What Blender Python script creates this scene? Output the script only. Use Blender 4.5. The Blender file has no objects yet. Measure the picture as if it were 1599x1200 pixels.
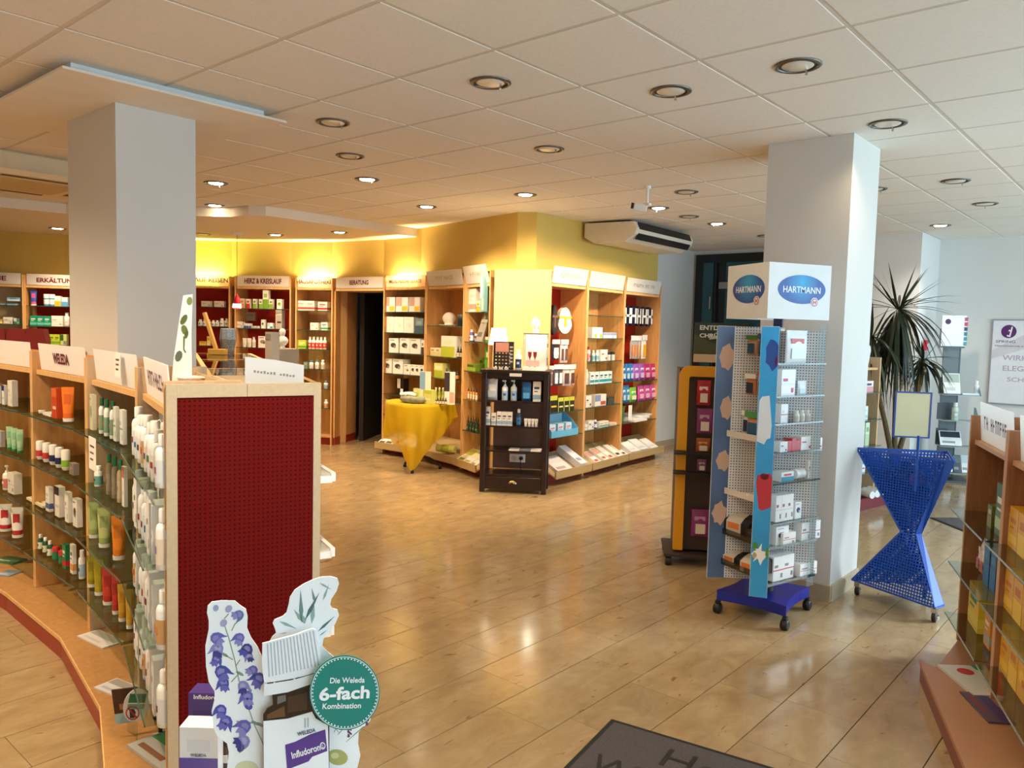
import bpy, math, random
from mathutils import Vector, Matrix, noise as mnoise
random.seed(7)
scene = bpy.context.scene
COL = scene.collection
# ------------------------------------------------------------------ camera, exposure, world, daylight
RX = (0.75527721, 0.65492758, 0.02502379)
RU = (-0.06492011, 0.03676533, 0.99721296)
RF = (-0.65218227, 0.75479677, -0.07028598)
FPX, EYE, CZ = 1221.91, 1.595, 2.776
cd = bpy.data.cameras.new('camera')
cam = bpy.data.objects.new('camera', cd); COL.objects.link(cam); scene.camera = cam
cd.sensor_width = 36.0; cd.lens = 36.0 * FPX / 1599.0; cd.clip_start = .02; cd.clip_end = 80
cam.matrix_world = Matrix(((RX[0], RU[0], -RF[0], 0), (RX[1], RU[1], -RF[1], 0), (RX[2], RU[2], -RF[2], EYE), (0, 0, 0, 1)))
vs = scene.view_settings
scene.display_settings.display_device = 'sRGB'
vs.view_transform = 'Standard'; vs.look = 'None'; vs.gamma = 1; vs.exposure = 0.0; vs.use_curve_mapping = False
scene.cycles.use_denoising = True
scene.cycles.max_bounces = 8; scene.cycles.diffuse_bounces = 5; scene.cycles.glossy_bounces = 4
scene.cycles.transparent_max_bounces = 24; scene.cycles.transmission_bounces = 6
scene.cycles.caustics_reflective = False; scene.cycles.caustics_refractive = False
scene.cycles.sample_clamp_indirect = 6.0
world = bpy.data.worlds.new('overcast_sky'); scene.world = world; world.use_nodes = True
world.node_tree.nodes['Background'].inputs[0].default_value = (.72, .87, 1, 1)
world.node_tree.nodes['Background'].inputs[1].default_value = 2.2

DAY = (.66, .85, 1.0)
WARM = (1.0, .77, .50)
def light(name, kind, loc, energy, color, parent=None, **kw):
    l = bpy.data.lights.new(name, kind); l.energy = energy; l.color = color
    for k, v in kw.items():
        if k != 'aim': setattr(l, k, v)
    o = bpy.data.objects.new(name, l); COL.objects.link(o); o.location = loc
    aim = kw.get('aim')
    if aim: o.rotation_euler = Vector(aim).to_track_quat('-Z', 'Y').to_euler()
    if parent: o.parent = parent
    return o
WINDOWS_RIGHT = [(-.8, 1.2), (1.6, 3.6), (4.0, 6.1), (6.2, 8.3), (8.4, 10.3)]
WX = 1.7
for y0, y1 in WINDOWS_RIGHT:      # daylight through the shop windows on the right-hand side
    light('daylight', 'AREA', (WX + .35, (y0 + y1) / 2, 1.35), (38, 32, 72, 80, 100)[WINDOWS_RIGHT.index((y0, y1))] * (y1 - y0) / 2, DAY, shape='RECTANGLE', size=2.4, size_y=y1 - y0, aim=(-1, 0, -.12))
light('daylight', 'AREA', (-2.4, -2.5, 1.5), 45, DAY, shape='RECTANGLE', size=5.0, size_y=2.2, aim=(0, 1, -.05))  # added light behind the camera; no window stands in that wall

sun = light('hazy_sun', 'SUN', (6, 12, 6), 6.5, (.93, .96, 1.0), angle=math.radians(16), aim=(-.66, -.62, -.46))

# ------------------------------------------------------------------ photo measuring: pixel -> point at its own place in the room
def ray(px, py):
    a, b = (px - 799.5) / FPX, -(py - 599.5) / FPX
    return Vector([RX[i] * a + RU[i] * b + RF[i] for i in range(3)])
def at(px, py, z=0.0):
    r = ray(px, py); t = (z - EYE) / r.z
    return Vector((r.x * t, r.y * t, z))
def D(px, d, z=0.0):
    r = ray(px, 511.5 + (px - 727) * .0249); n = math.hypot(RF[0], RF[1])
    t = d / ((r.x * RF[0] + r.y * RF[1]) / n)
    return Vector((r.x * t, r.y * t, z))
def onp(px, py, p, n):            # on the upright plane through p with normal n
    r = ray(px, py); t = (p[0] * n[0] + p[1] * n[1]) / (r.x * n[0] + r.y * n[1])
    return Vector((r.x * t, r.y * t, EYE + r.z * t))

# ------------------------------------------------------------------ materials
def lin(h):
    h = h.lstrip('#')
    if len(h) == 3: h = ''.join(c * 2 for c in h)
    out = []
    for i in (0, 2, 4):
        c = int(h[i:i + 2], 16) / 255
        out.append(c / 12.92 if c <= .04045 else ((c + .055) / 1.055) ** 2.4)
    return (*out, 1)
MATS = {}
def nt_new(name):
    m = bpy.data.materials.new(name); m.use_nodes = True
    nt = m.node_tree; return m, nt, nt.nodes['Principled BSDF']
def noisy(nt, colour_out, scale, amount, detail=3, stretch=None):
    tc = nt.nodes.new('ShaderNodeTexCoord'); nz = nt.nodes.new('ShaderNodeTexNoise')
    nz.inputs['Scale'].default_value = scale; nz.inputs['Detail'].default_value = detail
    src = tc.outputs['Object']
    if stretch:
        mp = nt.nodes.new('ShaderNodeMapping'); mp.inputs['Scale'].default_value = stretch
        nt.links.new(src, mp.inputs[0]); src = mp.outputs[0]
    nt.links.new(src, nz.inputs['Vector'])
    mr = nt.nodes.new('ShaderNodeMapRange'); mr.inputs['From Min'].default_value = .3; mr.inputs['From Max'].default_value = .7
    mr.inputs['To Min'].default_value = 1 - amount; mr.inputs['To Max'].default_value = 1 + amount
    nt.links.new(nz.outputs[0], mr.inputs[0])
    hs = nt.nodes.new('ShaderNodeHueSaturation'); nt.links.new(mr.outputs[0], hs.inputs['Value'])
    if isinstance(colour_out, tuple): hs.inputs['Color'].default_value = colour_out
    else: nt.links.new(colour_out, hs.inputs['Color'])
    return hs.outputs[0], nz.outputs[0]
def C(h, rough=.5, metal=0.0, amount=.03, scale=9.0, bump=0.0, name=None):
    key = (h, rough, metal, amount, scale, bump)
    if key in MATS: return MATS[key]
    m, nt, b = nt_new(name or 'colour_' + h.lstrip('#'))
    o, f = noisy(nt, lin(h), scale, amount)
    nt.links.new(o, b.inputs['Base Color']); b.inputs['Roughness'].default_value = rough; b.inputs['Metallic'].default_value = metal
    if bump:
        bp = nt.nodes.new('ShaderNodeBump'); bp.inputs['Strength'].default_value = bump; bp.inputs['Distance'].default_value = .01
        nt.links.new(f, bp.inputs['Height']); nt.links.new(bp.outputs[0], b.inputs['Normal'])
    MATS[key] = m; return m
def wood(name, h, h2, rough=.38, stretch=(3, 3, .35), scale=14):
    m, nt, b = nt_new(name)
    tc = nt.nodes.new('ShaderNodeTexCoord'); mp = nt.nodes.new('ShaderNodeMapping'); mp.inputs['Scale'].default_value = stretch
    nt.links.new(tc.outputs['Object'], mp.inputs[0])
    nz = nt.nodes.new('ShaderNodeTexNoise'); nz.inputs['Scale'].default_value = scale; nz.inputs['Detail'].default_value = 6; nz.inputs['Distortion'].default_value = .6
    nt.links.new(mp.outputs[0], nz.inputs['Vector'])
    cr = nt.nodes.new('ShaderNodeValToRGB'); cr.color_ramp.elements[0].position = .35; cr.color_ramp.elements[1].position = .68
    cr.color_ramp.elements[0].color = lin(h); cr.color_ramp.elements[1].color = lin(h2)
    nt.links.new(nz.outputs[0], cr.inputs[0]); nt.links.new(cr.outputs[0], b.inputs['Base Color'])
    b.inputs['Roughness'].default_value = rough
    return m
def emis(name, col, strength, base='fff'):
    m, nt, b = nt_new(name)
    b.inputs['Base Color'].default_value = lin(base)
    b.inputs['Emission Color'].default_value = (*col, 1); b.inputs['Emission Strength'].default_value = strength
    return m
def clear(name, tint, gloss=.12, rough=.03, milky=0.0, milk='ffffff', ior=1.3):
    m, nt, b = nt_new(name); nt.nodes.remove(b); out = nt.nodes['Material Output']
    tr = nt.nodes.new('ShaderNodeBsdfTransparent'); tr.inputs[0].default_value = lin(tint)
    gl = nt.nodes.new('ShaderNodeBsdfGlossy'); gl.inputs['Roughness'].default_value = rough
    fr = nt.nodes.new('ShaderNodeFresnel'); fr.inputs[0].default_value = ior
    ad = nt.nodes.new('ShaderNodeMath'); ad.operation = 'ADD'; ad.inputs[1].default_value = gloss * .3; ad.use_clamp = True
    nt.links.new(fr.outputs[0], ad.inputs[0]); ge = nt.nodes.new('ShaderNodeNewGeometry'); iv = nt.nodes.new('ShaderNodeMath'); iv.operation = 'SUBTRACT'; iv.inputs[0].default_value = 1; nt.links.new(ge.outputs['Backfacing'], iv.inputs[1])
    mu = nt.nodes.new('ShaderNodeMath'); mu.operation = 'MULTIPLY'; nt.links.new(ad.outputs[0], mu.inputs[0]); nt.links.new(iv.outputs[0], mu.inputs[1]); ad = mu
    mx = nt.nodes.new('ShaderNodeMixShader'); nt.links.new(ad.outputs[0], mx.inputs[0]); nt.links.new(tr.outputs[0], mx.inputs[1]); nt.links.new(gl.outputs[0], mx.inputs[2])
    last = mx.outputs[0]
    if milky:
        df = nt.nodes.new('ShaderNodeBsdfDiffuse'); df.inputs[0].default_value = lin(milk)
        tl = nt.nodes.new('ShaderNodeBsdfTranslucent'); tl.inputs[0].default_value = lin(milk)
        m1 = nt.nodes.new('ShaderNodeMixShader'); m1.inputs[0].default_value = .45; nt.links.new(df.outputs[0], m1.inputs[1]); nt.links.new(tl.outputs[0], m1.inputs[2])
        m2 = nt.nodes.new('ShaderNodeMixShader'); m2.inputs[0].default_value = milky; nt.links.new(last, m2.inputs[1]); nt.links.new(m1.outputs[0], m2.inputs[2]); last = m2.outputs[0]
    nt.links.new(last, out.inputs[0]); return m
def peg(name, h, hole, pitch, r=.22, through=False, rough=.5, metal=0):
    m, nt, b = nt_new(name); out = nt.nodes['Material Output']
    tc = nt.nodes.new('ShaderNodeTexCoord')
    def vm(op, a, vec=None):
        n = nt.nodes.new('ShaderNodeVectorMath'); n.operation = op; nt.links.new(a, n.inputs[0])
        if vec: n.inputs[1].default_value = vec
        return n
    a = vm('MULTIPLY', tc.outputs['Object'], (1 / pitch, 0, 1 / pitch)); f = vm('FRACTION', a.outputs[0]); s = vm('SUBTRACT', f.outputs[0], (.5, 0, .5)); l = vm('LENGTH', s.outputs[0])
    lt = nt.nodes.new('ShaderNodeMath'); lt.operation = 'LESS_THAN'; lt.inputs[1].default_value = r; nt.links.new(l.outputs['Value'], lt.inputs[0])
    b.inputs['Roughness'].default_value = rough; b.inputs['Metallic'].default_value = metal; b.inputs['Specular IOR Level'].default_value = .12
    o, _ = noisy(nt, lin(h), 6, .04)
    if through:
        nt.links.new(o, b.inputs['Base Color'])
        tr = nt.nodes.new('ShaderNodeBsdfTransparent'); mx = nt.nodes.new('ShaderNodeMixShader')
        nt.links.new(lt.outputs[0], mx.inputs[0]); nt.links.new(b.outputs[0], mx.inputs[1]); nt.links.new(tr.outputs[0], mx.inputs[2]); nt.links.new(mx.outputs[0], out.inputs[0])
    else:
        mc = nt.nodes.new('ShaderNodeMix'); mc.data_type = 'RGBA'; nt.links.new(lt.outputs[0], mc.inputs[0]); nt.links.new(o, mc.inputs[6]); mc.inputs[7].default_value = lin(hole)
        nt.links.new(mc.outputs[2], b.inputs['Base Color'])
    return m
BEECH = wood('beech_veneer', 'd9a468', 'cb9355')
BEECHD = wood('beech_edge', 'e8bd84', 'dba96c')
BEECHN = wood('beech_veneer_daylit', 'c9ae8c', 'bb9f7c')  # greyer copy of the beech, cool daylight put into the colour
DARKW = wood('dark_stained_wood', '2b1712', '1f100d', .3)
LINO = C('cdbfa6', .5, amount=.05, scale=60, name='light_laminate_edge')
REDPEG = peg('red_perforated_board', '600604', '2c0101', .0146, .2, rough=.75)
REDBACK = peg('red_back_board', 'a82818', '7a1812', .03, .12)
REDKICK = C('9a2a1c', .35, name='red_skirting')
GLASSG = clear('green_tinted_glass', 'e4ece5', .35)
GLASSE = C('35544a', .15, name='glass_edge')
CLEARP = clear('clear_acrylic', 'f2f7f7', .2)
MILK = clear('milky_acrylic', 'ffffff', .1, .2, .86)
MILKW = clear('white_acrylic', 'ffffff', .1, .2, .93, 'fffaf0')
WHITE = C('f2f1ee', .45); CHROME = C('c9c6c0', .22, 1.0, .02); BLACK = C('141414', .5); PAPER = C('ece8e2', .6)
WALLW = C('dcdcda', .85, amount=.015, scale=2, bump=.05, name='white_wall_paint')
COLW = C('d6d3ce', .8, amount=.015, scale=2, name='column_paint')
YELLOW = C('d3b45c', .8, amount=.03, scale=1.2, bump=.05, name='yellow_wall_paint')
CEILT = C('e6e0d6', .9, amount=.025, scale=55, bump=.12, name='mineral_ceiling_tile')
SOFF = C('e6dccb', .85, amount=.01, name='plaster_soffit')
BASEB = C('b3a58c', .4, amount=.06, scale=8, name='stone_skirting')
PRINT = C('6d1426', .5, name='dark_red_print')

# ------------------------------------------------------------------ mesh building
class MB:
    def __init__(s): s.v = []; s.f = []; s.m = []; s.sm = []; s.mats = []
    def mi(s, m):
        if m not in s.mats: s.mats.append(m)
        return s.mats.index(m)
    def add(s, vs_, fs, m, smooth=False):
        o = len(s.v); i = s.mi(m); s.v += [tuple(v) for v in vs_]
        for f in fs: s.f.append(tuple(o + k for k in f)); s.m.append(i); s.sm.append(smooth)
        return s
    def box(s, x0, x1, y0, y1, z0, z1, m, ch=0.0):
        if ch:
            return s.cbox(x0, x1, y0, y1, z0, z1, m, ch)
        return s.add([(x, y, z) for z in (z0, z1) for y in (y0, y1) for x in (x0, x1)],
                     [(0, 2, 3, 1), (4, 5, 7, 6), (0, 1, 5, 4), (1, 3, 7, 5), (3, 2, 6, 7), (2, 0, 4, 6)], m)
    def cbox(s, x0, x1, y0, y1, z0, z1, m, c):   # box with eased upright and top edges
        def ring(z, i): return [(x0 + i + c, y0 + i, z), (x1 - i - c, y0 + i, z), (x1 - i, y0 + i + c, z), (x1 - i, y1 - i - c, z), (x1 - i - c, y1 - i, z), (x0 + i + c, y1 - i, z), (x0 + i, y1 - i - c, z), (x0 + i, y0 + i + c, z)]
        return s.loft([ring(z0, c * .6), ring(z0 + c * .6, 0), ring(z1 - c * .6, 0), ring(z1, c * .6)], m, cap=True)
    def loft(s, rings, m, cap=True, smooth=False, closed=True):
        n = len(rings[0]); V = [p for r in rings for p in r]; F = []
        for j in range(len(rings) - 1):
            for i in range(n if closed else n - 1):
                a, b = j * n + i, j * n + (i + 1) % n
                F.append((a, b, b + n, a + n))
        s.add(V, F, m, smooth)
        if cap and closed:
            s.add(rings[0], [tuple(range(n - 1, -1, -1))], m); s.add(rings[-1], [tuple(range(n))], m)
        return s
    def lathe(s, prof, m, n=16, cx=0, cy=0, sx=1, sy=1, cap=True, smooth=True):
        return s.loft([[(cx + r * sx * math.cos(2 * math.pi * i / n), cy + r * sy * math.sin(2 * math.pi * i / n), z) for i in range(n)] for r, z in prof], m, cap, smooth)
    def tube(s, pts, r, m, n=8, smooth=True):
        pts = [Vector(p) for p in pts]; rings = []
        for i, p in enumerate(pts):
            t = (pts[min(i + 1, len(pts) - 1)] - pts[max(i - 1, 0)]).normalized()
            u = t.cross(Vector((0, 0, 1)) if abs(t.z) < .9 else Vector((1, 0, 0))).normalized(); w = t.cross(u)
            rr = r[i] if isinstance(r, (list, tuple)) else r
            rings.append([p + (u * math.cos(a) + w * math.sin(a)) * rr for a in [-2 * math.pi * k / n for k in range(n)]])
        return s.loft(rings, m, True, smooth)
    def prism(s, poly, f, c0, c1, m):   # poly in (a,b); f(a,b,c)->xyz; extruded c0..c1
        n = len(poly)
        V = [f(a, b, c0) for a, b in poly] + [f(a, b, c1) for a, b in poly]
        s.add(V, [tuple(range(n)), tuple(range(2 * n - 1, n - 1, -1))] + [(i, i + n, (i + 1) % n + n, (i + 1) % n) for i in range(n)], m); return s
    def bar(s, a, b, w, h, m):   # rectangular bar from a to b (centre line), w sideways, h up
        a, b = Vector(a), Vector(b); t = (b - a).normalized()
        u = t.cross(Vector((0, 0, 1)) if abs(t.z) < .95 else Vector((0, 1, 0))).normalized() * w / 2; k = u.cross(t).normalized() * h / 2
        R = [[p - u - k, p + u - k, p + u + k, p - u + k] for p in (a, b)]
        return s.loft(R, m)
    def mesh(s, name):
        me = bpy.data.meshes.new(name); me.from_pydata(s.v, [], s.f)
        for m in s.mats: me.materials.append(m)
        me.polygons.foreach_set('material_index', s.m); me.polygons.foreach_set('use_smooth', s.sm); me.update(); return me
    def build(s, name, parent=None, loc=None, rz=None, smooth_angle=None):
        return put(name, s.mesh(name), parent, loc, rz)
def put(name, me, parent=None, loc=None, rz=None):
    o = bpy.data.objects.new(name, me); COL.objects.link(o)
    if parent: o.parent = parent
    if loc is not None: o.location = loc
    if rz is not None: o.rotation_euler = (0, 0, rz)
    return o
def tag(o, label=None, cat=None, group=None, kind=None):
    if label: o['label'] = label
    if cat: o['category'] = cat
    if group: o['group'] = group
    if kind: o['kind'] = kind
    return o
def thing(name, label, cat, loc=(0, 0, 0), rz=0, group=None):
    o = bpy.data.objects.new(name, None); COL.objects.link(o); o.location = loc; o.rotation_euler = (0, 0, rz); o.empty_display_size = .05
    return tag(o, label, cat, group)
TXT = {}
def text_mesh(s, m, bold=.0):
    k = (s, m.name, bold)
    if k in TXT: return TXT[k]
    cu = bpy.data.curves.new('lettering', 'FONT'); cu.body = s; cu.size = 1; cu.extrude = .004; cu.offset = bold; cu.align_x = 'CENTER'; cu.align_y = 'CENTER'; cu.resolution_u = 3
    o = bpy.data.objects.new('lettering', cu); COL.objects.link(o)
    me = bpy.data.meshes.new_from_object(o.evaluated_get(bpy.context.evaluated_depsgraph_get()))
    bpy.data.objects.remove(o); bpy.data.curves.remove(cu); me.materials.clear(); me.materials.append(m)
    xs = [v.co.x for v in me.vertices]; ys = [v.co.y for v in me.vertices]
    c = ((min(xs) + max(xs)) / 2, (min(ys) + max(ys)) / 2)
    for v in me.vertices: v.co.x -= c[0]; v.co.y -= c[1]
    TXT[k] = (me, max(xs) - min(xs), max(ys) - min(ys)); return TXT[k]
def lettering(s, m, parent, origin, right, up, w=None, h=None, bold=.015, skew=0):
    me, tw, th = text_mesh(s, m, bold)
    sx = (w / tw) if w else h / th; sy = (h / th) if h else w / tw
    r = Vector(right).normalized(); u = Vector(up).normalized(); n = r.cross(u)
    o = bpy.data.objects.new('lettering', me); COL.objects.link(o)
    if parent: o.parent = parent
    u2 = u + r * skew
    o.matrix_local = Matrix(((r.x * sx, u2.x * sy, n.x * .1, origin[0]), (r.y * sx, u2.y * sy, n.y * .1, origin[1]), (r.z * sx, u2.z * sy, n.z * .1, origin[2]), (0, 0, 0, 1)))
    return o
# a flat sheet of card, outline and print given as photo points, standing in its own upright plane
class Sheet:
    def __init__(s, px, d, turn=0.0, base=0.0):
        s.o = D(px, d); a = math.atan2(s.o.x, s.o.y); a += turn
        s.n = Vector((-math.sin(a), -math.cos(a), 0)); s.r = Vector((math.cos(a), -math.sin(a), 0)); s.base = base
    def uv(s, px, py):
        P = onp(px, py, s.o, s.n) - s.o; return (P.dot(s.r), P.z)
    def f(s, a, b, c): # local = world - o
        return tuple(s.r * a + s.n * c + Vector((0, 0, b)))
    def poly(s, mb, pts, m, c0, c1): return mb.prism([s.uv(*p) for p in pts], s.f, c1, c0, m) if True else None
def ell(cx, cy, rx, ry, n=20, rot=0):
    return [(cx + rx * math.cos(t) * math.cos(rot) - ry * math.sin(t) * math.sin(rot), cy + rx * math.cos(t) * math.sin(rot) + ry * math.sin(t) * math.cos(rot)) for t in [2 * math.pi * i / n for i in range(n)]]
# ------------------------------------------------------------------ the room
def struct(name, mb, parent=None): return tag(mb.build(name, parent), kind='structure') if parent is None else mb.build(name, parent)
def in_view(p, m=60):
    v = Vector(p) - Vector((0, 0, EYE)); z = v.dot(Vector(RF))
    if z < .3: return None
    x = 799.5 + FPX * v.dot(Vector(RX)) / z; y = 599.5 - FPX * v.dot(Vector(RU)) / z
    return z if -m < x < 1599 + m and -m < y < 1200 + m else None
# floor: polished stone slabs in rows
m, nt, b = nt_new('polished_travertine'); STONE = m
tc = nt.nodes.new('ShaderNodeTexCoord'); oi = nt.nodes.new('ShaderNodeObjectInfo')
cb = nt.nodes.new('ShaderNodeVectorMath'); cb.operation = 'MULTIPLY_ADD'; cb.inputs[1].default_value = (40, 40, 40)
nt.links.new(oi.outputs['Random'], cb.inputs[0]); nt.links.new(tc.outputs['Object'], cb.inputs[2])
mp = nt.nodes.new('ShaderNodeMapping'); mp.inputs['Scale'].default_value = (2.2, 1.1, 1); nt.links.new(cb.outputs[0], mp.inputs[0])
n1 = nt.nodes.new('ShaderNodeTexNoise'); n1.inputs['Scale'].default_value = 5; n1.inputs['Detail'].default_value = 8; n1.inputs['Roughness'].default_value = .62; n1.inputs['Distortion'].default_value = .5
nt.links.new(mp.outputs[0], n1.inputs['Vector'])
cr = nt.nodes.new('ShaderNodeValToRGB'); e = cr.color_ramp.elements; e[0].position = .28; e[0].color = lin('937a5a'); e[1].position = .75; e[1].color = lin('af9975')
e2 = cr.color_ramp.elements.new(.5); e2.color = lin('a28965'); nt.links.new(n1.outputs[0], cr.inputs[0])
n2 = nt.nodes.new('ShaderNodeTexNoise'); n2.inputs['Scale'].default_value = 16; n2.inputs['Detail'].default_value = 4; n2.inputs['Distortion'].default_value = .8
mp2 = nt.nodes.new('ShaderNodeMapping'); mp2.inputs['Scale'].default_value = (1.6, .55, 1); nt.links.new(cb.outputs[0], mp2.inputs[0]); nt.links.new(mp2.outputs[0], n2.inputs['Vector'])
c2 = nt.nodes.new('ShaderNodeValToRGB'); c2.color_ramp.elements[0].position = .665; c2.color_ramp.elements[0].color = (0, 0, 0, 1); c2.color_ramp.elements[1].position = .73; c2.color_ramp.elements[1].color = (.75, .75, .75, 1)
nt.links.new(n2.outputs[0], c2.inputs[0])
mx = nt.nodes.new('ShaderNodeMix'); mx.data_type = 'RGBA'; nt.links.new(c2.outputs[0], mx.inputs[0]); nt.links.new(cr.outputs[0], mx.inputs[6]); mx.inputs[7].default_value = lin('6e4c30')
hs = nt.nodes.new('ShaderNodeHueSaturation'); mr = nt.nodes.new('ShaderNodeMapRange'); mr.inputs['To Min'].default_value = .95; mr.inputs['To Max'].default_value = 1.04
nt.links.new(oi.outputs['Random'], mr.inputs[0]); nt.links.new(mr.outputs[0], hs.inputs['Value']); nt.links.new(mx.outputs[2], hs.inputs['Color']); nt.links.new(hs.outputs[0], b.inputs['Base Color'])
b.inputs['Roughness'].default_value = .14; b.inputs['Specular IOR Level'].default_value = .5
floor = struct('floor', MB().box(-14.2, WX, -2.2, 11.2, -.2, -.004, C('4a3826', .8, name='floor_grout')))
slabs = []; rnd = random.Random(3)
FIX = {0: [2.88, 3.33, 4.1], 2: [2.54, 3.0, 3.9], 3: [2.40, 3.1], 4: [1.90, 2.62, 3.35], 5: [2.785, 3.5]}
k = -9
while -.95 - .295 * k > -14.2 or k < 0:
    x1 = -.9475 - .295 * k; x0 = x1 - .295
    ys = list(FIX.get(k, [2.2 + rnd.random() * .6]))
    while ys[-1] < 11.2: ys.append(round(ys[-1] + rnd.choice((.45, .6, .6, .75, .9)), 3))
    while ys[0] > -2.2: ys.insert(0, round(ys[0] - rnd.choice((.45, .6, .6, .75, .9)), 3))
    for a, c in zip(ys, ys[1:]):
        if x0 > -14.2 and x1 < WX + .1: slabs.append((x0, a, round(c - a, 3)))
    k += 1
def slab_mb(mb, x, y, L):
    g = .0012; w = .295; q = .0005
    return mb.add([(x + g, y + q, -.0045), (x + w - g, y + q, -.0045), (x + w - g, y + L - q, -.0045), (x + g, y + L - q, -.0045),
                   (x + 2 * g, y + 2 * q, 0), (x + w - 2 * g, y + 2 * q, 0), (x + w - 2 * g, y + L - 2 * q, 0), (x + 2 * g, y + L - 2 * q, 0)],
                  [(4, 5, 6, 7), (0, 1, 5, 4), (1, 2, 6, 5), (2, 3, 7, 6), (3, 0, 4, 7)], STONE)
def depth_key(p): z = in_view(p); return z if z else 99 + abs(p[1])
slabs.sort(key=lambda q: depth_key((q[0] + .15, q[1] + q[2] / 2, 0)))
sm = {}
for x, y, L in slabs[:298]:
    if L not in sm: sm[L] = slab_mb(MB(), 0, 0, L).mesh('stone_slab')
    put('stone_slab', sm[L], floor, (x, y, 0))
mb = MB()
for x, y, L in slabs[298:]: slab_mb(mb, x, y, L)
tag(mb.build('stone_slab', floor), kind='stuff')
# ceiling: grid and lay-in tiles
ceil = struct('ceiling', MB().box(-14.2, WX, -2.2, 11.2, CZ + .0028, CZ + .15, C('d3cabc', .8, name='ceiling_grid')))
tiles = []
for i in range(-15, 11):
    for j in range(-6, 16):
        x, y = -4.814 + .625 * i, 1.263 + .625 * j
        if x > -14.3 and x + .6 < WX + .2 and y > -2.3 and y + .5 < 11.2: tiles.append((x, y))
tiles.sort(key=lambda q: depth_key((q[0] + .3, q[1] + .3, CZ)))
def tile_mb(mb, x, y):
    g = .011; s = .625; c = .0125
    return mb.add([(x + g, y + g, CZ + .0026), (x + s - g, y + g, CZ + .0026), (x + s - g, y + s - g, CZ + .0026), (x + g, y + s - g, CZ + .0026),
                   (x + c, y + c, CZ), (x + s - c, y + c, CZ), (x + s - c, y + s - c, CZ), (x + c, y + s - c, CZ)],
                  [(7, 6, 5, 4), (4, 5, 1, 0), (5, 6, 2, 1), (6, 7, 3, 2), (7, 4, 0, 3)], CEILT)
tm = tile_mb(MB(), 0, 0).mesh('ceiling_tile')
for x, y in tiles[:298]: put('ceiling_tile', tm, ceil, (x, y, 0))
mb = MB()
for x, y in tiles[298:]: tile_mb(mb, x, y)
tag(mb.build('ceiling_tile', ceil), kind='stuff')
# walls
def wallbox(name, x0, x1, y0, y1, m=WALLW, z0=0, z1=None): return struct(name, MB().box(x0, x1, y0, y1, z0, CZ + .01 if z1 is None else z1, m))
wallbox('wall_back', -5.55, -2.33, 10.35, 10.5)
wallbox('wall_back_right', -2.5, WX, 10.42, 10.6)
wr = wallbox('wall_pier', -3.1, -2.33, 9.6, 10.349)
wallbox('wall_white_side', -5.7, -5.5, 8.86, 10.5)
wallbox('wall_front', -14.2, WX, -2.2, -2.08)
wallbox('wall_left', -14.2, -14.08, -2.08, 11.1)
wallbox('wall_far', -14.08, -5.7, 10.98, 11.2)
# window wall: sill, mullions, panes
mb = MB(); mb.box(WX, WX + .2, -2.2, 10.6, 0, .12, WALLW); mb.box(WX, WX + .2, -2.2, 10.6, 2.6, CZ + .01, WALLW)
edges = [-2.2] + [v for w in WINDOWS_RIGHT for v in w] + [10.6]
for a, c in zip(edges[::2], edges[1::2]): mb.box(WX, WX + .2, a, c, .12, 2.6, WALLW)
struct('wall_right', mb)
for i, (a, c) in enumerate(WINDOWS_RIGHT):
    w = tag(MB().box(WX + .09, WX + .1, a + .05, c - .05, .17, 2.55, CLEARP).build('window_%d' % (i + 1)), kind='structure')
    f = C('3a3f44', .4, name='window_frame_grey')
    for q in ((a, a + .05, .12, 2.6), (c - .05, c, .12, 2.6), (a + .05, c - .05, .12, .17), (a + .05, c - .05, 2.55, 2.6)):
        MB().box(WX + .05, WX + .13, q[0], q[1], q[2], q[3], f).build('window_frame', w)
# skirtings
def skirt(name, a, c, n, h=.09):
    a = Vector((*a, 0)); c = Vector((*c, 0)); n = Vector((*n, 0)); off = n * .008 + Vector((0, 0, h / 2))
    struct(name, MB().bar(a + off, c + off, .014, h, BASEB))
skirt('baseboard_back', (-5.49, 10.35), (-3.1, 10.35), (0, -1)); skirt('baseboard_pier', (-3.1, 9.6), (-2.33, 9.6), (0, -1)); skirt('baseboard_pier_side', (-2.33, 9.6), (-2.33, 10.42), (1, 0))
skirt('baseboard_right', (-2.31, 10.42), (WX, 10.42), (0, -1)); skirt('baseboard_white', (-5.5, 8.9), (-5.5, 10.33), (1, 0))
# columns
struct('column_right', MB().box(-2.06, -1.55, 4.765, 5.27, 0, CZ, COLW))
mb = MB(); mb.box(-2.07, -1.54, 4.75, 4.764, 0, .1, BASEB); mb.box(-1.549, -1.535, 4.764, 5.27, 0, .1, BASEB)
struct('trim_1', mb)
struct('column_left', MB().box(-4.96, -4.31, 1.775, 2.21, 0, CZ - .05, COLW))
pl = struct('trim_2', MB().box(-5.33, -3.93, 1.39, 2.55, CZ - .056, CZ - .044, C('e8dfd0', .7, name='panel_white')))
MB().box(-5.2, -4.0, 1.45, 2.45, CZ - .044, CZ - .001, C('dfe3e4', .5, name='panel_edge')).build('panel_body', pl)
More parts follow.
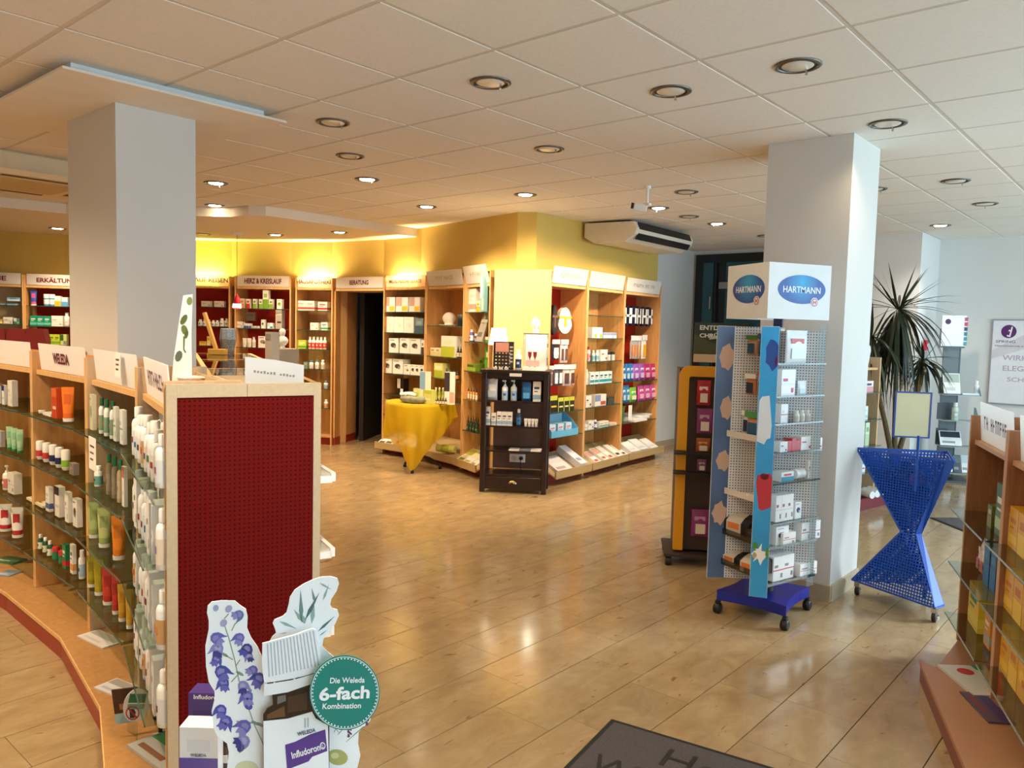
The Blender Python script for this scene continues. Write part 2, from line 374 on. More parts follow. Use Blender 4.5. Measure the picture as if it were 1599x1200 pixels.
# yellow bulkhead walls above the tall shelving
W0 = D(36, 10.2), D(103, 10.35), D(310, 10.6), D(362, 10.62), D(455, 10.52), D(518, 10.38), D(598, 9.95), D(656, 9.5)
SOFZ = CZ - .1
wl = [Vector((-13.6, .6, 0))] + list(W0)
W2, W3, W4, W5 = D(804, 8.02), D(834, 7.99), Vector((-5.10, 7.0, 0)), Vector((-5.22, 8.84, 0))
def wall_run(name, pts, z0, th=.3, m=YELLOW):
    mb = MB(); n = len(pts)
    off = []
    for i, p in enumerate(pts):
        a = pts[max(i - 1, 0)]; c = pts[min(i + 1, n - 1)]; t = (c - a).normalized(); off.append(Vector((-t.y, t.x, 0)) * th)
    for i in range(n - 1):
        a, c = pts[i], pts[i + 1]; A, Cc = a + off[i], c + off[i + 1]; z1 = CZ + .003
        V = [(*a.xy, z0), (*c.xy, z0), (*Cc.xy, z0), (*A.xy, z0), (*a.xy, z1), (*c.xy, z1), (*Cc.xy, z1), (*A.xy, z1)]
        mb.add(V, [(0, 3, 2, 1), (4, 5, 6, 7), (0, 1, 5, 4), (1, 2, 6, 5), (2, 3, 7, 6), (3, 0, 4, 7)], m)
    return struct(name, mb)
wall_run('wall_yellow_back', wl, 2.075)
def behind(pts, k):
    out = []
    for i, p in enumerate(pts):
        a = pts[max(i - 1, 0)]; c = pts[min(i + 1, len(pts) - 1)]; t = (c - a).normalized(); out.append(p + Vector((-t.y, t.x, 0)) * k)
    return out
lw = wall_run('wall_yellow_back_lower', behind(wl[:7], .32), 0, .1)
for v in lw.data.vertices:
    if v.co.z > 2: v.co.z = 2.074
wall_run('wall_yellow_middle', [W0[-1], W2, W3, W4, W5], 2.203)
# dropped soffit in front of the back wall
sp = [at(-60, 303, CZ), at(0, 307, CZ), at(103, 318, CZ), at(310, 322, CZ), at(360, 323, CZ), at(388, 320, CZ), at(415, 321, CZ), at(655, 357, CZ)]
sp = [Vector((p.x, p.y, 0)) for p in sp]
bk = [W0[7] + Vector((-.05, .12, 0)), W0[6] + Vector((0, .1, 0)), W0[5] + Vector((0, .1, 0)), W0[3] + Vector((0, .1, 0)), W0[1] + Vector((0, .1, 0)), Vector((-13.9, 1.0, 0)), Vector((-13.9, -1.5, 0))]
mb = MB(); P = [tuple(p.xy) for p in sp + bk]
mb.prism(P, lambda a, c, z: (a, c, z), SOFZ, CZ - .001, SOFF); struct('ceiling_soffit', mb)
# consulting-room passage (dark doorway under the BERATUNG sign)
oL, oR = D(556, 10.75), Vector((-7.66, 6.95, 0))
DARKWALL = C('2a2724', .8, name='unlit_plaster')  # the unlit room's darkness is put into the plaster colour
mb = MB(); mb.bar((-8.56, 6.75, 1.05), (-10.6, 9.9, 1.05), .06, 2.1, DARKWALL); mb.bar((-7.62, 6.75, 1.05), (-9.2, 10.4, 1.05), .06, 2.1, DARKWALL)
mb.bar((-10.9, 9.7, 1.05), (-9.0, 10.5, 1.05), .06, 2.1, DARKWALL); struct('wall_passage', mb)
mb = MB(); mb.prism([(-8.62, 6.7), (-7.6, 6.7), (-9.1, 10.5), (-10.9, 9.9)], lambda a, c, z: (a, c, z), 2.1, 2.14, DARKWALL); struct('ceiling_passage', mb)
# back door: dark steel frame with glass
DK = C('10161b', .35, name='dark_steel_paint'); TEAL = C('24505c', .08, name='dark_teal_glass')
dr = tag(MB().box(-5.46, -3.6, 10.30, 10.349, 0, 2.72, DK).build('door_1'), kind='structure')
for x0, x1, z0, z1 in ((-5.33, -5.17, .15, 2.6), (-4.98, -4.2, .25, 2.25), (-4.98, -4.2, 2.35, 2.6)):
    MB().box(x0, x1, 10.285, 10.299, z0, z1, TEAL).build('pane', dr)
MB().box(-5.2, -5.185, 10.25, 10.28, 1.95, 2.12, CHROME).build('door_handle', dr)
MB().box(-5.05, -4.75, 10.22, 10.284, 2.23, 2.32, C('8a8d8c', .4)).build('door_closer', dr)
MB().box(-5.13, -5.11, 10.26, 10.299, .1, 2.6, DK).build('mullion', dr)

# ------------------------------------------------------------------ ceiling fittings
HOUS = C('6f6a62', .3, .8, .02, name='lamp_ring_metal'); GL = C('e4dccc', .3, .2, name='reflector_glass')
LAMPON = emis('lamp_lit', (1.0, .80, .55), 28); LAMPC = emis('lamp_lit_cool', (1, .95, .88), 28)
def ring_mesh(r, R, z):
    mb = MB(); mb.lathe([(R, z), (R, z - .006), (R - .012, z - .010), (r, z - .007), (r, z - .001)], HOUS, 28, cap=False)
    mb.lathe([(r, z - .0015), (.001, z - .0015)], C('4a4238', .4, .5, name='lamp_recess'), 28, cap=False); return mb
RINGM = ring_mesh(.082, .1, 0).mesh('lamp_ring')
gm = MB(); gm.lathe([(.068, 0), (.06, -.005), (.03, -.008), (.001, -.009)], GL, 24, cap=False); GIMM = gm.mesh('reflector')
gm = MB(); gm.lathe([(.06, 0), (.052, -.006), (.001, -.008)], LAMPON, 24, cap=False); GIMO = gm.mesh('reflector')
PINM = MB().box(-.004, .004, -.004, .004, -.03, 0, CHROME).mesh('clip')
ordw = ['first', 'second', 'third', 'fourth', 'fifth', 'sixth', 'seventh', 'eighth', 'ninth', 'tenth', 'eleventh', 'twelfth', 'thirteenth', 'fourteenth', 'fifteenth', 'sixteenth']
LIGHTS = [(-2.627, 2.826, 0), (-1.377, 3.45, 0), (-2.002, 3.45, 0), (-1.34, 4.66, 0), (-3.877, 2.826, 0), (-4.53, 3.45, 0), (-3.252, 4.076, 0), (-6.377, 3.45, 1),
          (-5.127, 4.076, 1), (-7.60, 4.1, 1), (-5.77, 5.326, 1), (-4.502, 5.326, 1), (-3.27, 5.95, 0), (-3.9, 6.576, 1), (-3.92, 7.21, 0), (-3.92, 7.826, 1), (-3.9, 9.05, 0),
          (-1.98, 6.62, 0), (-1.4, 6.6, 0), (-1.42, 7.826, 0), (-2.04, 9.076, 1)]
rows = {}
for q in sorted(LIGHTS, key=lambda q: (round(q[1] / .625), q[0])): rows.setdefault(round(q[1] / .625), []).append(q)
for ri, rk in enumerate(sorted(rows)):
    for ci, (x, y, on) in enumerate(rows[rk]):
        cool = x > -2.5 and on
        t = thing('ceiling_spotlight', '%s round ceiling spotlight, %s lamp row from the camera, %s from left' % ('lit' if on else 'unlit-looking', ordw[ri], ordw[ci]), 'ceiling light', (x, y, CZ), random.random() * 3, 'recessed spotlights in the tile ceiling')
        put('lamp_ring', RINGM, t)
        g = put('reflector', GIMO if on else GIMM, t, (0, 0, -.004)); g.rotation_euler = (0, 0, 0)
        put('clip', PINM, t, (.05, 0, -.004)); 
        if on and -6 < x < -3.5 and y > 5: light('spot', 'SPOT', (x, y, CZ - .07), 165, WARM, spot_size=2.0, spot_blend=.8, shadow_soft_size=.06, aim=(-5.35 - x, (6.9 if x > -5 else 6.2) - y + (.6 if y > 7 else 0), -3.2))
        elif on: light('spot', 'SPOT', (0, 0, -.06), 115 if not cool else 60, WARM if not cool else (1, .9, .75), t, spot_size=2.3, spot_blend=.9, shadow_soft_size=.06)
        elif y < 4.9: light('spot', 'SPOT', (0, 0, -.06), 15, WARM, t, spot_size=2.4, spot_blend=1, shadow_soft_size=.06)  # weak warm light added under fixtures that look unlit
        
for n, (px, py, on) in enumerate(((90, 356, 1), (317, 365, 0), (430, 366, 1), (530, 362, 1))):
    p = at(px, py, SOFZ)
    t = thing('soffit_spotlight', 'ceiling spotlight in the lowered soffit by the yellow wall, %s from left' % ordw[n], 'ceiling light', (p.x, p.y, SOFZ), 0, 'spotlights in the soffit')
    put('lamp_ring', RINGM, t); put('reflector', GIMO if on else GIMM, t, (0, 0, -.004))
    if on: light('spot', 'SPOT', (0, 0, -.06), 150, WARM, t, spot_size=2.3, spot_blend=.9, shadow_soft_size=.06)
# added unseen lamps on the tile grid, warming the column's left face
for k, (x, y) in enumerate(((-5.127, .326), (-3.252, .326), (-7.0, .95), (-1.377, .95))):
    t = thing('ceiling_spotlight', 'added unseen ceiling spotlight warming the left column, %s from left' % ordw[(1, 2, 0, 3)[k]], 'ceiling light', (x, y, CZ), 0, 'recessed spotlights in the tile ceiling')
    put('lamp_ring', RINGM, t); put('reflector', GIMO, t, (0, 0, -.004)); light('spot', 'SPOT', (0, 0, -.06), 200, WARM, t, spot_size=2.6, spot_blend=1, shadow_soft_size=.06)
# ceiling cassette air conditioner behind the left column
p = at(45, 270, CZ); t = thing('cassette_air_conditioner', 'beige four-way ceiling air conditioner left of the left column', 'air conditioner', (*D(40, 6.1).xy, CZ), 0)
CREAM = C('e3d2ae', .5, name='cream_plastic')
MB().box(-.42, .42, -.42, .42, -.14, -.001, CREAM, .02).build('housing', t)
mb = MB(); mb.loft([[(-.5, -.5, -.14), (.5, -.5, -.14), (.5, .5, -.14), (-.5, .5, -.14)][::-1], [(-.47, -.47, -.175), (.47, -.47, -.175), (.47, .47, -.175), (-.47, .47, -.175)][::-1]], CREAM); mb.build('grille_panel', t)
for a in range(4):
    o = MB().box(-.26, .26, -.42, -.37, -.1775, -.1755, C('4a3a24', .6), 0).build('air_slot', t); o.rotation_euler = (0, 0, a * math.pi / 2)
MB().box(-.3, .3, -.3, .3, -.180, -.1752, C('cbb484', .6, amount=.1, scale=40)).build('intake_grille', t)
# wall-side ceiling air conditioner
t = thing('ceiling_air_conditioner', 'long beige air conditioner hung under the ceiling beside the yellow wall', 'air conditioner', (-5.06, 7.0, CZ), math.radians(93))
ACB = C('ddd3c0', .45, name='ac_shell')
pr = [(0, -.02), (0, -.17), (.12, -.235), (.5, -.235), (.62, -.16), (.64, -.1), (.6, -.03)]
mb = MB(); mb.prism([(a, b_) for a, b_ in pr], lambda a, c, z: (z, -a, c), 0.0, 1.35, ACB); mb.build('housing', t)
mb = MB(); mb.prism([(.585, -.205), (.632, -.15), (.637, -.155), (.6, -.213)], lambda a, c, z: (z, -a, c), .06, 1.29, BLACK); mb.build('air_outlet', t)
mb = MB(); mb.prism([(.642, -.11), (.612, -.04), (.62, -.035), (.65, -.11)], lambda a, c, z: (z, -a, c), .06, 1.29, BLACK); mb.build('upper_slot', t)
MB().box(.1, 1.25, -.5, -.05, -.02, -.001, BLACK).build('mounting_gap', t)
# camera-like sensor on a short drop pole
t = thing('security_camera', 'small white camera on a short ceiling pole in front of the air conditioner', 'camera', (-3.4, 5.55, CZ))
MB().lathe([(.025, -.001), (.03, -.02), (.012, -.025), (.012, -.14)][::-1], WHITE, 12).build('pole', t)
MB().box(-.03, .03, -.02, .02, -.16, -.14, WHITE).build('bracket', t)
o = MB().box(-.075, .03, -.03, .03, -.05, .01, WHITE, .006).build('camera_body', t, (-.03, -.0, -.15), .6); o.rotation_euler = (.25, .15, .6)
mb = MB(); mb.tube([(-.078, 0, -.02), (-.1, 0, -.02)], .024, BLACK, 12); mb.build('lens', o)
# ------------------------------------------------------------------ shelving bays
class Bay:
    def __init__(s, p0, p1):
        s.p0 = Vector((p0[0], p0[1], 0)); s.p1 = Vector((p1[0], p1[1], 0)); d = s.p1 - s.p0; s.L = d.length; s.d = d / s.L
        s.n = Vector((s.d.y, -s.d.x, 0)); s.rz = math.atan2(s.d.y, s.d.x); s.root = None
    def sz(s, px, py, inset=0.0):     # photo point -> (along, height) on the plane INSET behind the front
        q = s.p0 - s.n * inset; P = onp(px, py, q, s.n); return (P - q).dot(s.d), P.z
    def w(s, a, y, z): return s.p0 + s.d * a - s.n * y + Vector((0, 0, z))
def sheet_sign(root, L, z0, z1, y, tilt, mat_, text=None, tw=.6, th=.05, tm=None, ins=.03, dx=0, name='header_sign', bold=.02, ghost=None):
    mb = MB(); dy = -math.tan(tilt) * (z1 - z0)
    V = [(ins, y, z0), (L - ins, y, z0), (L - ins, y + dy, z1), (ins, y + dy, z1)]; t = .004
    mb.loft([V, [(a, b + t, c) for a, b, c in V]], mat_); o = mb.build(name, root)
    up = Vector((0, dy, z1 - z0)).normalized()
    if text and text.startswith('~'):      # lettering too faded to read: letter-like strokes only
        g = MB(); rg = random.Random(len(text) * 7 + int(L * 1000)); n = len(text) - 1; st = tw / n; O_ = Vector((L / 2 + dx - tw / 2, y + dy / 2 - .0015, (z0 + z1) / 2))
        for i, ch in enumerate(text[1:]):
            if ch == ' ': continue
            for a_, b_, c_, d_ in ((0, .18, -.5, .5), rg.choice(((.5, .68, -.5, .5), (.1, .6, .3, .5), (.1, .55, -.08, .12))), rg.choice(((.1, .6, -.5, -.3), (.1, .6, .3, .5), (.1, .5, -.08, .12)))):
                P_ = [O_ + Vector((st * (i + q), 0, 0)) + up * (th * r_) for q, r_ in ((a_, c_), (b_, c_), (b_, d_), (a_, d_))]
                g.add([p - Vector((0, .0008, 0)) for p in P_], [(0, 1, 2, 3)], tm or PRINT)
        g.build('faded_lettering', o)['kind'] = 'stuff'; text = None
    if text:
        lettering(text, tm or PRINT, o, (L / 2 + dx, y + dy / 2 - .003, (z0 + z1) / 2), (1, 0, 0), up, w=tw, h=th, bold=bold)
    return o
def tall_bay(bay, label, zs, back=BEECH, text=None, tw=.5, th=.05, H=2.2, depth=.36, z0=0, tray=True, sign=(0, 0), signmat=None, lit=False, litw=20, pegs=False, group='tall beech wall shelving bays', tm=None, dx=0, right=True, bold=.02):
    L = bay.L; t = thing('wall_shelf_bay', label, 'shelf', tuple(bay.p0), bay.rz, group); bay.root = t; bay.depth = depth
    T = .019
    for x in ((0, L - T) if right else (0,)):
        o = MB().box(x + .001, x + T - .001, .002, depth, .0, H, BEECH).build('side_panel', t)
        MB().box(x + .001, x + T - .001, 0, .0019, 0, H, BEECHD).build('edge_strip', o)
    MB().box(T, L - T, depth - .012, depth - .001, .1, H - .02, back).build('back_panel', t)
    MB().box(T, L - T, .02, depth - .012, 2.04 - (2.2 - H), 2.068 - (2.2 - H), BEECHD).build('top_board', t)
    MB().box(T, L - T, .11, .12, 2.069 - (2.2 - H), 2.19 - (2.2 - H), YELLOW).build('upper_back', t)
    MB().box(T, L - T, .05, .066, 0, .1, REDKICK).build('kick_board', t)
    MB().box(T, L - T, .0, depth - .013, .1, .12, BEECH).build('base_board', t)
    for z in zs:
        g = MB(); g.box(T + .002, L - T - .002, .004, depth - .014, z - .008, z, GLASSG); g.box(T + .002, L - T - .002, .0, .0035, z - .008, z, GLASSE); g.build('glass_shelf', t)
    if tray:
        mb = MB(); mb.prism([(.24, .27), (-.11, .09), (-.11, .15), (-.125, .15), (-.125, .07), (.24, .255)], lambda a, c, z: (z, a, c), .01, L - .01, C('b89e70', .45, name='tray_laminate')); mb.build('magazine_tray', t)
    d, tl = sign
    sheet_sign(t, L, 2.075 - (2.2 - H), 2.215 - (2.2 - H) + d, .012, tl, signmat or MILK, text, tw, th, tm, dx=dx, bold=bold)
    if lit:
        mb = MB(); mb.tube([(L * .25, .07, 2.10 - (2.2 - H)), (L * .75, .07, 2.10 - (2.2 - H))], .012, emis('tube_' + label[-9:], lit, litw * .8), 10); mb.build('light_tube', t)
        light('sign_light', 'AREA', (L / 2, .05, 2.13 - (2.2 - H)), litw, lit, t, shape='RECTANGLE', size=L * .6, size_y=.04, aim=(0, .35, 1))
    return t

# ------------------------------------------------------------------ goods
GM = {}
def goods(kind, w, h, d, c):
    """meshes of one article standing on z=0, centred on x, front at y=0, going back to y=d; [(name, mesh), ...] first is the body"""
    key = (kind, round(w, 3), round(h, 3), round(d, 3), c)
    if key in GM: return GM[key]
    cs = c.split('/'); c1 = C(cs[0], .35); c2 = C(cs[1], .4) if len(cs) > 1 else c1; c3 = C(cs[2], .4) if len(cs) > 2 else c2
    v = len(cs) > 3 and cs[3] or 'a'; B = MB(); out = []; e = .0006
    def q(x0, x1, z0, z1, m, y=-e): B.add([(x0, y, z0), (x1, y, z0), (x1, y, z1), (x0, y, z1)], [(0, 1, 2, 3)], m)
    if kind in ('carton', 'box'):
        B.box(-w / 2, w / 2, 0, d, 0, h, c1)
        if v == 'a':   # colour band low, title above
            q(-w / 2, w / 2, h * .12, h * .34, c2); q(-w * .35, w * .3, h * .62, h * .74, c3); q(-w * .35, w * .1, h * .48, h * .53, c3)
            B.add([(w / 2 + e, .0, h * .12), (w / 2 + e, d, h * .12), (w / 2 + e, d, h * .34), (w / 2 + e, 0, h * .34)], [(0, 1, 2, 3)], c2)
        elif v == 'p':  # picture of an appliance in the middle
            B.add([(w * .30 * math.cos(k * .785 + .4) - w * .03, -e, h * .52 + h * .17 * math.sin(k * .785 + .4)) for k in range(8)], [tuple(range(8))], c2)
            B.add([(w * .13 * math.cos(k * .785) + w * .12, -e * 2, h * .42 + h * .1 * math.sin(k * .785)) for k in range(8)], [tuple(range(8))], c3); q(-w * .4, w * .1, h * .84, h * .9, c3)
        elif v == 'q':  # colour block corner, photo patch
            q(0, w * .45, h * .05, h * .38, c2); q(-w / 2, 0, h * .4, h * .98, c3)
        elif v == 't':  # top band and side band
            q(-w / 2, w / 2, h * .72, h, c2); q(-w / 2, -w * .38, 0, h * .72, c2); q(-w * .25, w * .4, h * .3, h * .4, c3)
        elif v == 's':  # fine red line and small print
            q(-w / 2, w / 2, h * .42, h * .47, c2); q(-w * .4, -w * .05, h * .55, h * .66, c3); q(w * .2, w * .4, h * .12, h * .3, c3)
        elif v == 'h':  # horizontal halves
            q(-w / 2, w / 2, 0, h * .5, c2); q(-w * .3, w * .3, h * .6, h * .8, c3)
    elif kind in ('bottle', 'pump', 'dropper'):
        r = min(w / 2, .5 * w); D_ = min(d, w); hb = {'bottle': .78, 'pump': .72, 'dropper': .66}[kind] * h
        B.lathe([(r * .92, 0), (r, .004), (r, hb * .84), (r * .85, hb * .93), (r * .42, hb)], c1, 14, 0, r)
        B.lathe([(r * 1.012, hb * .12), (r * 1.012, hb * .66)], c2, 14, 0, r, cap=False)
        if len(cs) > 2: B.box(-r * .4, r * .4, -r * .04, r * .1, hb * .35, hb * .5, c3)
        K = MB(); ck = C(cs[3], .35) if len(cs) > 3 else C('f4f4f2', .35)
        if kind == 'pump':
            K.lathe([(r * .45, hb), (r * .45, hb + h * .07), (r * .15, hb + h * .08), (r * .15, h * .93)], ck, 12, 0, r); K.box(-r * .9, r * .3, r * .75, r * 1.25, h * .93, h, ck)
        elif kind == 'dropper': K.lathe([(r * .5, hb), (r * .5, h * .8), (r * .32, h * .82), (r * .22, h)], ck, 12, 0, r)
        else: K.lathe([(r * .62, hb), (r * .62, h * .98), (r * .55, h)], ck, 12, 0, r)
        out.append(('cap', K))
    elif kind == 'rollon':
        r = w / 2; B.lathe([(r * .7, 0), (r * .95, h * .12), (r, h * .16), (r, h * .55)], c1, 14, 0, r); B.lathe([(r * 1.01, h * .18), (r * 1.01, h * .5)], c2, 14, 0, r, cap=False)
        K = MB(); K.lathe([(r, h * .55), (r * .98, h * .95), (r * .85, h)], C('efece6', .35), 14, 0, r); out.append(('cap', K))
    elif kind in ('tube', 'tubeflat'):
        r = w / 2; ry = min(d / 2, w * .38); R = []
        for t, sx, sy in ((.1, .74, 1.0), (.4, .84, .85), (.75, .94, .45), (.96, 1, .08), (1, 1, .07)):
            R.append([(r * sx * math.cos(a), ry + ry * sy * math.sin(a), h * t) for a in [2 * math.pi * i / 14 for i in range(14)]])
        B.loft(R, c1, True, True)
        q(-r * .5, r * .5, h * .5, h * .8, c2, ry * .3); 
        B.loft([[(x * 1.01, ry + (y - ry) * 1.02, z) for x, y, z in rr] for rr in (R[0], [((a[0] + b_[0]) / 2, (a[1] + b_[1]) / 2, h * .25) for a, b_ in zip(R[0], R[1])])], c2, False, True)
        K = MB(); K.lathe([(r * .8, 0), (r * .84, h * .1)], C(cs[2], .35) if len(cs) > 2 else WHITE, 14, 0, ry, 1, ry / r * 1.15); out.append(('cap', K))
    elif kind == 'jar':
        r = w / 2; B.lathe([(r * .9, 0), (r, h * .06), (r, h * .66)], c1, 16, 0, r); B.lathe([(r * 1.01, h * .15), (r * 1.01, h * .55)], c2, 16, 0, r, cap=False)
        K = MB(); K.lathe([(r * 1.03, h * .66), (r * 1.03, h * .97), (r * .95, h)], c3, 16, 0, r); out.append(('lid', K))
    elif kind in ('pouch', 'bag'):
        R = []
        for t, sy in ((0, .1), (.08, .7), (.35, 1), (.65, .8), (.9, .25), (1, .04)):
            R.append([(w / 2 * (.97 if 0 < t < 1 else 1) * math.cos(a), d / 2 + d / 2 * sy * math.sin(a), h * t) for a in [2 * math.pi * i / 12 for i in range(12)]])
        B.loft(R, c1, True, True); q(-w * .32, w * .32, h * .15, h * .45, c2, 0.0); q(-w * .32, w * .25, h * .6, h * .75, c3, d * .12)
    elif kind == 'hang':
        B.box(-w / 2, w / 2, 0, .004, h * .78, h, c3)
        R = []
        for t, sy in ((0, .15), (.2, 1), (.6, 1), (.8, .1)):
            R.append([(w / 2 * .94 * math.cos(a), .5 * d + d / 2 * sy * math.sin(a), h * t) for a in [2 * math.pi * i / 12 for i in range(12)]])
        B.loft(R, c1, True, True); q(-w * .3, w * .3, h * .1, h * .6, c2, -.001)
        if v == 'x': B.add([(w * .34 * math.cos(k), -.002, h * .32 + w * .34 * math.sin(k)) for k in [i * .7854 for i in range(8)]], [tuple(range(8))], WHITE)
    elif kind == 'loop':   # rounded slipper / glove pack
        P = [(w / 2 * math.cos(a) * (1 if math.sin(a) < 0 else .8), h / 2 + h / 2 * math.sin(a)) for a in [2 * math.pi * i / 18 for i in range(18)]]
        B.prism(P, lambda a, b, z: (a, z, b), d, 0, c1)
        B.prism([(a * .8, h / 2 + (b - h / 2) * .8) for a, b in P], lambda a, b, z: (a, z, b), 0, -.003, c2)
        B.box(-w * .42, w * .42, -.006, -.0031, h * (.58 if v != 'h' else .44), h * (.66 if v != 'h' else .56), c3)
        for xx in ((-.08, .08),) if v != 'h' else ((-.42, -.22), (.22, .42)): B.box(w * xx[0], w * xx[1], -.006, -.0031, h * (.25 if v != 'h' else .12), h * (.58 if v != 'h' else .88), c3)
    elif kind == 'roll':
        r = h / 2; n = 14
        B.loft([[(x, r + r * math.cos(2 * math.pi * i / n), r + r * math.sin(2 * math.pi * i / n)) for i in range(n)] for x in (-w / 2, w / 2)], c1, True, True)
        B.loft([[(x, r + r * 1.01 * math.cos(2 * math.pi * i / n), r + r * 1.01 * math.sin(2 * math.pi * i / n)) for i in range(n)] for x in (-w * .2, w * .2)], c2, False, True)
    elif kind == 'flat':   # leaflet or booklet lying down: w wide, d deep, h thick
        B.box(-w / 2, w / 2, 0, d, 0, h, c1); e2 = h + .0006
        B.add([(-w * .46, d * .55, e2), (w * .46, d * .55, e2), (w * .46, d * .96, e2), (-w * .46, d * .96, e2)], [(0, 1, 2, 3)], c2)
        B.add([(-w * .4, d * .15, e2), (w * .2, d * .15, e2), (w * .2, d * .3, e2), (-w * .4, d * .3, e2)], [(0, 1, 2, 3)], c3)
    elif kind == 'ball':
        r = min(w / 3.1, h * .5); B.lathe([(r * 1.0, .0), (r * 1.5, .012), (r * 1.5, .016), (r * .9, .016)], c1, 24, 0, r * 1.4)
        B.lathe([(r * .7, .017)] + [(r * math.cos(a), .016 + (h - .016) / 2 + (h - .016) / 2 * math.sin(a)) for a in [-.8 + i * .25 for i in range(10)]] + [(.001, h)], c2, 24, 0, r * 1.4)
    out.insert(0, ('body', B)); r = [(n, b_.mesh(n)) for n, b_ in out]; GM[key] = r; return r
GRAZE = []
NAMES = dict(carton='carton', box='carton', bottle='bottle', pump='pump_bottle', dropper='dropper_bottle', rollon='roll_on_bottle', tube='cream_tube', tubeflat='cream_tube', jar='jar', pouch='refill_pouch',
             bag='bag', hang='hanging_pack', loop='slipper_pack', roll='roll', flat='leaflet', ball='round_lamp')
CATS = dict(carton='carton', box='carton', bottle='bottle', pump='bottle', dropper='bottle', rollon='bottle', tube='tube', tubeflat='tube', jar='jar', pouch='pouch', bag='bag', hang='hanging pack', loop='hanging pack', roll='roll', flat='leaflet', ball='lamp')
def place(kind, pos, rz, w, h, d, c, label, group=None, tilt=0):
    if kind == 'flat': h, d = d, h      # given as width, depth, thickness
    parts = goods(kind, w, h, d, c)
    o = put(NAMES[kind], parts[0][1], None, pos, rz)
    if tilt: o.rotation_euler = (tilt, 0, rz)
    tag(o, label, CATS[kind], group)
    for n, me in parts[1:]: put(n, me, o)
    return o
DEPTH = dict(carton=.5, box=.8, flat=1, bag=.45, pouch=.4, hang=.35, loop=.12, tube=.7, tubeflat=.6, roll=1)
def stock(bay, z, where, items, inset=.04, group=None, maxd=.2, jit=.0):
    """items: (x0, x1, y_top, count, kind, description, colours[, depth][, lift]) measured on the photograph, left to right; WHERE names the shelf"""
    k = 0; tot = sum(i[3] for i in items)
    for it in items:
        x0, x1, yt, n, kind, desc, c = it[:7]; dd = it[7] if len(it) > 7 else None; lift = it[8] if len(it) > 8 else 0; ins = it[9] if len(it) > 9 else inset
        ym = yt + 12
        a0, _ = bay.sz(x0, ym, ins); a1, _ = bay.sz(x1, ym, ins); _, zt = bay.sz((x0 + x1) / 2, yt, ins)
        h = max(.012, zt - z - lift); w = (a1 - a0) / n * .96
        mid = bay.w((a0 + a1) / 2, ins, z); vd_ = Vector((mid.x, mid.y, 0)).normalized(); dist = mid.x * RF[0] + mid.y * RF[1] + (z - EYE) * RF[2]
        wpx = (x1 - x0) / n / FPX * dist * .97; cs_ = max(.25, abs(vd_.dot(bay.n))); sn_ = vd_.dot(bay.d)     # sn_ < 0: seen from the right-hand side
        rnd_ = kind in ('bottle', 'pump', 'dropper', 'rollon', 'jar', 'tube', 'tubeflat')
        if rnd_: w = wpx * ((1.4 if 'tube' in kind else 1.18) if bay in GRAZE else 1)
        w = max(w, .012)
        d = dd if dd else (w if kind in ('bottle', 'pump', 'dropper', 'rollon', 'jar') else min(maxd, max(.02, w * DEPTH.get(kind, 1))))
        if kind in ('carton', 'box') and bay in GRAZE:
            w0 = w; w = max(.35 * wpx, (wpx - min(d, wpx * .6) * abs(sn_)) / cs_)
            d = min(d, wpx * .6); sh_ = (w0 - w) / 2 * (-1 if sn_ < 0 else 1)
        else: sh_ = 0
        for i in range(n):
            a = a0 + (a1 - a0) * (i + .5) / n + sh_
            lab = '%s%s, %s' % (desc, ', %s from left' % ordw[k] if tot > 1 else '', where)
            pos = bay.w(a, ins + random.uniform(0, .004), z + lift + .0004)
            rz_ = bay.rz + random.uniform(-jit, jit)
            if kind in ('tube', 'tubeflat'): rz_ = .4 * rz_ + .6 * math.atan2(pos.x, -pos.y) if False else rz_ + .75 * (((math.atan2(-pos.x, pos.y)) - rz_ + math.pi) % (2 * math.pi) - math.pi)
            if kind == 'flat': h, d = d, h
            place(kind, pos, rz_, w, h, d, c, lab, group or 'goods on the ' + where)
            k += 1
# --- bays of the tall runs (front corners, left to right as one faces them)
R1 = Bay((-4.93, 6.27), (-4.97, 6.975)); R2 = Bay((-4.972, 6.98), (-5.07, 7.865)); R3 = Bay((-5.07, 7.87), (-5.13, 8.8))
M_ = Bay((-7.64, 6.35), (-6.905, 6.39)); N_ = Bay((-6.90, 6.39), (-6.135, 6.25)); K_ = Bay((-6.13, 6.25), (-5.56, 6.05))
HS = Bay(D(461, 10.36), D(519, 10.25)); HZ = Bay(D(366, 10.50), D(454, 10.39)); RE = Bay(D(272, 10.5), D(359, 10.5)); ER = Bay(D(38, 10.05), D(140, 10.2)); EL = Bay(D(-70, 9.75), D(37.5, 10.03))
ZT = [.49, .745, 1.0, 1.257, 1.515, 1.77]
CREAMB = C('d9c49c', .5, name='cream_back_board')
tall_bay(M_, 'tall shelf of blood pressure monitor cartons headed MEDIZINISCHE GERÄTE', ZT, text='MEDIZINISCHE GERÄTE', tw=.55, th=.05, lit=(1, .78, .42), signmat=MILKW)
tall_bay(N_, 'tall beech shelf behind the yellow-draped table', [.745, 1.0, 1.253, 1.61], text='~mmmm nnmmn', tw=.36, th=.045, sign=(.03, .25), tm=C('b9b2a2', .5))
tall_bay(K_, 'tall beech corner shelf left of the dark brown cabinet', [.455, .8, 1.12, 1.442, 1.768], text='~mmnnm', tw=.26, th=.045, sign=(.05, .3), tm=C('b9b2a2', .5))
tall_bay(R1, 'tall red-backed shelf right of the dark brown cabinet, hung with packs', [.477, .735], back=REDBACK, text='~mmnmn mnnm', tw=.38, th=.045, sign=(.03, .2), tm=C('b3aca6', .5))
tall_bay(R2, 'middle tall beech shelf with blank header, right of the dark cabinet', ZT, sign=(.03, .15), signmat=MILK)
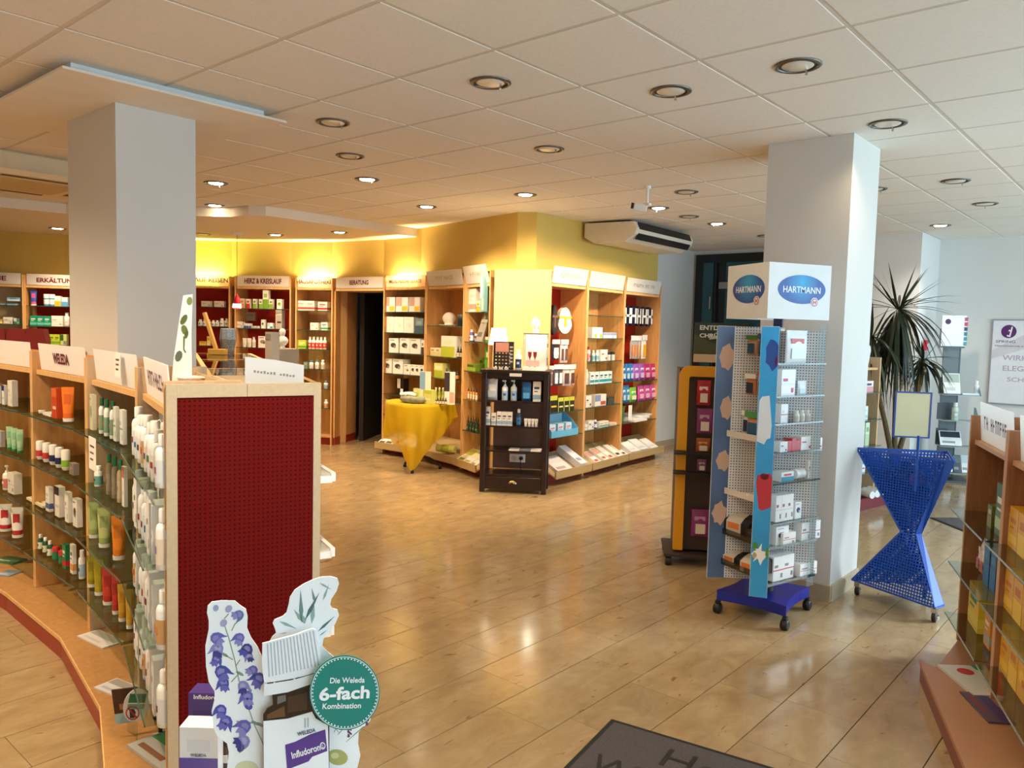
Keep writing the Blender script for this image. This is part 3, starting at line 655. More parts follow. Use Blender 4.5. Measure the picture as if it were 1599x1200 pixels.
tall_bay(R3, 'tall red-backed shelf at the right end of the yellow wall', [.741, 1.0], back=REDBACK, text='~mmnnmnm mnn nmn', tw=.55, th=.04, sign=(.02, .15), tm=C('9d9ba3', .5))
tall_bay(HS, 'tall beech shelf headed HAUSAPOTHEKE on the back wall', ZT, text='HAUSAPOTHEKE', tw=.5, th=.055, lit=(1, .8, .4), tray=False, signmat=MILKW)
tall_bay(HZ, 'tall red-backed shelf headed HERZ & KREISLAUF', [1.26, 1.517, 1.78], back=REDBACK, text='HERZ & KREISLAUF', tw=.52, th=.07, tray=False, bold=.03)
tall_bay(RE, 'tall red-backed shelf headed AUF REISEN beside the left column', [1.27, 1.53, 1.79], back=REDBACK, text='AUF REISEN', tw=.45, th=.06, lit=(.88, 1, .30), tray=False, signmat=MILKW, dx=.12)
tall_bay(ER, 'red-backed shelf headed ERKÄLTUNG left of the left column', [1.24, 1.48, 1.74], back=REDBACK, text='ERKÄLTUNG', tw=.48, th=.07, tray=False, H=2.13, bold=.03)
tall_bay(EL, 'beech shelf at the far left edge, left of the ERKÄLTUNG shelf', [1.24, 1.50, 1.74], back=CREAMB, text='VITAMINE', tw=.5, th=.06, tray=False, H=2.13, dx=-.07, bold=.03)
# corner panel between the runs, with socket
cp = Bay(D(770.5, 8.06), D(858.5, 7.93))
t = thing('corner_panel', 'plain beech corner panel behind the dark brown cabinet', 'panel', tuple(cp.p0), cp.rz)
MB().box(0, cp.L, 0, .02, 0, 2.2, C('e4bd80', .4, amount=.02, name='beech_panel_plain')).build('panel', t)
# BERATUNG portal
bz = Bay(D(522, 10.24), (-7.65, 6.35)); t = thing('doorway_portal', 'beech doorway headed BERATUNG to a dark back room', 'doorway', tuple(bz.p0), bz.rz)
L = bz.L
sheet_sign(t, L, 2.065, 2.205, .012, 0, MILK, 'BERATUNG', .32, .06, ins=.01, bold=.03)
MB().box(.0, L, .02, .5, 2.03, 2.06, BEECHD).build('head_board', t)
mb = MB(); jl = bz.p0.lerp(D(541, 10.6), 1)
def wq(b, p): v = p - b.p0; return (v.dot(b.d), -v.dot(b.n))
q1, q2, q3 = wq(bz, D(531, 10.46)), wq(bz, D(541, 10.56)), wq(bz, D(556, 10.86))
for nme, a_, b_, mt, z0, z1 in (('jamb_panel', (.0, .01), q1, BEECH, .1, 2.03), ('jamb_panel', q1, q2, BEECHD, 0, 2.03), ('jamb_panel', q2, q3, BEECH, .1, 2.03), ('kick_board', (.0, .02), (q1[0], q1[1] + .01), REDKICK, 0, .1), ('kick_board', q2, q3, REDKICK, 0, .1)):
    mb = MB(); mb.bar((a_[0], a_[1], (z0 + z1) / 2), (b_[0], b_[1], (z0 + z1) / 2), .02, z1 - z0, mt); mb.build(nme, t)
MB().bar((q3[0] - .04, q3[1] - .05, 1.1), (q3[0] - .02, q3[1] - .03, 1.1), .02, .3, C('7a4a20', .4)).build('handle_strip', t)
# back-wall filler behind the left column is hidden
# ------------------------------------------------------------------ gondola (low curved shelving) on the left
G = [Vector((*p, 0)) for p in ((-6.47, 1.40), (-5.62, 1.49), (-4.75, 1.50), (-3.90, 1.46), (-3.075, 1.335), (-2.31, 1.09))]
ZG = [.32, .57, .823, 1.08]
GB = []
LBL = ['low beech shelf bay at the far left edge', 'low beech shelf bay at left, next to the WELEDA header', 'low shelf bay under the WELEDA header', 'low shelf bay with the paper note on its header', 'low shelf bay beside the red perforated end panel']
LBL = ['beech gondola bay outside left edge', 'leftmost visible low shelf bay with pale green tubes', 'low shelf bay holding roll-on deodorants and an orange tube', 'low shelf bay with paper notes and yellow tubes', 'low shelf bay beside the red perforated end panel']
SG = [None, None, 'WELEDA', None, '~mmnmmnmm']
for i in range(5):
    b = Bay(G[i], G[i + 1]); GB.append(b); L = b.L; T = .019; dp = .27
    if i == 0: continue
    t = thing('gondola_bay', LBL[i], 'shelf', tuple(b.p0), b.rz, 'low gondola shelf bays'); b.root = t
    if i == 4: L -= .036; dp = .225
    BE = BEECH if i < 3 else BEECHN
    for x in (0, L - T):
        o = MB().box(x + .001, x + T - .001, .002, dp, .105, 1.41, BE).build('side_panel', t); MB().box(x + .001, x + T - .001, -.001, .0019, .105, 1.41, BEECHD).build('edge_strip', o)
        for z in [.2 + .064 * k for k in range(18)]: pass
    MB().box(T, L - T, dp - .012, dp - .001, .105, 1.39, BE).build('back_panel', t)
    MB().box(T, L - T, .02, dp - .012, 1.285, 1.31, BEECHD).build('top_board', t)
    for z in ZG:
        x0, x1 = T + .004, L - T - .004
        if i == 4: x1 -= .03
        P = [(x0 - .02, -.0), (x0 - .0, -.06), (x1 + .0, -.06), (x1 + .02, 0), (x1, dp - .014), (x0, dp - .014)]
        P = [(x0, -.055), (x1, -.055), (x1, dp - .014), (x0, dp - .014)]
        g = MB(); g.prism(P, lambda a, c, z: (a, c, z), z - .008, z, GLASSG); g.box(x0, x1, -.0585, -.0552, z - .008, z, GLASSE); o = g.build('glass_shelf', t)
    sheet_sign(t, L, 1.315, 1.455, .03, .1, MILK, SG[i], .24 if i == 2 else .42, .055, ins=.07, bold=.03)
# plinth with red kick
kp = [at(-260, 905, 0), at(0, 945, 0), at(101, 1030, 0), at(174, 1142, 0)]
kp = [Vector((-6.5, 1.22, 0)), Vector((-5.62, 1.335, 0)), Vector((-4.75, 1.36, 0)), Vector((-3.9, 1.335, 0)), Vector((-3.08, 1.19, 0)), Vector((-2.66, 1.04, 0)), Vector((-2.36, .91, 0))]
t = thing('gondola_plinth', 'curved beech plinth with red skirting under the low shelf bays', 'plinth', (0, 0, 0))
back = [g + Vector((.0, .27, 0)) for g in G]; back[-1] = Vector((-2.24, 1.33, 0))
P = [tuple(p.xy) for p in kp] + [(-2.3, 1.085)] + [tuple(p.xy) for p in back[::-1]]
mb = MB(); mb.prism(P, lambda a, c, z: (a, c, z), .085, .104, wood('plinth_beech', 'b98a55', 'aa7b48')); mb.build('base_board', t)
for a, c in zip(kp, kp[1:]):
    d_ = (c - a).normalized(); n_ = Vector((d_.y, -d_.x, 0))
    mb = MB(); mb.bar(a + d_ * .001 - n_ * .008 + Vector((0, 0, .0425)), c - d_ * .001 - n_ * .008 + Vector((0, 0, .0425)), .014, .083, REDKICK); mb.build('kick_board', t)
    mb = MB(); mb.bar(a + n_ * .002 + Vector((0, 0, .0945)), c + n_ * .002 + Vector((0, 0, .0945)), .004, .019, BEECHD); mb.build('edge_strip', t)
# end panel, double sided
EP = Bay((-2.31, 1.09), (-2.15, 1.53)); L = EP.L
t = thing('gondola_end_panel', 'tall red perforated end panel in a pale frame behind the flower cut-out', 'panel', tuple(EP.p0), EP.rz)
LN = C('b8a689', .5, amount=.06, scale=70, name='pale_frame_laminate')
for x0, x1, nm in ((0, .030, 'frame_upright'), (L - .024, L, 'frame_upright')): MB().box(x0, x1, 0, .03, 0, 1.402, LN).build(nm, t)
for x0, x1 in ((.0302, L * .5 - .0006), (L * .5 + .0006, L - .0242)): MB().box(x0, x1, 0, .03, 1.362, 1.402, LN).build('frame_rail', t)
MB().box(.0302, L - .0242, .004, .02, .05, 1.3618, REDPEG).build('perforated_board', t)
MB().box(.0302, L - .0242, 0, .03, .0, .0498, REDKICK).build('kick_board', t)
# rear half of the gondola (faces the counter): backs, top and shelf ends that show past the red panel
tR = thing('rear_gondola_bay', 'rear side of the low shelving, its white shelf ends showing past the red panel', 'shelf', tuple(EP.p0), EP.rz)
MB().box(.26, L - .002, .031, .75, 1.36, 1.38, LN).build('top_board', tR)
MB().box(.235, .255, .031, .75, .1, 1.38, LINO).build('back_panel', tR)
for z in (.30, .555, .83, 1.09):
    mb = MB(); mb.box(.258, L + .045, .04, .74, z - .006, z, clear('shelf_white_glass', 'eef2f0', .2, .05, .5)); o = mb.build('glass_shelf', tR)
    MB().box(.3, L + .05, .036, .05, z - .03, z - .0065, WHITE).build('shelf_bracket', o); MB().box(L + .046, L + .062, .036, .3, z - .026, z + .004, WHITE).build('price_rail', o)
# white header of the rear side
p = D(383, 2.62); q = D(475, 2.72)
hb = Bay(p, q); t = thing('rear_header_sign', 'white acrylic header seen from behind, above the right half of the red panel', 'sign', tuple(hb.p0), hb.rz)
_, z0 = hb.sz(383, 600); _, z1 = hb.sz(383, 557); _, z2 = hb.sz(475, 570)
mb = MB(); mb.prism([(0, 1.381), (hb.L, 1.381), (hb.L, z2), (hb.L * .5, (z1 + z2) / 2 + .004), (0, z1)], lambda a, c, z: (a, z, c), 0, .004, clear('white_acrylic_cool', 'ffffff', .1, .2, .9, 'e6edf5')); mb.build('plate', t)
g = MB(); rg = random.Random(9)
for k in range(13):
    if k not in (7,): x = hb.L * (.14 + .055 * k); z = (z1 + 1.381) / 2 - .004 - k * .0014; g.box(x, x + hb.L * .035, -.0008, -.0002, z, z + .006 + rg.random() * .004, C('77808c', .5))
g.build('faded_lettering', t)['kind'] = 'stuff'
# ------------------------------------------------------------------ stock of the shelves (x0, x1, y_top, count, kind, description, colours, ...)
W = 'f2efe8'
def S(b, z, where, *items, **k): stock(b, z, where, items, **k)
# blood-pressure bay
S(M_, 1.77, 'top shelf of the blood pressure bay', (599.5, 617, 464, 1, 'carton', 'white, blue and yellow carton', 'f4f1ea/f0c52e/c9a898/q', .13), (618, 637, 464, 1, 'carton', 'white, blue and yellow carton', 'f4f1ea/f0c52e/c9a898/q', .13), (638.5, 656, 464, 1, 'carton', 'white, blue and yellow carton', 'f4f1ea/f0c52e/c9a898/q', .13))
S(M_, 1.515, 'second shelf of the blood pressure bay', (599.5, 646, 494.5, 3, 'carton', 'plain white carton', 'f6f2e8/efeade/e6e0d2/p', .14), (648, 661, 497, 1, 'carton', 'grey-blue carton', '7c8f9c/45606e/9aaab4/h', .14))
S(M_, 1.262, 'third shelf of the blood pressure bay', (607, 622, 528, 1, 'carton', 'white monitor carton', 'f4f0e8/4a4240/9a8f88/p', .13), (624, 656, 528, 2, 'carton', 'white monitor carton', 'f4f0e8/4a4240/9a8f88/p', .13), (657.5, 662, 531, 1, 'carton', 'narrow white carton', 'f4f0e8/4a4240/9a8f88/h', .13))
S(M_, 1.003, 'fourth shelf of the blood pressure bay', (597.5, 611.5, 560, 1, 'carton', 'white monitor carton', 'f4f0e8/4a4240/9a8f88/p', .13), (613, 629, 561, 1, 'carton', 'white monitor carton', 'f4f0e8/4a4240/9a8f88/p', .13), (630, 640, 569, 1, 'carton', 'small white carton', 'f4f0e8/d8d2c8/4a4240/p', .1), (641, 662, 570, 3, 'carton', 'small white carton with dark picture', 'f4f0e8/3c3430/8a8078/p', .08))
S(M_, .745, 'fifth shelf of the blood pressure bay', (620, 630, 591, 1, 'carton', 'tall black and white carton', '1e1a1a/e8e2da/c8c0b8/q', .09))
S(M_, .49, 'lowest shelf of the blood pressure bay', (601, 615, 623, 1, 'carton', 'black and blue carton', '26242c/7aa0c4/e0dcd4/q', .12))
# shelf behind the draped table
S(N_, 1.61, 'top shelf behind the draped table', (673, 705, 487, 1, 'ball', 'white globe lamp on a saucer', 'f2ead8/f6efe0'), (708, 722, 491, 1, 'jar', 'dark green speaker-like round device', '2c3a34/1c2622/3c4a42', .14))
S(N_, 1.253, 'second shelf behind the draped table', (671, 687, 543, 2, 'carton', 'small cream carton', 'eadfb8/d8c88a/a89a60/h', .08), (688, 710, 524.5, 1, 'carton', 'white and lime green carton', 'f0eee0/b8c23a/e6e8c8/h', .12), (711, 720, 541, 2, 'dropper', 'dark brown dropper bottle', '2a1c14/e8dcc0/c9612c/1c1614'))
S(N_, 1.0, 'third shelf behind the draped table', (677, 691, 567, 1, 'carton', 'yellow-green carton', 'dfe08a/a8b838/f0efd0/h', .1), (692, 715, 576, 4, 'dropper', 'small dark bottle with orange label', '2a1c14/e08a3a/f0d8a0/1c1614', .03))
# corner shelf left of the cabinet
S(K_, 1.768, 'top shelf left of the dark cabinet', (727.5, 743, 450, 1, 'carton', 'tall white and pink carton', 'f6ece4/e8a898/f0ddd4/a', .1), (743.5, 749, 470, 1, 'carton', 'small yellow and white carton', 'f4ecc8/e8b82c/d89a20/h', .05), (750, 755, 472, 1, 'carton', 'small cream carton', 'f4ecd0/e0c868/d8b040/h', .05))
S(K_, 1.442, 'second shelf left of the dark cabinet', (730, 737, 514, 1, 'bottle', 'blue and white bottle', '5a5ca8/e8e4f0/3c3c80'), (737.5, 743, 521, 1, 'bottle', 'small dark blue bottle', '2a2a4a/8a80b8/c8c0e0'), (757, 763, 526, 1, 'carton', 'small white carton', 'f0efe4/4a9a5a/d8e4d0/h', .04), (763.5, 768, 523, 1, 'bottle', 'small green bottle', '1f6a3a/e8f0e0/c8d8c0'))
S(K_, 1.12, 'third shelf left of the dark cabinet', (724, 742, 568, 1, 'box', 'green carton in slanted tray', '6c8c28/9ab83c/2c3418/h', .12), (737, 757, 558, 1, 'box', 'green carton behind the slanted tray', '7c9c30/9ab83c/2c3418/h', .10, .0, .2), (757, 767, 542, 1, 'box', 'bright green box', '3f8a2a/5aa83c/c8e0b0/h', .1))
S(K_, .80, 'fourth shelf left of the dark cabinet', (724, 744, 605, 5, 'dropper', 'black-capped bottle with orange label', 'e89a4a/f4e8d0/d87a2c/171414'))
S(K_, .455, 'lowest shelf left of the dark cabinet', (724, 747, 649, 6, 'dropper', 'small dark green bottle', '1c3422/2c4a30/d8d8c0/141414'), (727, 745, 655, 4, 'dropper', 'small dark green bottle in front', '1c3422/2c4a30/d8d8c0/141414', .03, 0, -.0))
t = place('carton', K_.w(.46, -.02, 1.7685), K_.rz, .085, .37, .05, '7fb0b0/e0c8b0/f0f0ea/q', 'tall teal display card with a face, at the right end of the corner shelf', None)
o = place('flat', K_.w(.30, .05, 1.4425), K_.rz, .13, .36, .02, '9a948c/c9c4bc/5a5450', 'grey display board leaning on the corner shelf beside the table lamp', None); o.rotation_euler = (math.radians(72), 0, K_.rz + .1)
# right run
def hangs(b, where, items, group=None):   # things hung on hooks: (x0,x1,ytop,ybot,n,kind,desc,c,depth,inset)
    k = 0; tot = sum(i[4] for i in items)
    for x0, x1, yt, yb, n, kind, desc, c, d, ins in items:
        a0, _ = b.sz(x0, yt, ins); a1, _ = b.sz(x1, yt, ins); _, zt = b.sz((x0 + x1) / 2, yt, ins); _, zb = b.sz((x0 + x1) / 2, yb, ins)
        for i in range(n):
            a = a0 + (a1 - a0) * (i + .5) / n
            o = place(kind, b.w(a, ins, zb), b.rz + random.uniform(-.12, .12), (a1 - a0) / n * 1.02, zt - zb, d, c, '%s%s, %s' % (desc, ', %s from left' % ordw[k] if tot > 1 else '', where), group or 'packs hung on ' + where)
            mb = MB(); wl_ = .345 - ins; mb.tube([(0, .002, zt - zb - .012), (0, wl_, zt - zb - .008)], .003, CHROME, 5); mb.build('hook', o); k += 1
hangs(R1, 'top hooks right of the cabinet', [(862, 872, 476, 523, 1, 'loop', 'black sandal-shaped pack', '26221f/38322c/8a5a50', .05, .16), (873.5, 893, 480, 521, 1, 'loop', 'white and lime slipper pack', 'e8ecd8/f2f4ea/9ab82c', .05, .14)])
hangs(R1, 'middle hooks right of the cabinet', [(862, 876, 530, 562, 1, 'hang', 'white card with dark ring', '2a2628/e8e4e2/f2e0dc/x', .03, .12), (876.5, 888, 530, 566, 2, 'hang', 'narrow white and red pack', 'e6ded8/6a4a48/f0d4cc', .03, .12)])
hangs(R1, 'lower hooks right of the cabinet', [(857, 865, 571, 602, 1, 'hang', 'pinkish white pack', 'cbb4ac/8a6a64/f4e8e4', .03, .06), (866, 880, 569, 602, 2, 'hang', 'dark grey and white pack', '4a4248/e8e4e2/f2ece8/x', .03, .06), (881, 900, 569, 602, 2, 'hang', 'white pack with brown print', 'd8cac2/5a3c38/f2e8e4', .03, .06)])
S(R1, .735, 'upper shelf right of the cabinet', (858, 871, 618, 1, 'carton', 'yellow and black carton', '2c2820/c8cc4a/f0c83a/t', .12), (871.5, 897, 620, 3, 'carton', 'small yellow-green and black carton', '34321e/c8cc4a/f0e8c0/t', .1))
hangs(R3, 'top hooks of the right end bay', [(976, 1019, 478, 509, 5, 'loop', 'navy slipper pack with white H', '1c2038/1c2038/f2f2f4/h', .045, .1)])
hangs(R3, 'middle hooks of the right end bay', [(986, 1003, 524, 560, 4, 'hang', 'slim silver and orange brush pack', 'b8b4b4/d88a3c/e8ecf0', .03, .1), (1003, 1012, 523, 560, 1, 'hang', 'slim white and yellow brush pack', 'f0eeea/f0b83a/f6f4f0', .03, .1)])
S(R3, 1.0, 'upper shelf of the right end bay', (973, 991, 568, 3, 'pouch', 'blue liquid pouch with white top', '2a78c0/c8e0f0/f0f4f8', .05), (991, 1008, 568, 2, 'pouch', 'violet liquid pouch with white top', '9a5ac0/d8c0e8/f4f0f8', .05), (1008, 1026, 568, 2, 'pouch', 'magenta liquid pouch with white top', 'c02c78/e8a8c8/f8f0f4', .05), inset=.02)
S(R3, .741, 'lower shelf of the right end bay', (973, 985, 602, 2, 'pouch', 'blue liquid pouch with white top', '3a88c4/c8e0f0/f0f4f8', .05), (985, 996, 605, 1, 'pouch', 'green and white liquid pouch', '7ac04a/e8f4d8/f4f8f0', .05), (998, 1026, 601, 3, 'pouch', 'pink liquid pouch with white top', 'c84c9a/f0c0dc/f8f4f8', .05), inset=.02)
S(R2, 1.515, 'second shelf of the middle right bay', (925, 941, 511, 2, 'carton', 'white and lime green carton', 'f4f4ec/9ac83a/f4f4f0/q', .08), (942, 963, 519, 4, 'carton', 'small pale blue carton', 'a8b4d8/e0e6f4/8894c0/h', .06))
S(R2, 1.257, 'third shelf of the middle right bay', (919, 925, 541, 1, 'bottle', 'white bottle with red cap', 'f4eeea/e0a0a0/c03030/c83a30'), (926, 938, 547, 2, 'bottle', 'white and turquoise bottle', 'f4f4f2/8ac8d8/4a9ab0'), (938.5, 949, 546, 1, 'carton', 'white carton', 'f2ece4/d8d0c8/a83c34/s', .06), (950, 963, 549, 2, 'jar', 'white jar with black lid', 'f0eeea/e0dcd8/1a1a1a'))
S(R2, 1.0, 'fourth shelf of the middle right bay', (915.5, 921, 577, 1, 'bottle', 'white bottle', 'f4f4f2/e8e8e6/c8c8c6'), (922, 935, 581, 2, 'carton', 'white and teal carton', 'f4f4f2/3a9aa8/2c3440/a', .06), (936, 956, 580, 3, 'carton', 'teal and white carton', 'dff0f0/2c98ac/1c4a5c/a', .06))
S(R2, .745, 'fifth shelf of the middle right bay', (915, 924, 618, 1, 'carton', 'white carton', 'f2ece6/e8d8d0/3a3438/s', .06), (929, 947, 616, 1, 'carton', 'white carton with picture', 'f4efe8/c85a44/8a9ac8/q', .08), (948.5, 959, 620, 1, 'carton', 'dark green-grey carton', '3c4640/4c5650/5c6660/h', .09))
S(R2, .49, 'sixth shelf of the middle right bay', (912, 918, 663, 1, 'carton', 'small white carton', 'f2ece6/3a3438/e8d8d0/s', .05), (919, 928, 657, 1, 'carton', 'white carton', 'f4f0ea/d0a8a0/3a4a6a/s', .06), (929, 935, 656, 1, 'bottle', 'small blue and white bottle', '34508a/e8ecf4/c8d0e0'), (936, 950, 658, 2, 'carton', 'white and green carton', 'f4f0ea/4aa88a/c8b040/a', .06), (953, 968, 660, 1, 'box', 'flat pinkish box', 'f0d8cc/f4e8e0/d8a898/s', .12))
# trays of the tall run
def tray_flat(b, where, *items):
    sl = math.atan2(.18, .35)
    for k, (px, py, w, d, h, c, desc) in enumerate(items):
        a, _ = b.sz(px, py, 0)
        o = place('flat', b.w(a, -.085, .103 + .008 * (k % 2)), b.rz + random.uniform(-.08, .08), w, d, h, c, '%s, in the tray %s' % (desc, where), 'packs in the bottom trays')
        o.rotation_euler = (sl, 0, b.rz + random.uniform(-.06, .06))
tray_flat(R1, 'right of the dark cabinet', (872, 735, .26, .26, .035, 'f0e8e8/e8dcdc/c8a8a8', 'flat white pack'), (898, 722, .13, .34, .075, 'eceaf4/dcd8ec/9a94b8', 'long white box'))
tray_flat(R2, 'of the middle right bay', (925, 722, .12, .22, .03, 'f4eeea/d8a090/b83c34', 'white folded pack with red edge, far left'), (937, 718, .12, .24, .03, 'f4eeea/d8a090/b83c34', 'white folded pack with red edge, second'), (948, 714, .12, .26, .03, 'f4eeea/f0e0da/b83c34', 'white folded pack with red edge, third'), (959, 711, .12, .25, .03, 'f4f0ec/f0e8e4/2c2c34', 'white folded pack with dark corner, fourth'), (968, 708, .1, .24, .03, 'f4f0ec/f0e8e4/2c2c34', 'white folded pack with dark corner, last'))
tray_flat(R3, 'at the right end of the run', (980, 702, .2, .2, .07, 'e8e8ea/f4f4f6/d0d4dc', 'white plastic-wrapped bag, left'), (995, 697, .2, .22, .06, 'e4e6ea/f4f4f6/c8d0dc', 'white plastic-wrapped bag, middle'), (1010, 694, .2, .2, .06, 'e8e8ec/f4f4f6/d0d4dc', 'white plastic-wrapped bag, right'))
tray_flat(M_, 'below the blood pressure cartons', (602, 680, .17, .27, .012, 'f2efe6/8ab0b8/5a5048', 'white and green brochure, left'), (613, 682, .17, .27, .012, 'f2efe6/b8c8a0/5a5048', 'white and green brochure, right'), (640, 692, .3, .28, .02, 'f4f0e6/e8d8c0/c8b8a0', 'white brochure stack'))
tray_flat(K_, 'left of the dark cabinet', (727, 718, .2, .26, .012, 'f0eed8/c8c84a/8a9a3a', 'yellow and green magazine'), (738, 724, .16, .2, .012, 'f2efe2/e8e0b8/b8b060', 'white and yellow leaflet'), (746, 728, .14, .2, .012, 'f4f0e6/e0dcc8/a8a088', 'white leaflet beside the cabinet leg'))
# blue wire-like display in red bay
a, _ = R1.sz(866, 670, 0); t = thing('display_tray', 'light blue cardboard counter display on the lower shelf right of the cabinet', 'display', tuple(R1.w(.06, -.02, .4775)), R1.rz)
LB = C('6ab8e0', .4)
mb = MB(); mb.box(0, .5, 0, .22, 0, .01, LB); mb.box(0, .5, -.001, .003, .01, .07, LB); mb.build('tray', t)
MB().prism([(0, .01), (.22, .01), (.22, .25), (.1, .17), (0, .07)], lambda a, c, z: (z, a, c), .5, .504, LB).build('tray_side', t); MB().prism([(0, .01), (.22, .01), (.22, .25), (.1, .17), (0, .07)], lambda a, c, z: (z, a, c), -.004, 0, LB).build('tray_side', t)
MB().box(.0, .5, .216, .222, .01, .25, C('a8d4ec', .4)).build('back_card', t)
for k in range(3): place('carton', R1.w(.15 + .15 * k, .03, .489), R1.rz, .11, .12, .08, 'c8e4f4/4a98cc/e87a6a/a', 'small pale blue carton, %s in the blue counter display' % ordw[k], 'cartons in the blue display')
# green bucket, towels
t = thing('bucket', 'green bucket with a white cloth over its rim, bottom right bay', 'bucket', tuple(R3.w(.1, .13, .495)), R3.rz)
mb = MB(); mb.lathe([(.085, 0), (.11, .2), (.115, .2), (.09, -.0)][:3], C('4aa02c', .35), 20); mb.build('pail', t)
mb = MB(); mb.lathe([(.116, .19), (.12, .2), (.116, .21)], C('3a8a22', .35), 20, cap=False); mb.build('rim', t)
t = tag(MB().cbox(.06, .14, -.145, -.135, .03, .215, C('f0f0ee', .8), .004).build('white_cloth', None, tuple(R3.w(.1, .13, .495)), R3.rz), 'white cloth hanging over the green bucket', 'cloth')
mb = MB(); mb.box(.019, R3.L - .02, .0, .34, .486, .494, GLASSG); mb.box(.019, R3.L - .02, -.003, -.0002, .486, .494, GLASSE); mb.build('glass_shelf', R3.root)
for k in range(3): place('flat', R3.w(.45 + .12 * k, -.03 + .02 * k, .4955 + k * .022), R3.rz + .05 * k, .32, .3, .021, 'f4f4f4/ececec/d8d8dc', 'flat white wrapped pack beside the green bucket, %s in the stack' % ('bottom', 'middle', 'top')[k], 'white packs beside the bucket')
# HAUSAPOTHEKE
S(HS, 1.77, 'top shelf under HAUSAPOTHEKE', (463, 491, 469.5, 2, 'carton', 'white carton with red corner', 'f2e8da/c8483a/d8a080/a', .12), (496, 511, 471, 1, 'carton', 'white and crimson carton', 'f0e6da/b82c44/8a2030/a', .12))
S(HS, 1.515, 'second shelf under HAUSAPOTHEKE', (484, 497, 503.7, 1, 'carton', 'white carton', 'f2ecdc/e0d8c4/a89c84/s', .1), (501, 511.5, 503, 1, 'carton', 'white and green carton', 'f2ecdc/3a9a5a/3c6ab0/a', .1))
S(HS, 1.262, 'third shelf under HAUSAPOTHEKE', (465, 478, 531, 1, 'carton', 'lime green carton', 'b8d048/6aa02c/e8f0c0/a', .1), (480, 509, 526, 5, 'bottle', 'small white bottle', 'f4f0e8/d84a3a/f4f0e8/f4f0e8'))
S(HS, 1.0, 'fourth shelf under HAUSAPOTHEKE', (474, 480, 565, 1, 'carton', 'grey-green carton', '8a9a8c/7a8a7c/a8b4a8/h', .1), (481, 488, 562.5, 1, 'bottle', 'white bottle with blue cap', 'f2eee4/e8e4da/c8c4ba/4a90b0'), (490, 497, 562, 1, 'bottle', 'white bottle with blue cap', 'f2eee4/e8e4da/c8c4ba/4a90b0'), (499, 506, 562, 1, 'bottle', 'white bottle', 'f2eee4/d8c8b0/c8c4ba'))
S(HS, .745, 'fifth shelf under HAUSAPOTHEKE', (504, 511, 595, 1, 'bottle', 'white bottle with blue top', 'f2eee4/8ab4d0/c8c4ba/5a90c0'))
S(HS, .49, 'lowest shelf under HAUSAPOTHEKE', (504, 511, 624, 1, 'bottle', 'white and orange bottle', 'f2eee4/d89a5a/c8c4ba'))
# HERZ & KREISLAUF
S(HZ, 1.78, 'top shelf under HERZ & KREISLAUF', (374, 381, 466, 1, 'carton', 'cream and orange carton', 'e8d8b8/d8a060/c88a50/h', .07), (384, 390, 466.5, 1, 'carton', 'narrow red and white carton', 'f2ece0/c83a34/c83a34/h', .05), (394.5, 400, 466.5, 1, 'carton', 'narrow green and white carton', 'f0eedc/8ab03c/6a9a2c/h', .05), (404, 409.5, 467, 1, 'carton', 'small green and white carton', 'f0eedc/8ab03c/6a9a2c/h', .05), (410, 419, 452.5, 1, 'carton', 'tall white carton with green band', 'f2f0e2/7aa82c/a8c060/h', .07), (420, 426, 467, 1, 'carton', 'green and white carton', 'f0eedc/8ab03c/6a9a2c/h', .05), (432, 440.5, 467, 1, 'carton', 'white carton with green dot', 'f2f0e2/7aa82c/a8c060/p', .06))
S(HZ, 1.517, 'second shelf under HERZ & KREISLAUF', (368.5, 379, 502, 1, 'carton', 'white carton', 'f2ece0/3a3a40/c8c0b0/s', .07), (381, 392, 505, 3, 'carton', 'small white and blue carton', 'e8e8e4/3a5a9a/c8ccd4/h', .04), (393, 404, 509, 2, 'carton', 'low white and green carton', 'f0f0e8/4a9a6a/c83a34/a', .04), (407.5, 413, 499, 1, 'carton', 'small white carton with green print', 'f2f0e6/3a6a4a/a8a89a/p', .05), (417, 426, 504, 1, 'carton', 'white and turquoise carton', 'f2f2ec/2c9aa8/c8d8d8/q', .06), (430, 440, 484, 1, 'carton', 'tall grey dispenser box', 'b4aea2/c8c2b6/3a3430/t', .1))
S(HZ, 1.26, 'third shelf under HERZ & KREISLAUF', (377, 391, 528, 2, 'jar', 'white jar', 'ece6da/d8d0c0/e4ddd0'), (392, 398, 526, 1, 'bottle', 'white bottle', 'f0ebe0/d8d0c0/c8c0b0'), (403, 418, 525, 1, 'carton', 'white carton with dark print', 'ece6da/8a8278/5a5248/p', .08))
a, z = HZ.sz(385, 494, .2); place('carton', HZ.w(a, .3, z - .06), HZ.rz, .15, .12, .04, '9a8a7c/a89888/8a7a6c/h', 'grey-brown box hung on the red back board under HERZ & KREISLAUF')
S(RE, 1.79, 'top shelf under AUF REISEN', (314, 330, 470, 1, 'carton', 'cream carton', 'e8dccc/d4c4b0/a89884/s', .08), (334, 350, 470, 1, 'carton', 'cream carton', 'e8dccc/d4c4b0/a89884/s', .08))
S(RE, 1.53, 'second shelf under AUF REISEN', (308, 315, 498.5, 1, 'bottle', 'white tablet bottle', 'f2eee6/e8e4dc/4a4a50'), (315, 328, 498.5, 2, 'bottle', 'white tablet bottle', 'f2eee6/e8e4dc/4a4a50'), (329, 341, 500, 2, 'bottle', 'white tablet bottle', 'f2eee6/e8e4dc/4a4a50'), (341.5, 357, 497, 2, 'bottle', 'white tablet bottle', 'f2eee6/e8e4dc/4a4a50'))
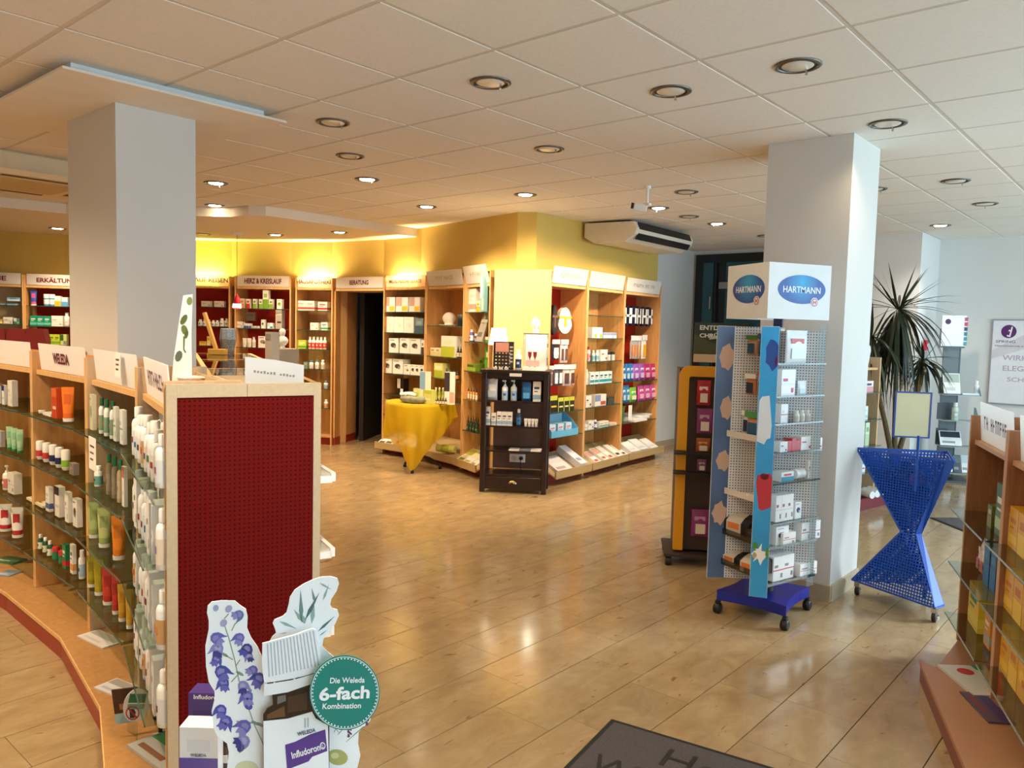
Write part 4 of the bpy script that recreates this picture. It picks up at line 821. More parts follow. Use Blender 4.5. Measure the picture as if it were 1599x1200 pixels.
S(RE, 1.27, 'third shelf under AUF REISEN', (311, 322, 533, 1, 'carton', 'yellow carton', 'e8b83a/f0d060/c8901c/h', .08), (323, 328, 525, 1, 'carton', 'tall yellow carton', 'e8c050/f0e0a0/c8901c/h', .06))
S(ER, 1.74, 'top shelf under ERKÄLTUNG', (47, 57, 453, 1, 'tube', 'blue and white tube', '3a5ab8/e05a90/f4f4f4'), (67, 84, 459, 2, 'jar', 'light blue and white beaker', '5a9ad0/e8e8f4/f4f4f6'), (85, 95, 462, 1, 'carton', 'white and yellow carton', 'f4f0e6/e8b83a/c8d8e8/h', .06), (96, 106, 464, 1, 'carton', 'pale blue carton', 'c8dcec/5aa0d0/f4f4f4/h', .06))
S(ER, 1.48, 'second shelf under ERKÄLTUNG', (46.5, 79, 493, 3, 'carton', 'teal green carton', '1c9a7c/7ad0b8/e8f4f0/a', .08), (80, 98, 493, 1, 'carton', 'white carton', 'f4f2ee/e8e6e2/c8c6c2/s', .08), (99, 107, 488, 1, 'bottle', 'white bottle', 'f4f2ee/e8e6e2/c8c6c2'))
S(ER, 1.24, 'third shelf under ERKÄLTUNG', (68, 93, 522, 3, 'carton', 'lime yellow carton', 'cfe03a/8ac03c/3a6a3a/a', .08), (94, 104, 522, 1, 'carton', 'lime green and grey carton', 'd8e88a/8a9aa0/3a6a3a/q', .08))
S(EL, 1.74, 'upper shelf at the far left', (1, 8, 473, 1, 'carton', 'light blue carton', '7ab0d8/c8e0f0/3a70a8/a', .07), (11, 29, 474, 1, 'carton', 'light blue carton, lower of two', '6aa8d4/c8e0f0/2c64a0/a', .07))
S(EL, 1.50, 'second shelf at the far left', (0, 4, 498, 1, 'carton', 'yellow carton', 'e8c860/f4e8b0/c8a030/h', .05), (5, 20, 495, 1, 'carton', 'white carton with green print', 'f4f0e6/8ab08a/a8a89a/s', .07), (21, 31, 496.5, 1, 'carton', 'grey-blue and green carton', '5a7a88/6ab84a/c8d8dc/q', .07))
a0, _ = EL.sz(11, 468, .04); place('carton', EL.w(a0 + .075, .04, 1.79), EL.rz, .15, .045, .07, '7ab4dc/c8e0f0/2c64a0/h', 'light blue carton lying on another at the far left, upper of two')
# ---- gondola stock
A, Bb, Cc, Dd = GB[1], GB[2], GB[3], GB[4]; GRAZE += [A, Bb, Cc]
S(A, 1.08, 'top shelf of the far left low bay', (-6, 2, 604, 1, 'carton', 'white and navy carton', 'f0eee8/2a3478/c8c8d8/t', .06), (2, 10, 602, 1, 'carton', 'white carton with navy corner', 'f0eee8/2a3478/c8c8d8/t', .06), (11, 25, 595, 1, 'carton', 'tall white carton', 'e6e2d8/d8d4ca/c8c4ba/s', .07), inset=0)
S(A, .823, 'second shelf of the far left low bay', (-4, 6, 674, 1, 'carton', 'grey carton', 'b8b4aa/a8a49a/989488/s', .06), (9, 32.5, 669, 3, 'tubeflat', 'pale green cream tube', 'a8d0a4/8ac090/1c7a48', .05), inset=0)
S(A, .57, 'third shelf of the far left low bay', (-2, 9, 728, 1, 'pump', 'white pump bottle', 'f0ece4/d87a70/f0ece4'), (11, 31, 741, 1, 'carton', 'white carton', 'ece6da/d8d0c0/a8a090/s', .1), inset=0)
S(A, .32, 'lowest shelf of the far left low bay', (-2, 13, 789, 1, 'tube', 'red-based white tube', 'f0ece6/c03030/f2f0ec'), (17, 31, 794, 1, 'tube', 'red-based white tube', 'f0ece6/c03030/f2f0ec'), inset=0)
S(Bb, 1.08, 'top shelf of the roll-on bay', (56, 64, 641, 1, 'jar', 'small white jar', 'f0ebe2/d8d2c8/f0ebe2'), (66, 79, 645, 1, 'flat', 'small white sample pack', 'f0ece6/d8d2c8/c8c2b8', .06), (80, 96, 607, 1, 'carton', 'tall orange-red carton', 'cf4a24/e06a3a/f0c8a8/t', .05), (96.5, 111, 605, 1, 'tube', 'orange cream tube with white cap', 'f0801c/e86a14/f2f0ec'), inset=0)
S(Bb, .823, 'second shelf of the roll-on bay', (50, 61, 689, 1, 'rollon', 'white and red roll-on', 'f0ece4/c83a34'), (60, 71, 692, 1, 'rollon', 'white and red roll-on', 'f0ece4/c83a34'), (70, 81, 695, 1, 'rollon', 'white and navy roll-on', 'ece8e0/1c2450'), (80, 91, 699, 1, 'rollon', 'white and navy roll-on', 'ece8e0/1c2450'), (90, 101, 703, 1, 'rollon', 'white and green roll-on', 'ece8d8/8ab82c'), (107, 121, 725, 1, 'carton', 'low grey patterned carton', '8a8078/a89a90/6a6058/p', .08), inset=0)
S(Bb, .57, 'third shelf of the roll-on bay', (40, 66, 790, 1, 'flat', 'cream leaflets', 'e8dcb8/c8b88a/7a6a4a', .09), (70, 81, 762, 1, 'carton', 'white and blue carton', 'f0ece4/5a64a0/c8c8d4/a', .05), (83, 99, 762, 1, 'carton', 'tall white carton with dark top', 'ebe7df/2a2430/c8c4d0/t', .06), (100, 111, 770, 1, 'carton', 'tall white carton', 'efebe3/d8d0c4/b0a89c/s', .06), (112, 126, 781, 1, 'carton', 'white carton with four dark dots', 'ece8e0/5a3a38/8a8884/p', .07), inset=0)
S(Bb, .32, 'lowest shelf of the roll-on bay', (47, 77, 838, 4, 'bottle', 'dark green bottle with white cap', '1f5a34/ece6cc/1f5a34/f0eee8'), (77, 95, 858, 2, 'jar', 'green pot with red lid', '1f7a4a/2c8a58/c83028'), (96, 107, 852, 1, 'carton', 'tall green and red carton', '1c7a50/c82c34/e8ece4/a', .05), (108, 117, 852, 1, 'carton', 'tall white carton with coloured base', 'eeeae6/e8a060/5a5a8a/a', .05), (118, 127, 860, 1, 'bottle', 'white and pale blue bottle', 'eeeef0/a8c8e0/3a3a50'), inset=0)
S(Cc, 1.08, 'top shelf by the paper notes', (138.5, 149, 617, 1, 'carton', 'cream carton with green print', 'e4dcc0/7a9a5a/a8a880/p', .07), (149, 175, 624, 3, 'bottle', 'white bottle with dark green cap', 'e8ebe6/7a9a7c/c87a7a/1f5a3a'), (176, 185, 636, 1, 'carton', 'white carton with green top', 'e4e6de/6a8a6a/a8b0a8/s', .07), (186, 197, 641, 1, 'carton', 'white carton with grey-green top', 'e8eae4/8a9a90/b0b8b0/s', .07), inset=0)
S(Cc, .823, 'second shelf by the paper notes', (130, 139, 703, 1, 'bottle', 'white bottle with green cap', 'e8e8e2/d8d8d0/3a6a4a/2c6a4a'), (141, 152, 728, 1, 'bottle', 'white bottle with turquoise base', 'ecebe6/6aa89a/3a3a3a'), (160, 187, 714, 3, 'bottle', 'pale glass bottle with green cap', 'b8a888/c8b898/9a8a6a/2c7a58'), (189, 198, 730, 1, 'carton', 'white carton with brown edge', 'ecece8/b87a50/d8d8d4/t', .07), inset=0)
S(Cc, .57, 'third shelf by the paper notes', (137, 151, 786, 1, 'tube', 'pale green cream tube', 'a8b878/98a860/f0eee8'), (152.5, 168, 795, 1, 'tube', 'pale green cream tube', 'b8c07c/98a860/f0eee8'), (174, 190, 808, 1, 'tube', 'orange cream tube', 'e8860c/d87a0c/f0eee8'), inset=0)
S(Cc, .32, 'lowest shelf by the paper notes', (135, 146, 869, 1, 'tube', 'olive yellow tube', 'a89a14/98880c/f0eee8'), (146, 158, 876, 1, 'tube', 'olive yellow tube', 'a89a14/b8a41c/f0eee8'), (158.5, 173, 890, 1, 'tube', 'red tube', 'c83c2c/b82c24/f0eee8'), (174, 183, 900, 1, 'tube', 'red tube', 'c83430/b82c24/f0eee8'), (183.5, 194, 914, 1, 'tube', 'yellow tube', 'd0a02c/c8941c/f0eee8'), (194.5, 204, 922, 1, 'tube', 'yellow tube', 'd0a02c/d8b03c/f0eee8'), inset=0)
rD = random.Random(6)
PRN = ('red', 'violet', 'brown', 'plum', 'green', 'orange', 'blue')
for z, nm in ((1.08, 'top'), (.823, 'second'), (.57, 'third'), (.32, 'lowest')):
    n = 0
    for k in range(8):
        kk = (k * 3 + int(z * 10)) % 7
        col = ('eef0f2/e4e0dc/a83430', 'f0f2f4/e8dcd0/7a6a9a', 'f2f4f6/e4e8ec/6a4a34', 'eef2f4/dfe6ee/8a3a50', 'f0f2f6/e8ecf4/5a8a4a', 'e8f0f6/c8a070/d87a3a', 'f2f4f8/dce8f4/3a6aa0')[kk]
        kind = 'carton' if z < 1 and k in (1, 5, 6) else 'bottle'
        for row in (0, 1):
            h = (.19, .2, .2, .2)[ZG[::-1].index(z)] * rD.uniform(.86, 1.0)
            lab = 'slim white %s with %s print, %s from left, %s row, %s shelf beside red panel' % (kind, PRN[kk], ordw[k], ('front', 'rear')[row], nm)
            place(kind, Dd.w(.075 + .095 * k, -.025 + .085 * row, z + .0004), Dd.rz + rD.uniform(-.1, .1), .05, h, .05 if kind == 'bottle' else .06, col + ('/f2f4f6' if kind == 'bottle' else '/s'), lab, 'white bottles and cartons beside the red panel')
S(Dd, .105, 'beech plinth beside the red panel', (234, 241, 1034, 1, 'bottle', 'nearly black bottle', '1c1416/2a1e22/3a2a30/14100f'), (241.5, 248, 1036, 1, 'bottle', 'nearly black bottle', '1c1820/2a2430/3a3440/14100f'), (256, 261, 1082, 1, 'bottle', 'white bottle with violet ring', 'eceaf0/6a5ab0/d8d4e0'), inset=.02)
# ------------------------------------------------------------------ paper and cards at the gondola
def leaf(px, py, z, w, d, rz, c, label, h=.006, cat='leaflet', tilt=0):
    p = at(px, py, z); o = place('flat', (p.x, p.y, z), rz, w, d, h, c, label, None); o['category'] = cat
    if tilt: o.rotation_euler = (tilt, 0, rz)
    return o
b = GB[3]
for (s, z, w, h, lab) in ((.30, 1.36, .085, .10, 'white paper note on the header next to WELEDA'), (.29, .985, .12, .14, 'white paper note hanging from the glass shelf edge')):
    y = -.063 if z < 1.2 else .008
    if z < 1.2: s = b.sz(148, 708, -.06)[0]; z = b.sz(148, 708, -.06)[1]
    else: s = b.sz(183, 570, .0)[0]; z = b.sz(183, 570, 0)[1]
    t = MB().box(-w / 2, w / 2, -.001, .001, -h / 2, h / 2, C('f0ebe4', .7)).build('paper_note', None, tuple(b.w(s, y - .006, z)), b.rz); tag(t, lab, 'note')
    for k in range(3): MB().box(-w * .3, w * (.3 - .08 * k), -.0016, -.0011, h * (.22 - .2 * k) - .004, h * (.22 - .2 * k) + .004, C('7a4a50' if k == 1 else '5a5254', .6)).build('text_line', t)
leaf(140, 1004, .1045, .23, .1, GB[3].rz + .25, 'dcd8d8/a8a49a/c8c4c0', 'long pale brochure across the beech plinth')
leaf(170, 1085, .1045, .2, .1, GB[4].rz + .5, 'd8d6da/a09a98/b8b4c0', 'pale brochure on the plinth behind the brown booklet')
sh = Sheet(200, 2.72); t = thing('brown_booklet', 'dark brown booklet with pale blue foot standing behind the oval card', 'booklet', tuple(sh.o))
mb = MB(); sh.poly(mb, [(174, 1077), (214, 1072), (224, 1084), (223, 1122), (181, 1129)], C('4a2a1c', .4, amount=.2, scale=30), 0, .008); bk_ = mb.build('cover', t)
MB().bar(tuple(Vector(sh.f(*sh.uv(205, 1120), -.003)).xy) + (.106,), tuple(Vector(sh.f(*sh.uv(205, 1120), -.003))), .06, .003, CLEARP).build('clear_stand', t)
mb = MB(); sh.poly(mb, [(179, 1114), (223, 1107), (225, 1122), (181, 1130)], C('a8ccd8', .4), .0082, .0088); mb.build('blue_band', bk_); mb = MB(); sh.poly(mb, [(186, 1098), (206, 1096), (206, 1104), (187, 1107)], C('b0704a', .5), .0082, .0086); mb.build('print', bk_)
o = leaf(228, 1190, .105, .27, .15, GB[4].rz + .35, 'b8b8b4/4a8a5a/8a5a44', 'landscape brochure with a green corner beside the red panel', .012, 'brochure')
sh = Sheet(213, 2.68); t = thing('oval_card', 'white oval card with green stamp and crossed-out symbol on the plinth', 'card', tuple(sh.o))
mb = MB(); OC = ell(213, 1101, 20, 27, 28, .35); sh.poly(mb, OC, WHITE, 0, .003); mb.build('card', t)
mb = MB(); sh.poly(mb, [(203, 1083), (229, 1083), (226, 1097), (200, 1097)], C('2c7a58', .5), .0031, .0036); sh.poly(mb, [(200, 1099), (226, 1099), (224, 1107), (198, 1107)], C('7ab09a', .5), .0031, .0036); mb.build('stamp', t)
mb = MB()
for k in range(16):
    a0, a1 = [2 * math.pi * (k + q) / 16 for q in (0, 1)]
    sh.poly(mb, [(207 + 11 * math.cos(a0), 1113 + 11 * math.sin(a0)), (207 + 11 * math.cos(a1), 1113 + 11 * math.sin(a1)), (207 + 9 * math.cos(a1), 1113 + 9 * math.sin(a1)), (207 + 9 * math.cos(a0), 1113 + 9 * math.sin(a0))], C('b83a3a', .5), .0031, .0036)
sh.poly(mb, [(199, 1106), (201, 1104), (215, 1120), (213, 1122)], C('b83a3a', .5), .0036, .004); sh.poly(mb, [(202, 1108), (208, 1104), (212, 1112), (210, 1121), (203, 1121)], C('3a3238', .5), .0031, .0034); mb.build('symbol', t)
MB().bar(tuple(Vector(sh.f(*sh.uv(213, 1105), -.004)).xy) + (.106,), tuple(Vector(sh.f(*sh.uv(213, 1105), -.004))), .01, .003, CLEARP).build('support', t)
b = GB[1]; leaf(4, 880, .1045, .16, .1, b.rz + .4, '4a7a5a/2c5a44/c8d8c8', 'dark green booklet on the plinth at the left edge', .012, 'booklet'); leaf(2, 900, .1045, .1, .1, b.rz + .5, '8a9aa8/6a7a8c/c8ccd4', 'grey-blue leaflet on the plinth at the left edge')
# ------------------------------------------------------------------ cardboard flower display in front of the red panel
CB = 1.50
sh = Sheet(450, CB); t = thing('flower_display', 'white cardboard cut-out of delphinium and a giant dropper bottle with purple Infludoron label', 'display', tuple(sh.o))
def c1(x, y): return (300 + x / 3.75, 880 + y / 3.75)
def pc(mb, pts, m, a, b_): sh.poly(mb, [c1(*p) for p in pts], m, a, b_)
CARD = C('f6f9fb', .4, name='printed_card_white')
out = [(200, 1560), (205, 1200), (215, 1100), (205, 1050), (150, 1010), (125, 960), (115, 860), (132, 790), (132, 745), (98, 690), (82, 600), (78, 480), (98, 380), (98, 330), (88, 285), (92, 245), (115, 222), (170, 215), (250, 216), (285, 245), (315, 264), (325, 310), (322, 375), (345, 430), (385, 488), (408, 540), (416, 600),
       (430, 500), (470, 425), (492, 405), (486, 380), (472, 345), (482, 326), (530, 306), (552, 285), (566, 235), (572, 195), (600, 152), (650, 118), (710, 90), (760, 75), (810, 72), (850, 84), (860, 115), (845, 160), (815, 205), (808, 240), (822, 260), (850, 268), (860, 300), (835, 355), (798, 395), (768, 440), (762, 480), (790, 512), (850, 560), (930, 700), (1020, 780), (1048, 810), (1056, 860), (1040, 920), (1000, 955), (975, 985), (972, 1050), (985, 1120), (965, 1200), (960, 1560)]
mb = MB(); pc(mb, out, CARD, 0, .003); mb.build('back_card', t)
VI = [C(h, .5, name='print_' + h) for h in ('4d4fa8', '6a63b5', '8a86c4', '3c3a86', 'a9a8cc', '5f74a0')]
fl = [(140, 258, 20, 4), (215, 262, 24, 4), (268, 300, 36, 5), (185, 345, 24, 4), (150, 440, 44, 1), (148, 505, 44, 2), (142, 565, 36, 0), (275, 440, 38, 1), (316, 505, 42, 3), (335, 545, 30, 2), (178, 640, 50, 0), (185, 705, 42, 0), (350, 625, 36, 1), (385, 680, 48, 0), (300, 722, 40, 2), (322, 785, 46, 1), (330, 830, 26, 0), (168, 865, 44, 0), (195, 930, 46, 0), (300, 958, 50, 1), (292, 1040, 48, 2), (285, 1075, 26, 3)]
mb = MB()
STEM = C('8aa08c', .6, name='print_stem')
for pts in ([(186, 345), (215, 430), (250, 560), (275, 680), (330, 840), (360, 930), (430, 1080)], [(275, 640), (230, 690)], [(360, 930), (260, 920)], [(240, 560), (190, 530)], [(255, 600), (280, 560)], [(215, 290), (190, 320)], [(255, 345), (232, 390)], [(330, 720), (350, 740)]):
    for a, c in zip(pts, pts[1:]):
        dx, dy = c[0] - a[0], c[1] - a[1]; n = math.hypot(dx, dy); u = (-dy / n * 3, dx / n * 3)
        pc(mb, [(a[0] - u[0], a[1] - u[1]), (c[0] - u[0], c[1] - u[1]), (c[0] + u[0], c[1] + u[1]), (a[0] + u[0], a[1] + u[1])], STEM, .0031, .0034)
for x, y in ((190, 530), (280, 640), (400, 940), (370, 930)): pc(mb, ell(x, y, 26, 9, 10, .5), STEM, .0031, .0034)
mb.build('stem_print', t)
mb = MB(); r2 = random.Random(5)
for i, (x, y, r, k) in enumerate(fl):
    rot = r2.random() * 3
    if r < 30: pc(mb, ell(x, y, r, r * .8, 12, rot), VI[k], .0034, .0037)
    else:
        rot = r2.uniform(-.7, .7) + (.5 if x > 240 else -.3); ca, sa = math.cos(rot), math.sin(rot); mir = 1 if i % 2 else -1
        T = lambda P, s_=1: [(x + r * s_ * (mir * a * ca - b_ * sa), y + r * s_ * (mir * a * sa + b_ * ca)) for a, b_ in P]
        pc(mb, T([(-.95, .05), (-.8, -.5), (-.35, -.95), (.2, -1), (.65, -.65), (.75, -.1), (.7, .3), (.3, .2), (-.1, .15), (-.5, .3), (-.9, .75), (-1.15, .9), (-.98, .5)]), VI[k], .0034, .0037)
        pc(mb, T([(-.45, .25), (.05, .05), (.7, .2), (.95, .75), (.6, .7), (.35, 1.1), (.05, .75), (-.3, 1.0), (-.4, .6)]), VI[(k + 1) % 4], .0038, .0041)
        pc(mb, T([(-.5, -.3), (-.1, -.7), (.35, -.6), (.5, -.15), (.1, -.1), (-.3, .0)]), VI[2 if k != 2 else 4], .0038, .0041)
    if r > 40 and i % 3 == 0: pc(mb, ell(x + 2, y + 2, r * .16, r * .16, 8), C('2a2450', .5), .0042, .0044)
mb.build('blossom_print', t)
LG = [C(h, .5, name='print_' + h) for h in ('6f8f86', '93ab9f', '4f6f70', 'b4c4bc')]
mb = MB()
for (x0, y0, x1, y1, w, k) in ((640, 340, 635, 150, 26, 0), (660, 330, 745, 165, 22, 2), (700, 350, 715, 215, 26, 1), (650, 340, 595, 265, 26, 1), (735, 395, 835, 305, 15, 2), (510, 335, 615, 380, 18, 1), (720, 230, 700, 140, 16, 0), (765, 215, 800, 120, 14, 1), (745, 110, 815, 150, 12, 1), (560, 400, 510, 410, 9, 3), (745, 420, 790, 385, 8, 1), (660, 350, 640, 290, 34, 1)):
    dx, dy = x1 - x0, y1 - y0; n = math.hypot(dx, dy); u = (-dy / n * w / 2, dx / n * w / 2)
    pc(mb, [(x0, y0), (x0 + dx * .35 + u[0], y0 + dy * .35 + u[1]), (x1, y1), (x0 + dx * .35 - u[0], y0 + dy * .35 - u[1])], LG[k], .0031, .0035)
mb.build('leaf_print', t)
mb = MB(); OLV = C('b0b26a', .5, name='print_olive'); LV = C('6a3a68', .5, name='print_lavender')
pc(mb, ell(850, 1130, 62, 46, 18, .2), OLV, .0031, .0034); pc(mb, ell(835, 1120, 24, 18, 12), C('d8d4a0', .5), .0035, .0037); pc(mb, ell(320, 1200, 70, 50, 18), C('d8d8b0', .5), .0031, .0034)
for k in range(16): a = k / 16; pc(mb, ell(1010 - 10 * a + 26 * math.sin(k * 2.4), 820 + 130 * a, 13, 9, 8, k), LV, .0031, .0034)
for k in range(7): pc(mb, ell(920 + 8 * math.sin(k * 2), 960 + 8 * k, 9, 6, 8, k), LV, .0031, .0034)
for pts in (((790, 900), (860, 990)), ((870, 890), (830, 985)), ((900, 940), (850, 1000)), ((1000, 950), (900, 1040))):
    (x0, y0), (x1, y1) = pts; pc(mb, [(x0, y0), (x0 + 10, y0), (x1 + 3, y1), (x1, y1)], LG[0], .0031, .0034)
mb.build('herb_print', t)
# front layer: the dropper bottle
F0 = .022
o = None
mb = MB(); pc(mb, [(470, 735), (690, 672), (700, 790), (760, 800), (800, 900), (800, 1560), (425, 1560), (418, 850), (440, 815), (475, 795)], C('33221a', .25, name='print_bottle_brown'), F0, F0 + .003); bt = mb.build('bottle_card', t)
mb = MB(); pc(mb, [(560, 750), (672, 720), (672, 820), (560, 840)], C('4a3220', .3), F0 + .0031, F0 + .0034); pc(mb, [(440, 850), (540, 800), (545, 860), (440, 875)], C('6a4a2a', .3), F0 + .0031, F0 + .0034); pc(mb, [(500, 745), (548, 735), (550, 770), (500, 790)], C('75706a', .3), F0 + .0031, F0 + .0034); mb.build('glass_print', bt)
mb = MB(); pc(mb, [(420, 886), (560, 872), (700, 832), (720, 870), (772, 902), (792, 905), (806, 1560), (426, 1560)], C('f2f6fa', .4), F0 + .0035, F0 + .004); lb = mb.build('label', bt)
mb = MB(); pc(mb, [(414, 434), (480, 416), (600, 385), (700, 348), (722, 356), (738, 430), (757, 580), (752, 592), (640, 625), (520, 648), (424, 660), (412, 560)], C('f2f5f9', .4), F0 + .0035, F0 + .0075); cp_ = mb.build('cap', bt)
mb = MB(); pc(mb, [(424, 666), (520, 655), (640, 632), (756, 596), (762, 640), (700, 668), (560, 716), (424, 738)], C('eef2f6', .4), F0 + .0035, F0 + .0065); mb.build('cap_ring', bt)
mb = MB()
for k in range(15):
    u = k / 14; x0 = 440 + 262 * u; y0 = 440 - 76 * u - 4; x1 = 450 + 285 * u; y1 = 625 - 62 * u
    pc(mb, [(x0, y0), (x0 + 7, y0), (x1 + 7, y1), (x1, y1)], C('b4bac6', .5), F0 + .0076, F0 + .008)
mb.build('ridge', cp_)
mb = MB()
for a, c in (((440, 664), (478, 660)), ((488, 657), (592, 641)), ((605, 637), (712, 606)), ((722, 603), (752, 592))): pc(mb, [(a[0], a[1] - 3), (c[0], c[1] - 3), (c[0], c[1] + 3), (a[0], a[1] + 3)], BLACK, F0 + .0066, F0 + .007)
mb.build('seal_line', bt)
mb = MB(); pc(mb, [(545, 1022), (600, 1006), (690, 962), (776, 934), (788, 1058), (700, 1092), (680, 1118), (556, 1165)], C('5b3a8c', .4), F0 + .0041, F0 + .0045); mb.build('purple_patch', lb)
def shtext(s, m, px, py, w_px, h_px, ang, off, par, bold=.015, flip=1):
    a0 = sh.uv(*c1(px, py)); e0 = sh.uv(*c1(px + 50 * math.cos(ang), py + 50 * math.sin(ang))); right = Vector(sh.f(e0[0] - a0[0], e0[1] - a0[1], 0))
    k = CB / FPX / 3.75; up = Vector(sh.f(-(e0[1] - a0[1]), e0[0] - a0[0], 0))
    return lettering(s, m, par, sh.f(a0[0], a0[1], off), right, up, w=w_px * k * 1.02, h=h_px * k, bold=bold)
GREYT = C('5a6070', .5); WT = C('f6f6f8', .4)
shtext('WELEDA', GREYT, 668, 948, 104, 24, -.24, F0 + .0056, lb)
shtext('Infludoron®', WT, 680, 1052, 196, 46, -.3, F0 + .0052, lb, .02)
shtext('MÄNNCHEN', GREYT, 745, 1185, 110, 22, -.2, F0 + .0048, lb)
mb = MB(); pc(mb, [(655, 870), (664, 870), (664, 925), (655, 925)], C('b8bcc4', .5), F0 + .0041, F0 + .0044); pc(mb, [(672, 866), (681, 866), (681, 921), (672, 921)], C('b8bcc4', .5), F0 + .0041, F0 + .0044); mb.build('small_emblem', lb)
# round teal disc
F1 = .045; TEALD = C('12857a', .3, amount=.12, scale=5, name='print_teal')
mb = MB(); pc(mb, ell(884, 694, 200, 213, 44), TEALD, F1, F1 + .003); dc = mb.build('round_disc', t)
mb = MB()
for k in range(60):
    a = 2 * math.pi * k / 60; pc(mb, ell(884 + 183 * math.cos(a), 694 + 195 * math.sin(a), 4.6, 4.6, 6), WT, F1 + .0031, F1 + .0034)
for k in range(44):
    a0, a1 = 2 * math.pi * k / 44, 2 * math.pi * (k + 1) / 44
    pc(mb, [(884 + r_ * math.cos(a), 694 + r_ * 1.065 * math.sin(a)) for r_, a in ((193, a0), (193, a1), (190, a1), (190, a0))], WT, F1 + .0031, F1 + .0034)
mb.build('dotted_ring', dc)
shtext('Die Weleda', WT, 900, 622, 200, 34, -.02, F1 + .0035, dc); shtext('6-fach', WT, 884, 695, 290, 82, -.05, F1 + .0035, dc, .03); shtext('Kombination', WT, 868, 768, 222, 34, -.02, F1 + .0035, dc)
MB().bar(sh.f(0, .61, -.05), sh.f(.0, .92, -.006), .05, .003, CARD).build('strut', t)
# floor display that carries it
fd = Sheet(455, CB + .12); bs = Bay(D(300, 1.62), D(520, 1.62))
t = thing('display_stand', 'white cardboard floor stand carrying the flower cut-out', 'display', tuple(bs.p0), bs.rz)
LB_ = C('dfe3ea', .5)
for nm, q in (('front_panel', (0, bs.L, -.17, -.165, .0, .60)), ('side_panel', (0, .005, -.164, .14, 0, .60)), ('side_panel', (bs.L - .005, bs.L, -.164, .14, 0, .60)), ('back_panel', (0, bs.L, .141, .146, 0, .60)), ('shelf_board', (.006, bs.L - .006, -.164, .14, .59,  .596))): MB().box(*q, LB_).build(nm, t)
# cartons standing on it, left of the cut-out
SM = 1.58
s2 = Bay(D(277, SM), D(345, SM)); w_ = (D(345, SM) - D(277, SM)).length
_, zt = s2.sz(310, 1148, 0)
c_ = place('carton', tuple(D(308, SM + .03, .5965)), s2.rz, .082, zt - .5965, .05, 'eceef2/5b4a9c/dfe2e8/h', 'white and purple WELEDA carton standing left of the flower cut-out'.replace('WELEDA ', ''), None)
for v in []: pass
_, z1_ = s2.sz(315, 1130, 0)
lettering('WELEDA', GREYT, c_, (0, -.002, (zt - .5965) * .55), (1, 0, 0), (0, 0, 1), w=.034, h=.006)
lettering('INFLUDORON', C('5b4a9c', .5), c_, (0, -.002, (zt - .5965) * .28), (1, 0, 0), (0, 0, 1), w=.05, h=.007)
c2_ = place('carton', tuple(D(322, SM + .16, .5965)), s2.rz, .085, zt - .5965 + .012, .05, '46357e/4f3d88/6a5a9c/t', 'purple topped carton standing behind the white and purple one', None)
lettering('Infludoron', WT, c2_, (0, -.002, zt - .5965 + .004), (1, 0, 0), (0, 0, 1), w=.06, h=.01)
b_ = place('bottle', tuple(D(347, SM + .06, .5965)), s2.rz, .05, zt - .5965 + .012, .05, '2a1810/3a241a/d8d4d0/e8eaee', 'small brown glass bottle between the carton and the flower cut-out', None)
# ------------------------------------------------------------------ dark brown cabinet
K2 = Bay(at(748, 768)[:2], at(852, 773)[:2]); L = K2.L; H = 1.2
t = thing('brown_cabinet', 'dark brown open shelf cabinet with one drawer, in front of the beech corner panel', 'cabinet', tuple(K2.p0), K2.rz)
for x in (.0, L - .05):
    for y in (0, .29): MB().box(x, x + .05, y, y + .05, 0, H - .03, DARKW, .004).build('leg', t)
MB().box(-.012, L + .012, -.015, .355, H - .029, H, DARKW, .004).build('top', t)
for nm, z0, z1 in (('shelf', .885, .90), ('shelf', .64, .655), ('shelf', .40, .415), ('shelf', .165, .18)): MB().box(.02, L - .02, .004, .335, z0, z1, DARKW).build(nm, t)
MB().box(.0501, L - .0501, .008, .03, H - .09, H - .03, DARKW).build('apron', t)
dw = MB().box(.0505, L - .0505, .004, .33, .035, .158, DARKW, .003).build('drawer', t)
BR = C('b8a070', .25, 1.0); mb = MB(); mb.loft([[(L / 2 + .045 * math.cos(a) * s_, y, .105 + .035 * math.sin(a) * s_ - .008) for a in [math.pi * k / 10 for k in range(11)]] for s_, y in ((1, .003), (.95, -.014), (.7, -.022), (.3, -.024))], BR, False, True, False); mb.build('cup_handle', dw)
MB().box(L * .13, L - .0502, .318, .324, .19, H - .06, C('6b4a3a', .5, name='brown_back_sheet')).build('back_panel', t)  # brown sheet across the back, stopping short at the left
for y0, y1 in ((.05, .29),):
    for x in (.012, L - .022): MB().box(x, x + .01, y0, y1, .90, H - .031, DARKW).build('side_rail', t)
MB().box(L * .42, L * .60, -.017, -.0152, H - .06, H - .03, C('d8d4cc', .5)).build('name_plate', t)
a, z = K2.sz(808, 715, .318)
s = thing('wall_socket', 'white double power socket on the brown sheet at the back of the dark brown cabinet', 'socket', tuple(K2.w(a, .3175, z)), K2.rz)
MB().box(-.08, .08, -.012, 0, -.042, .042, WHITE, .004).build('cover_plate', s)
for dx in (-.038, .038):
    mb = MB(); mb.loft([[(dx + r * math.cos(-i * .5236), y, r * math.sin(-i * .5236)) for i in range(12)] for r, y in ((.026, -.0125), (.024, -.006))], C('d8d6d0', .4)); mb.build('socket_insert', s)
p = thing('plug', 'black plug in the right half of the wall socket, with its cord', 'plug', tuple(K2.w(a + .038, .3035, z)), K2.rz)
mb = MB(); mb.loft([[(r * math.cos(-i * .5236), y, r * math.sin(-i * .5236)) for i in range(12)] for r, y in ((.014, -.03), (.02, -.002))], BLACK); mb.build('plug_body', p)
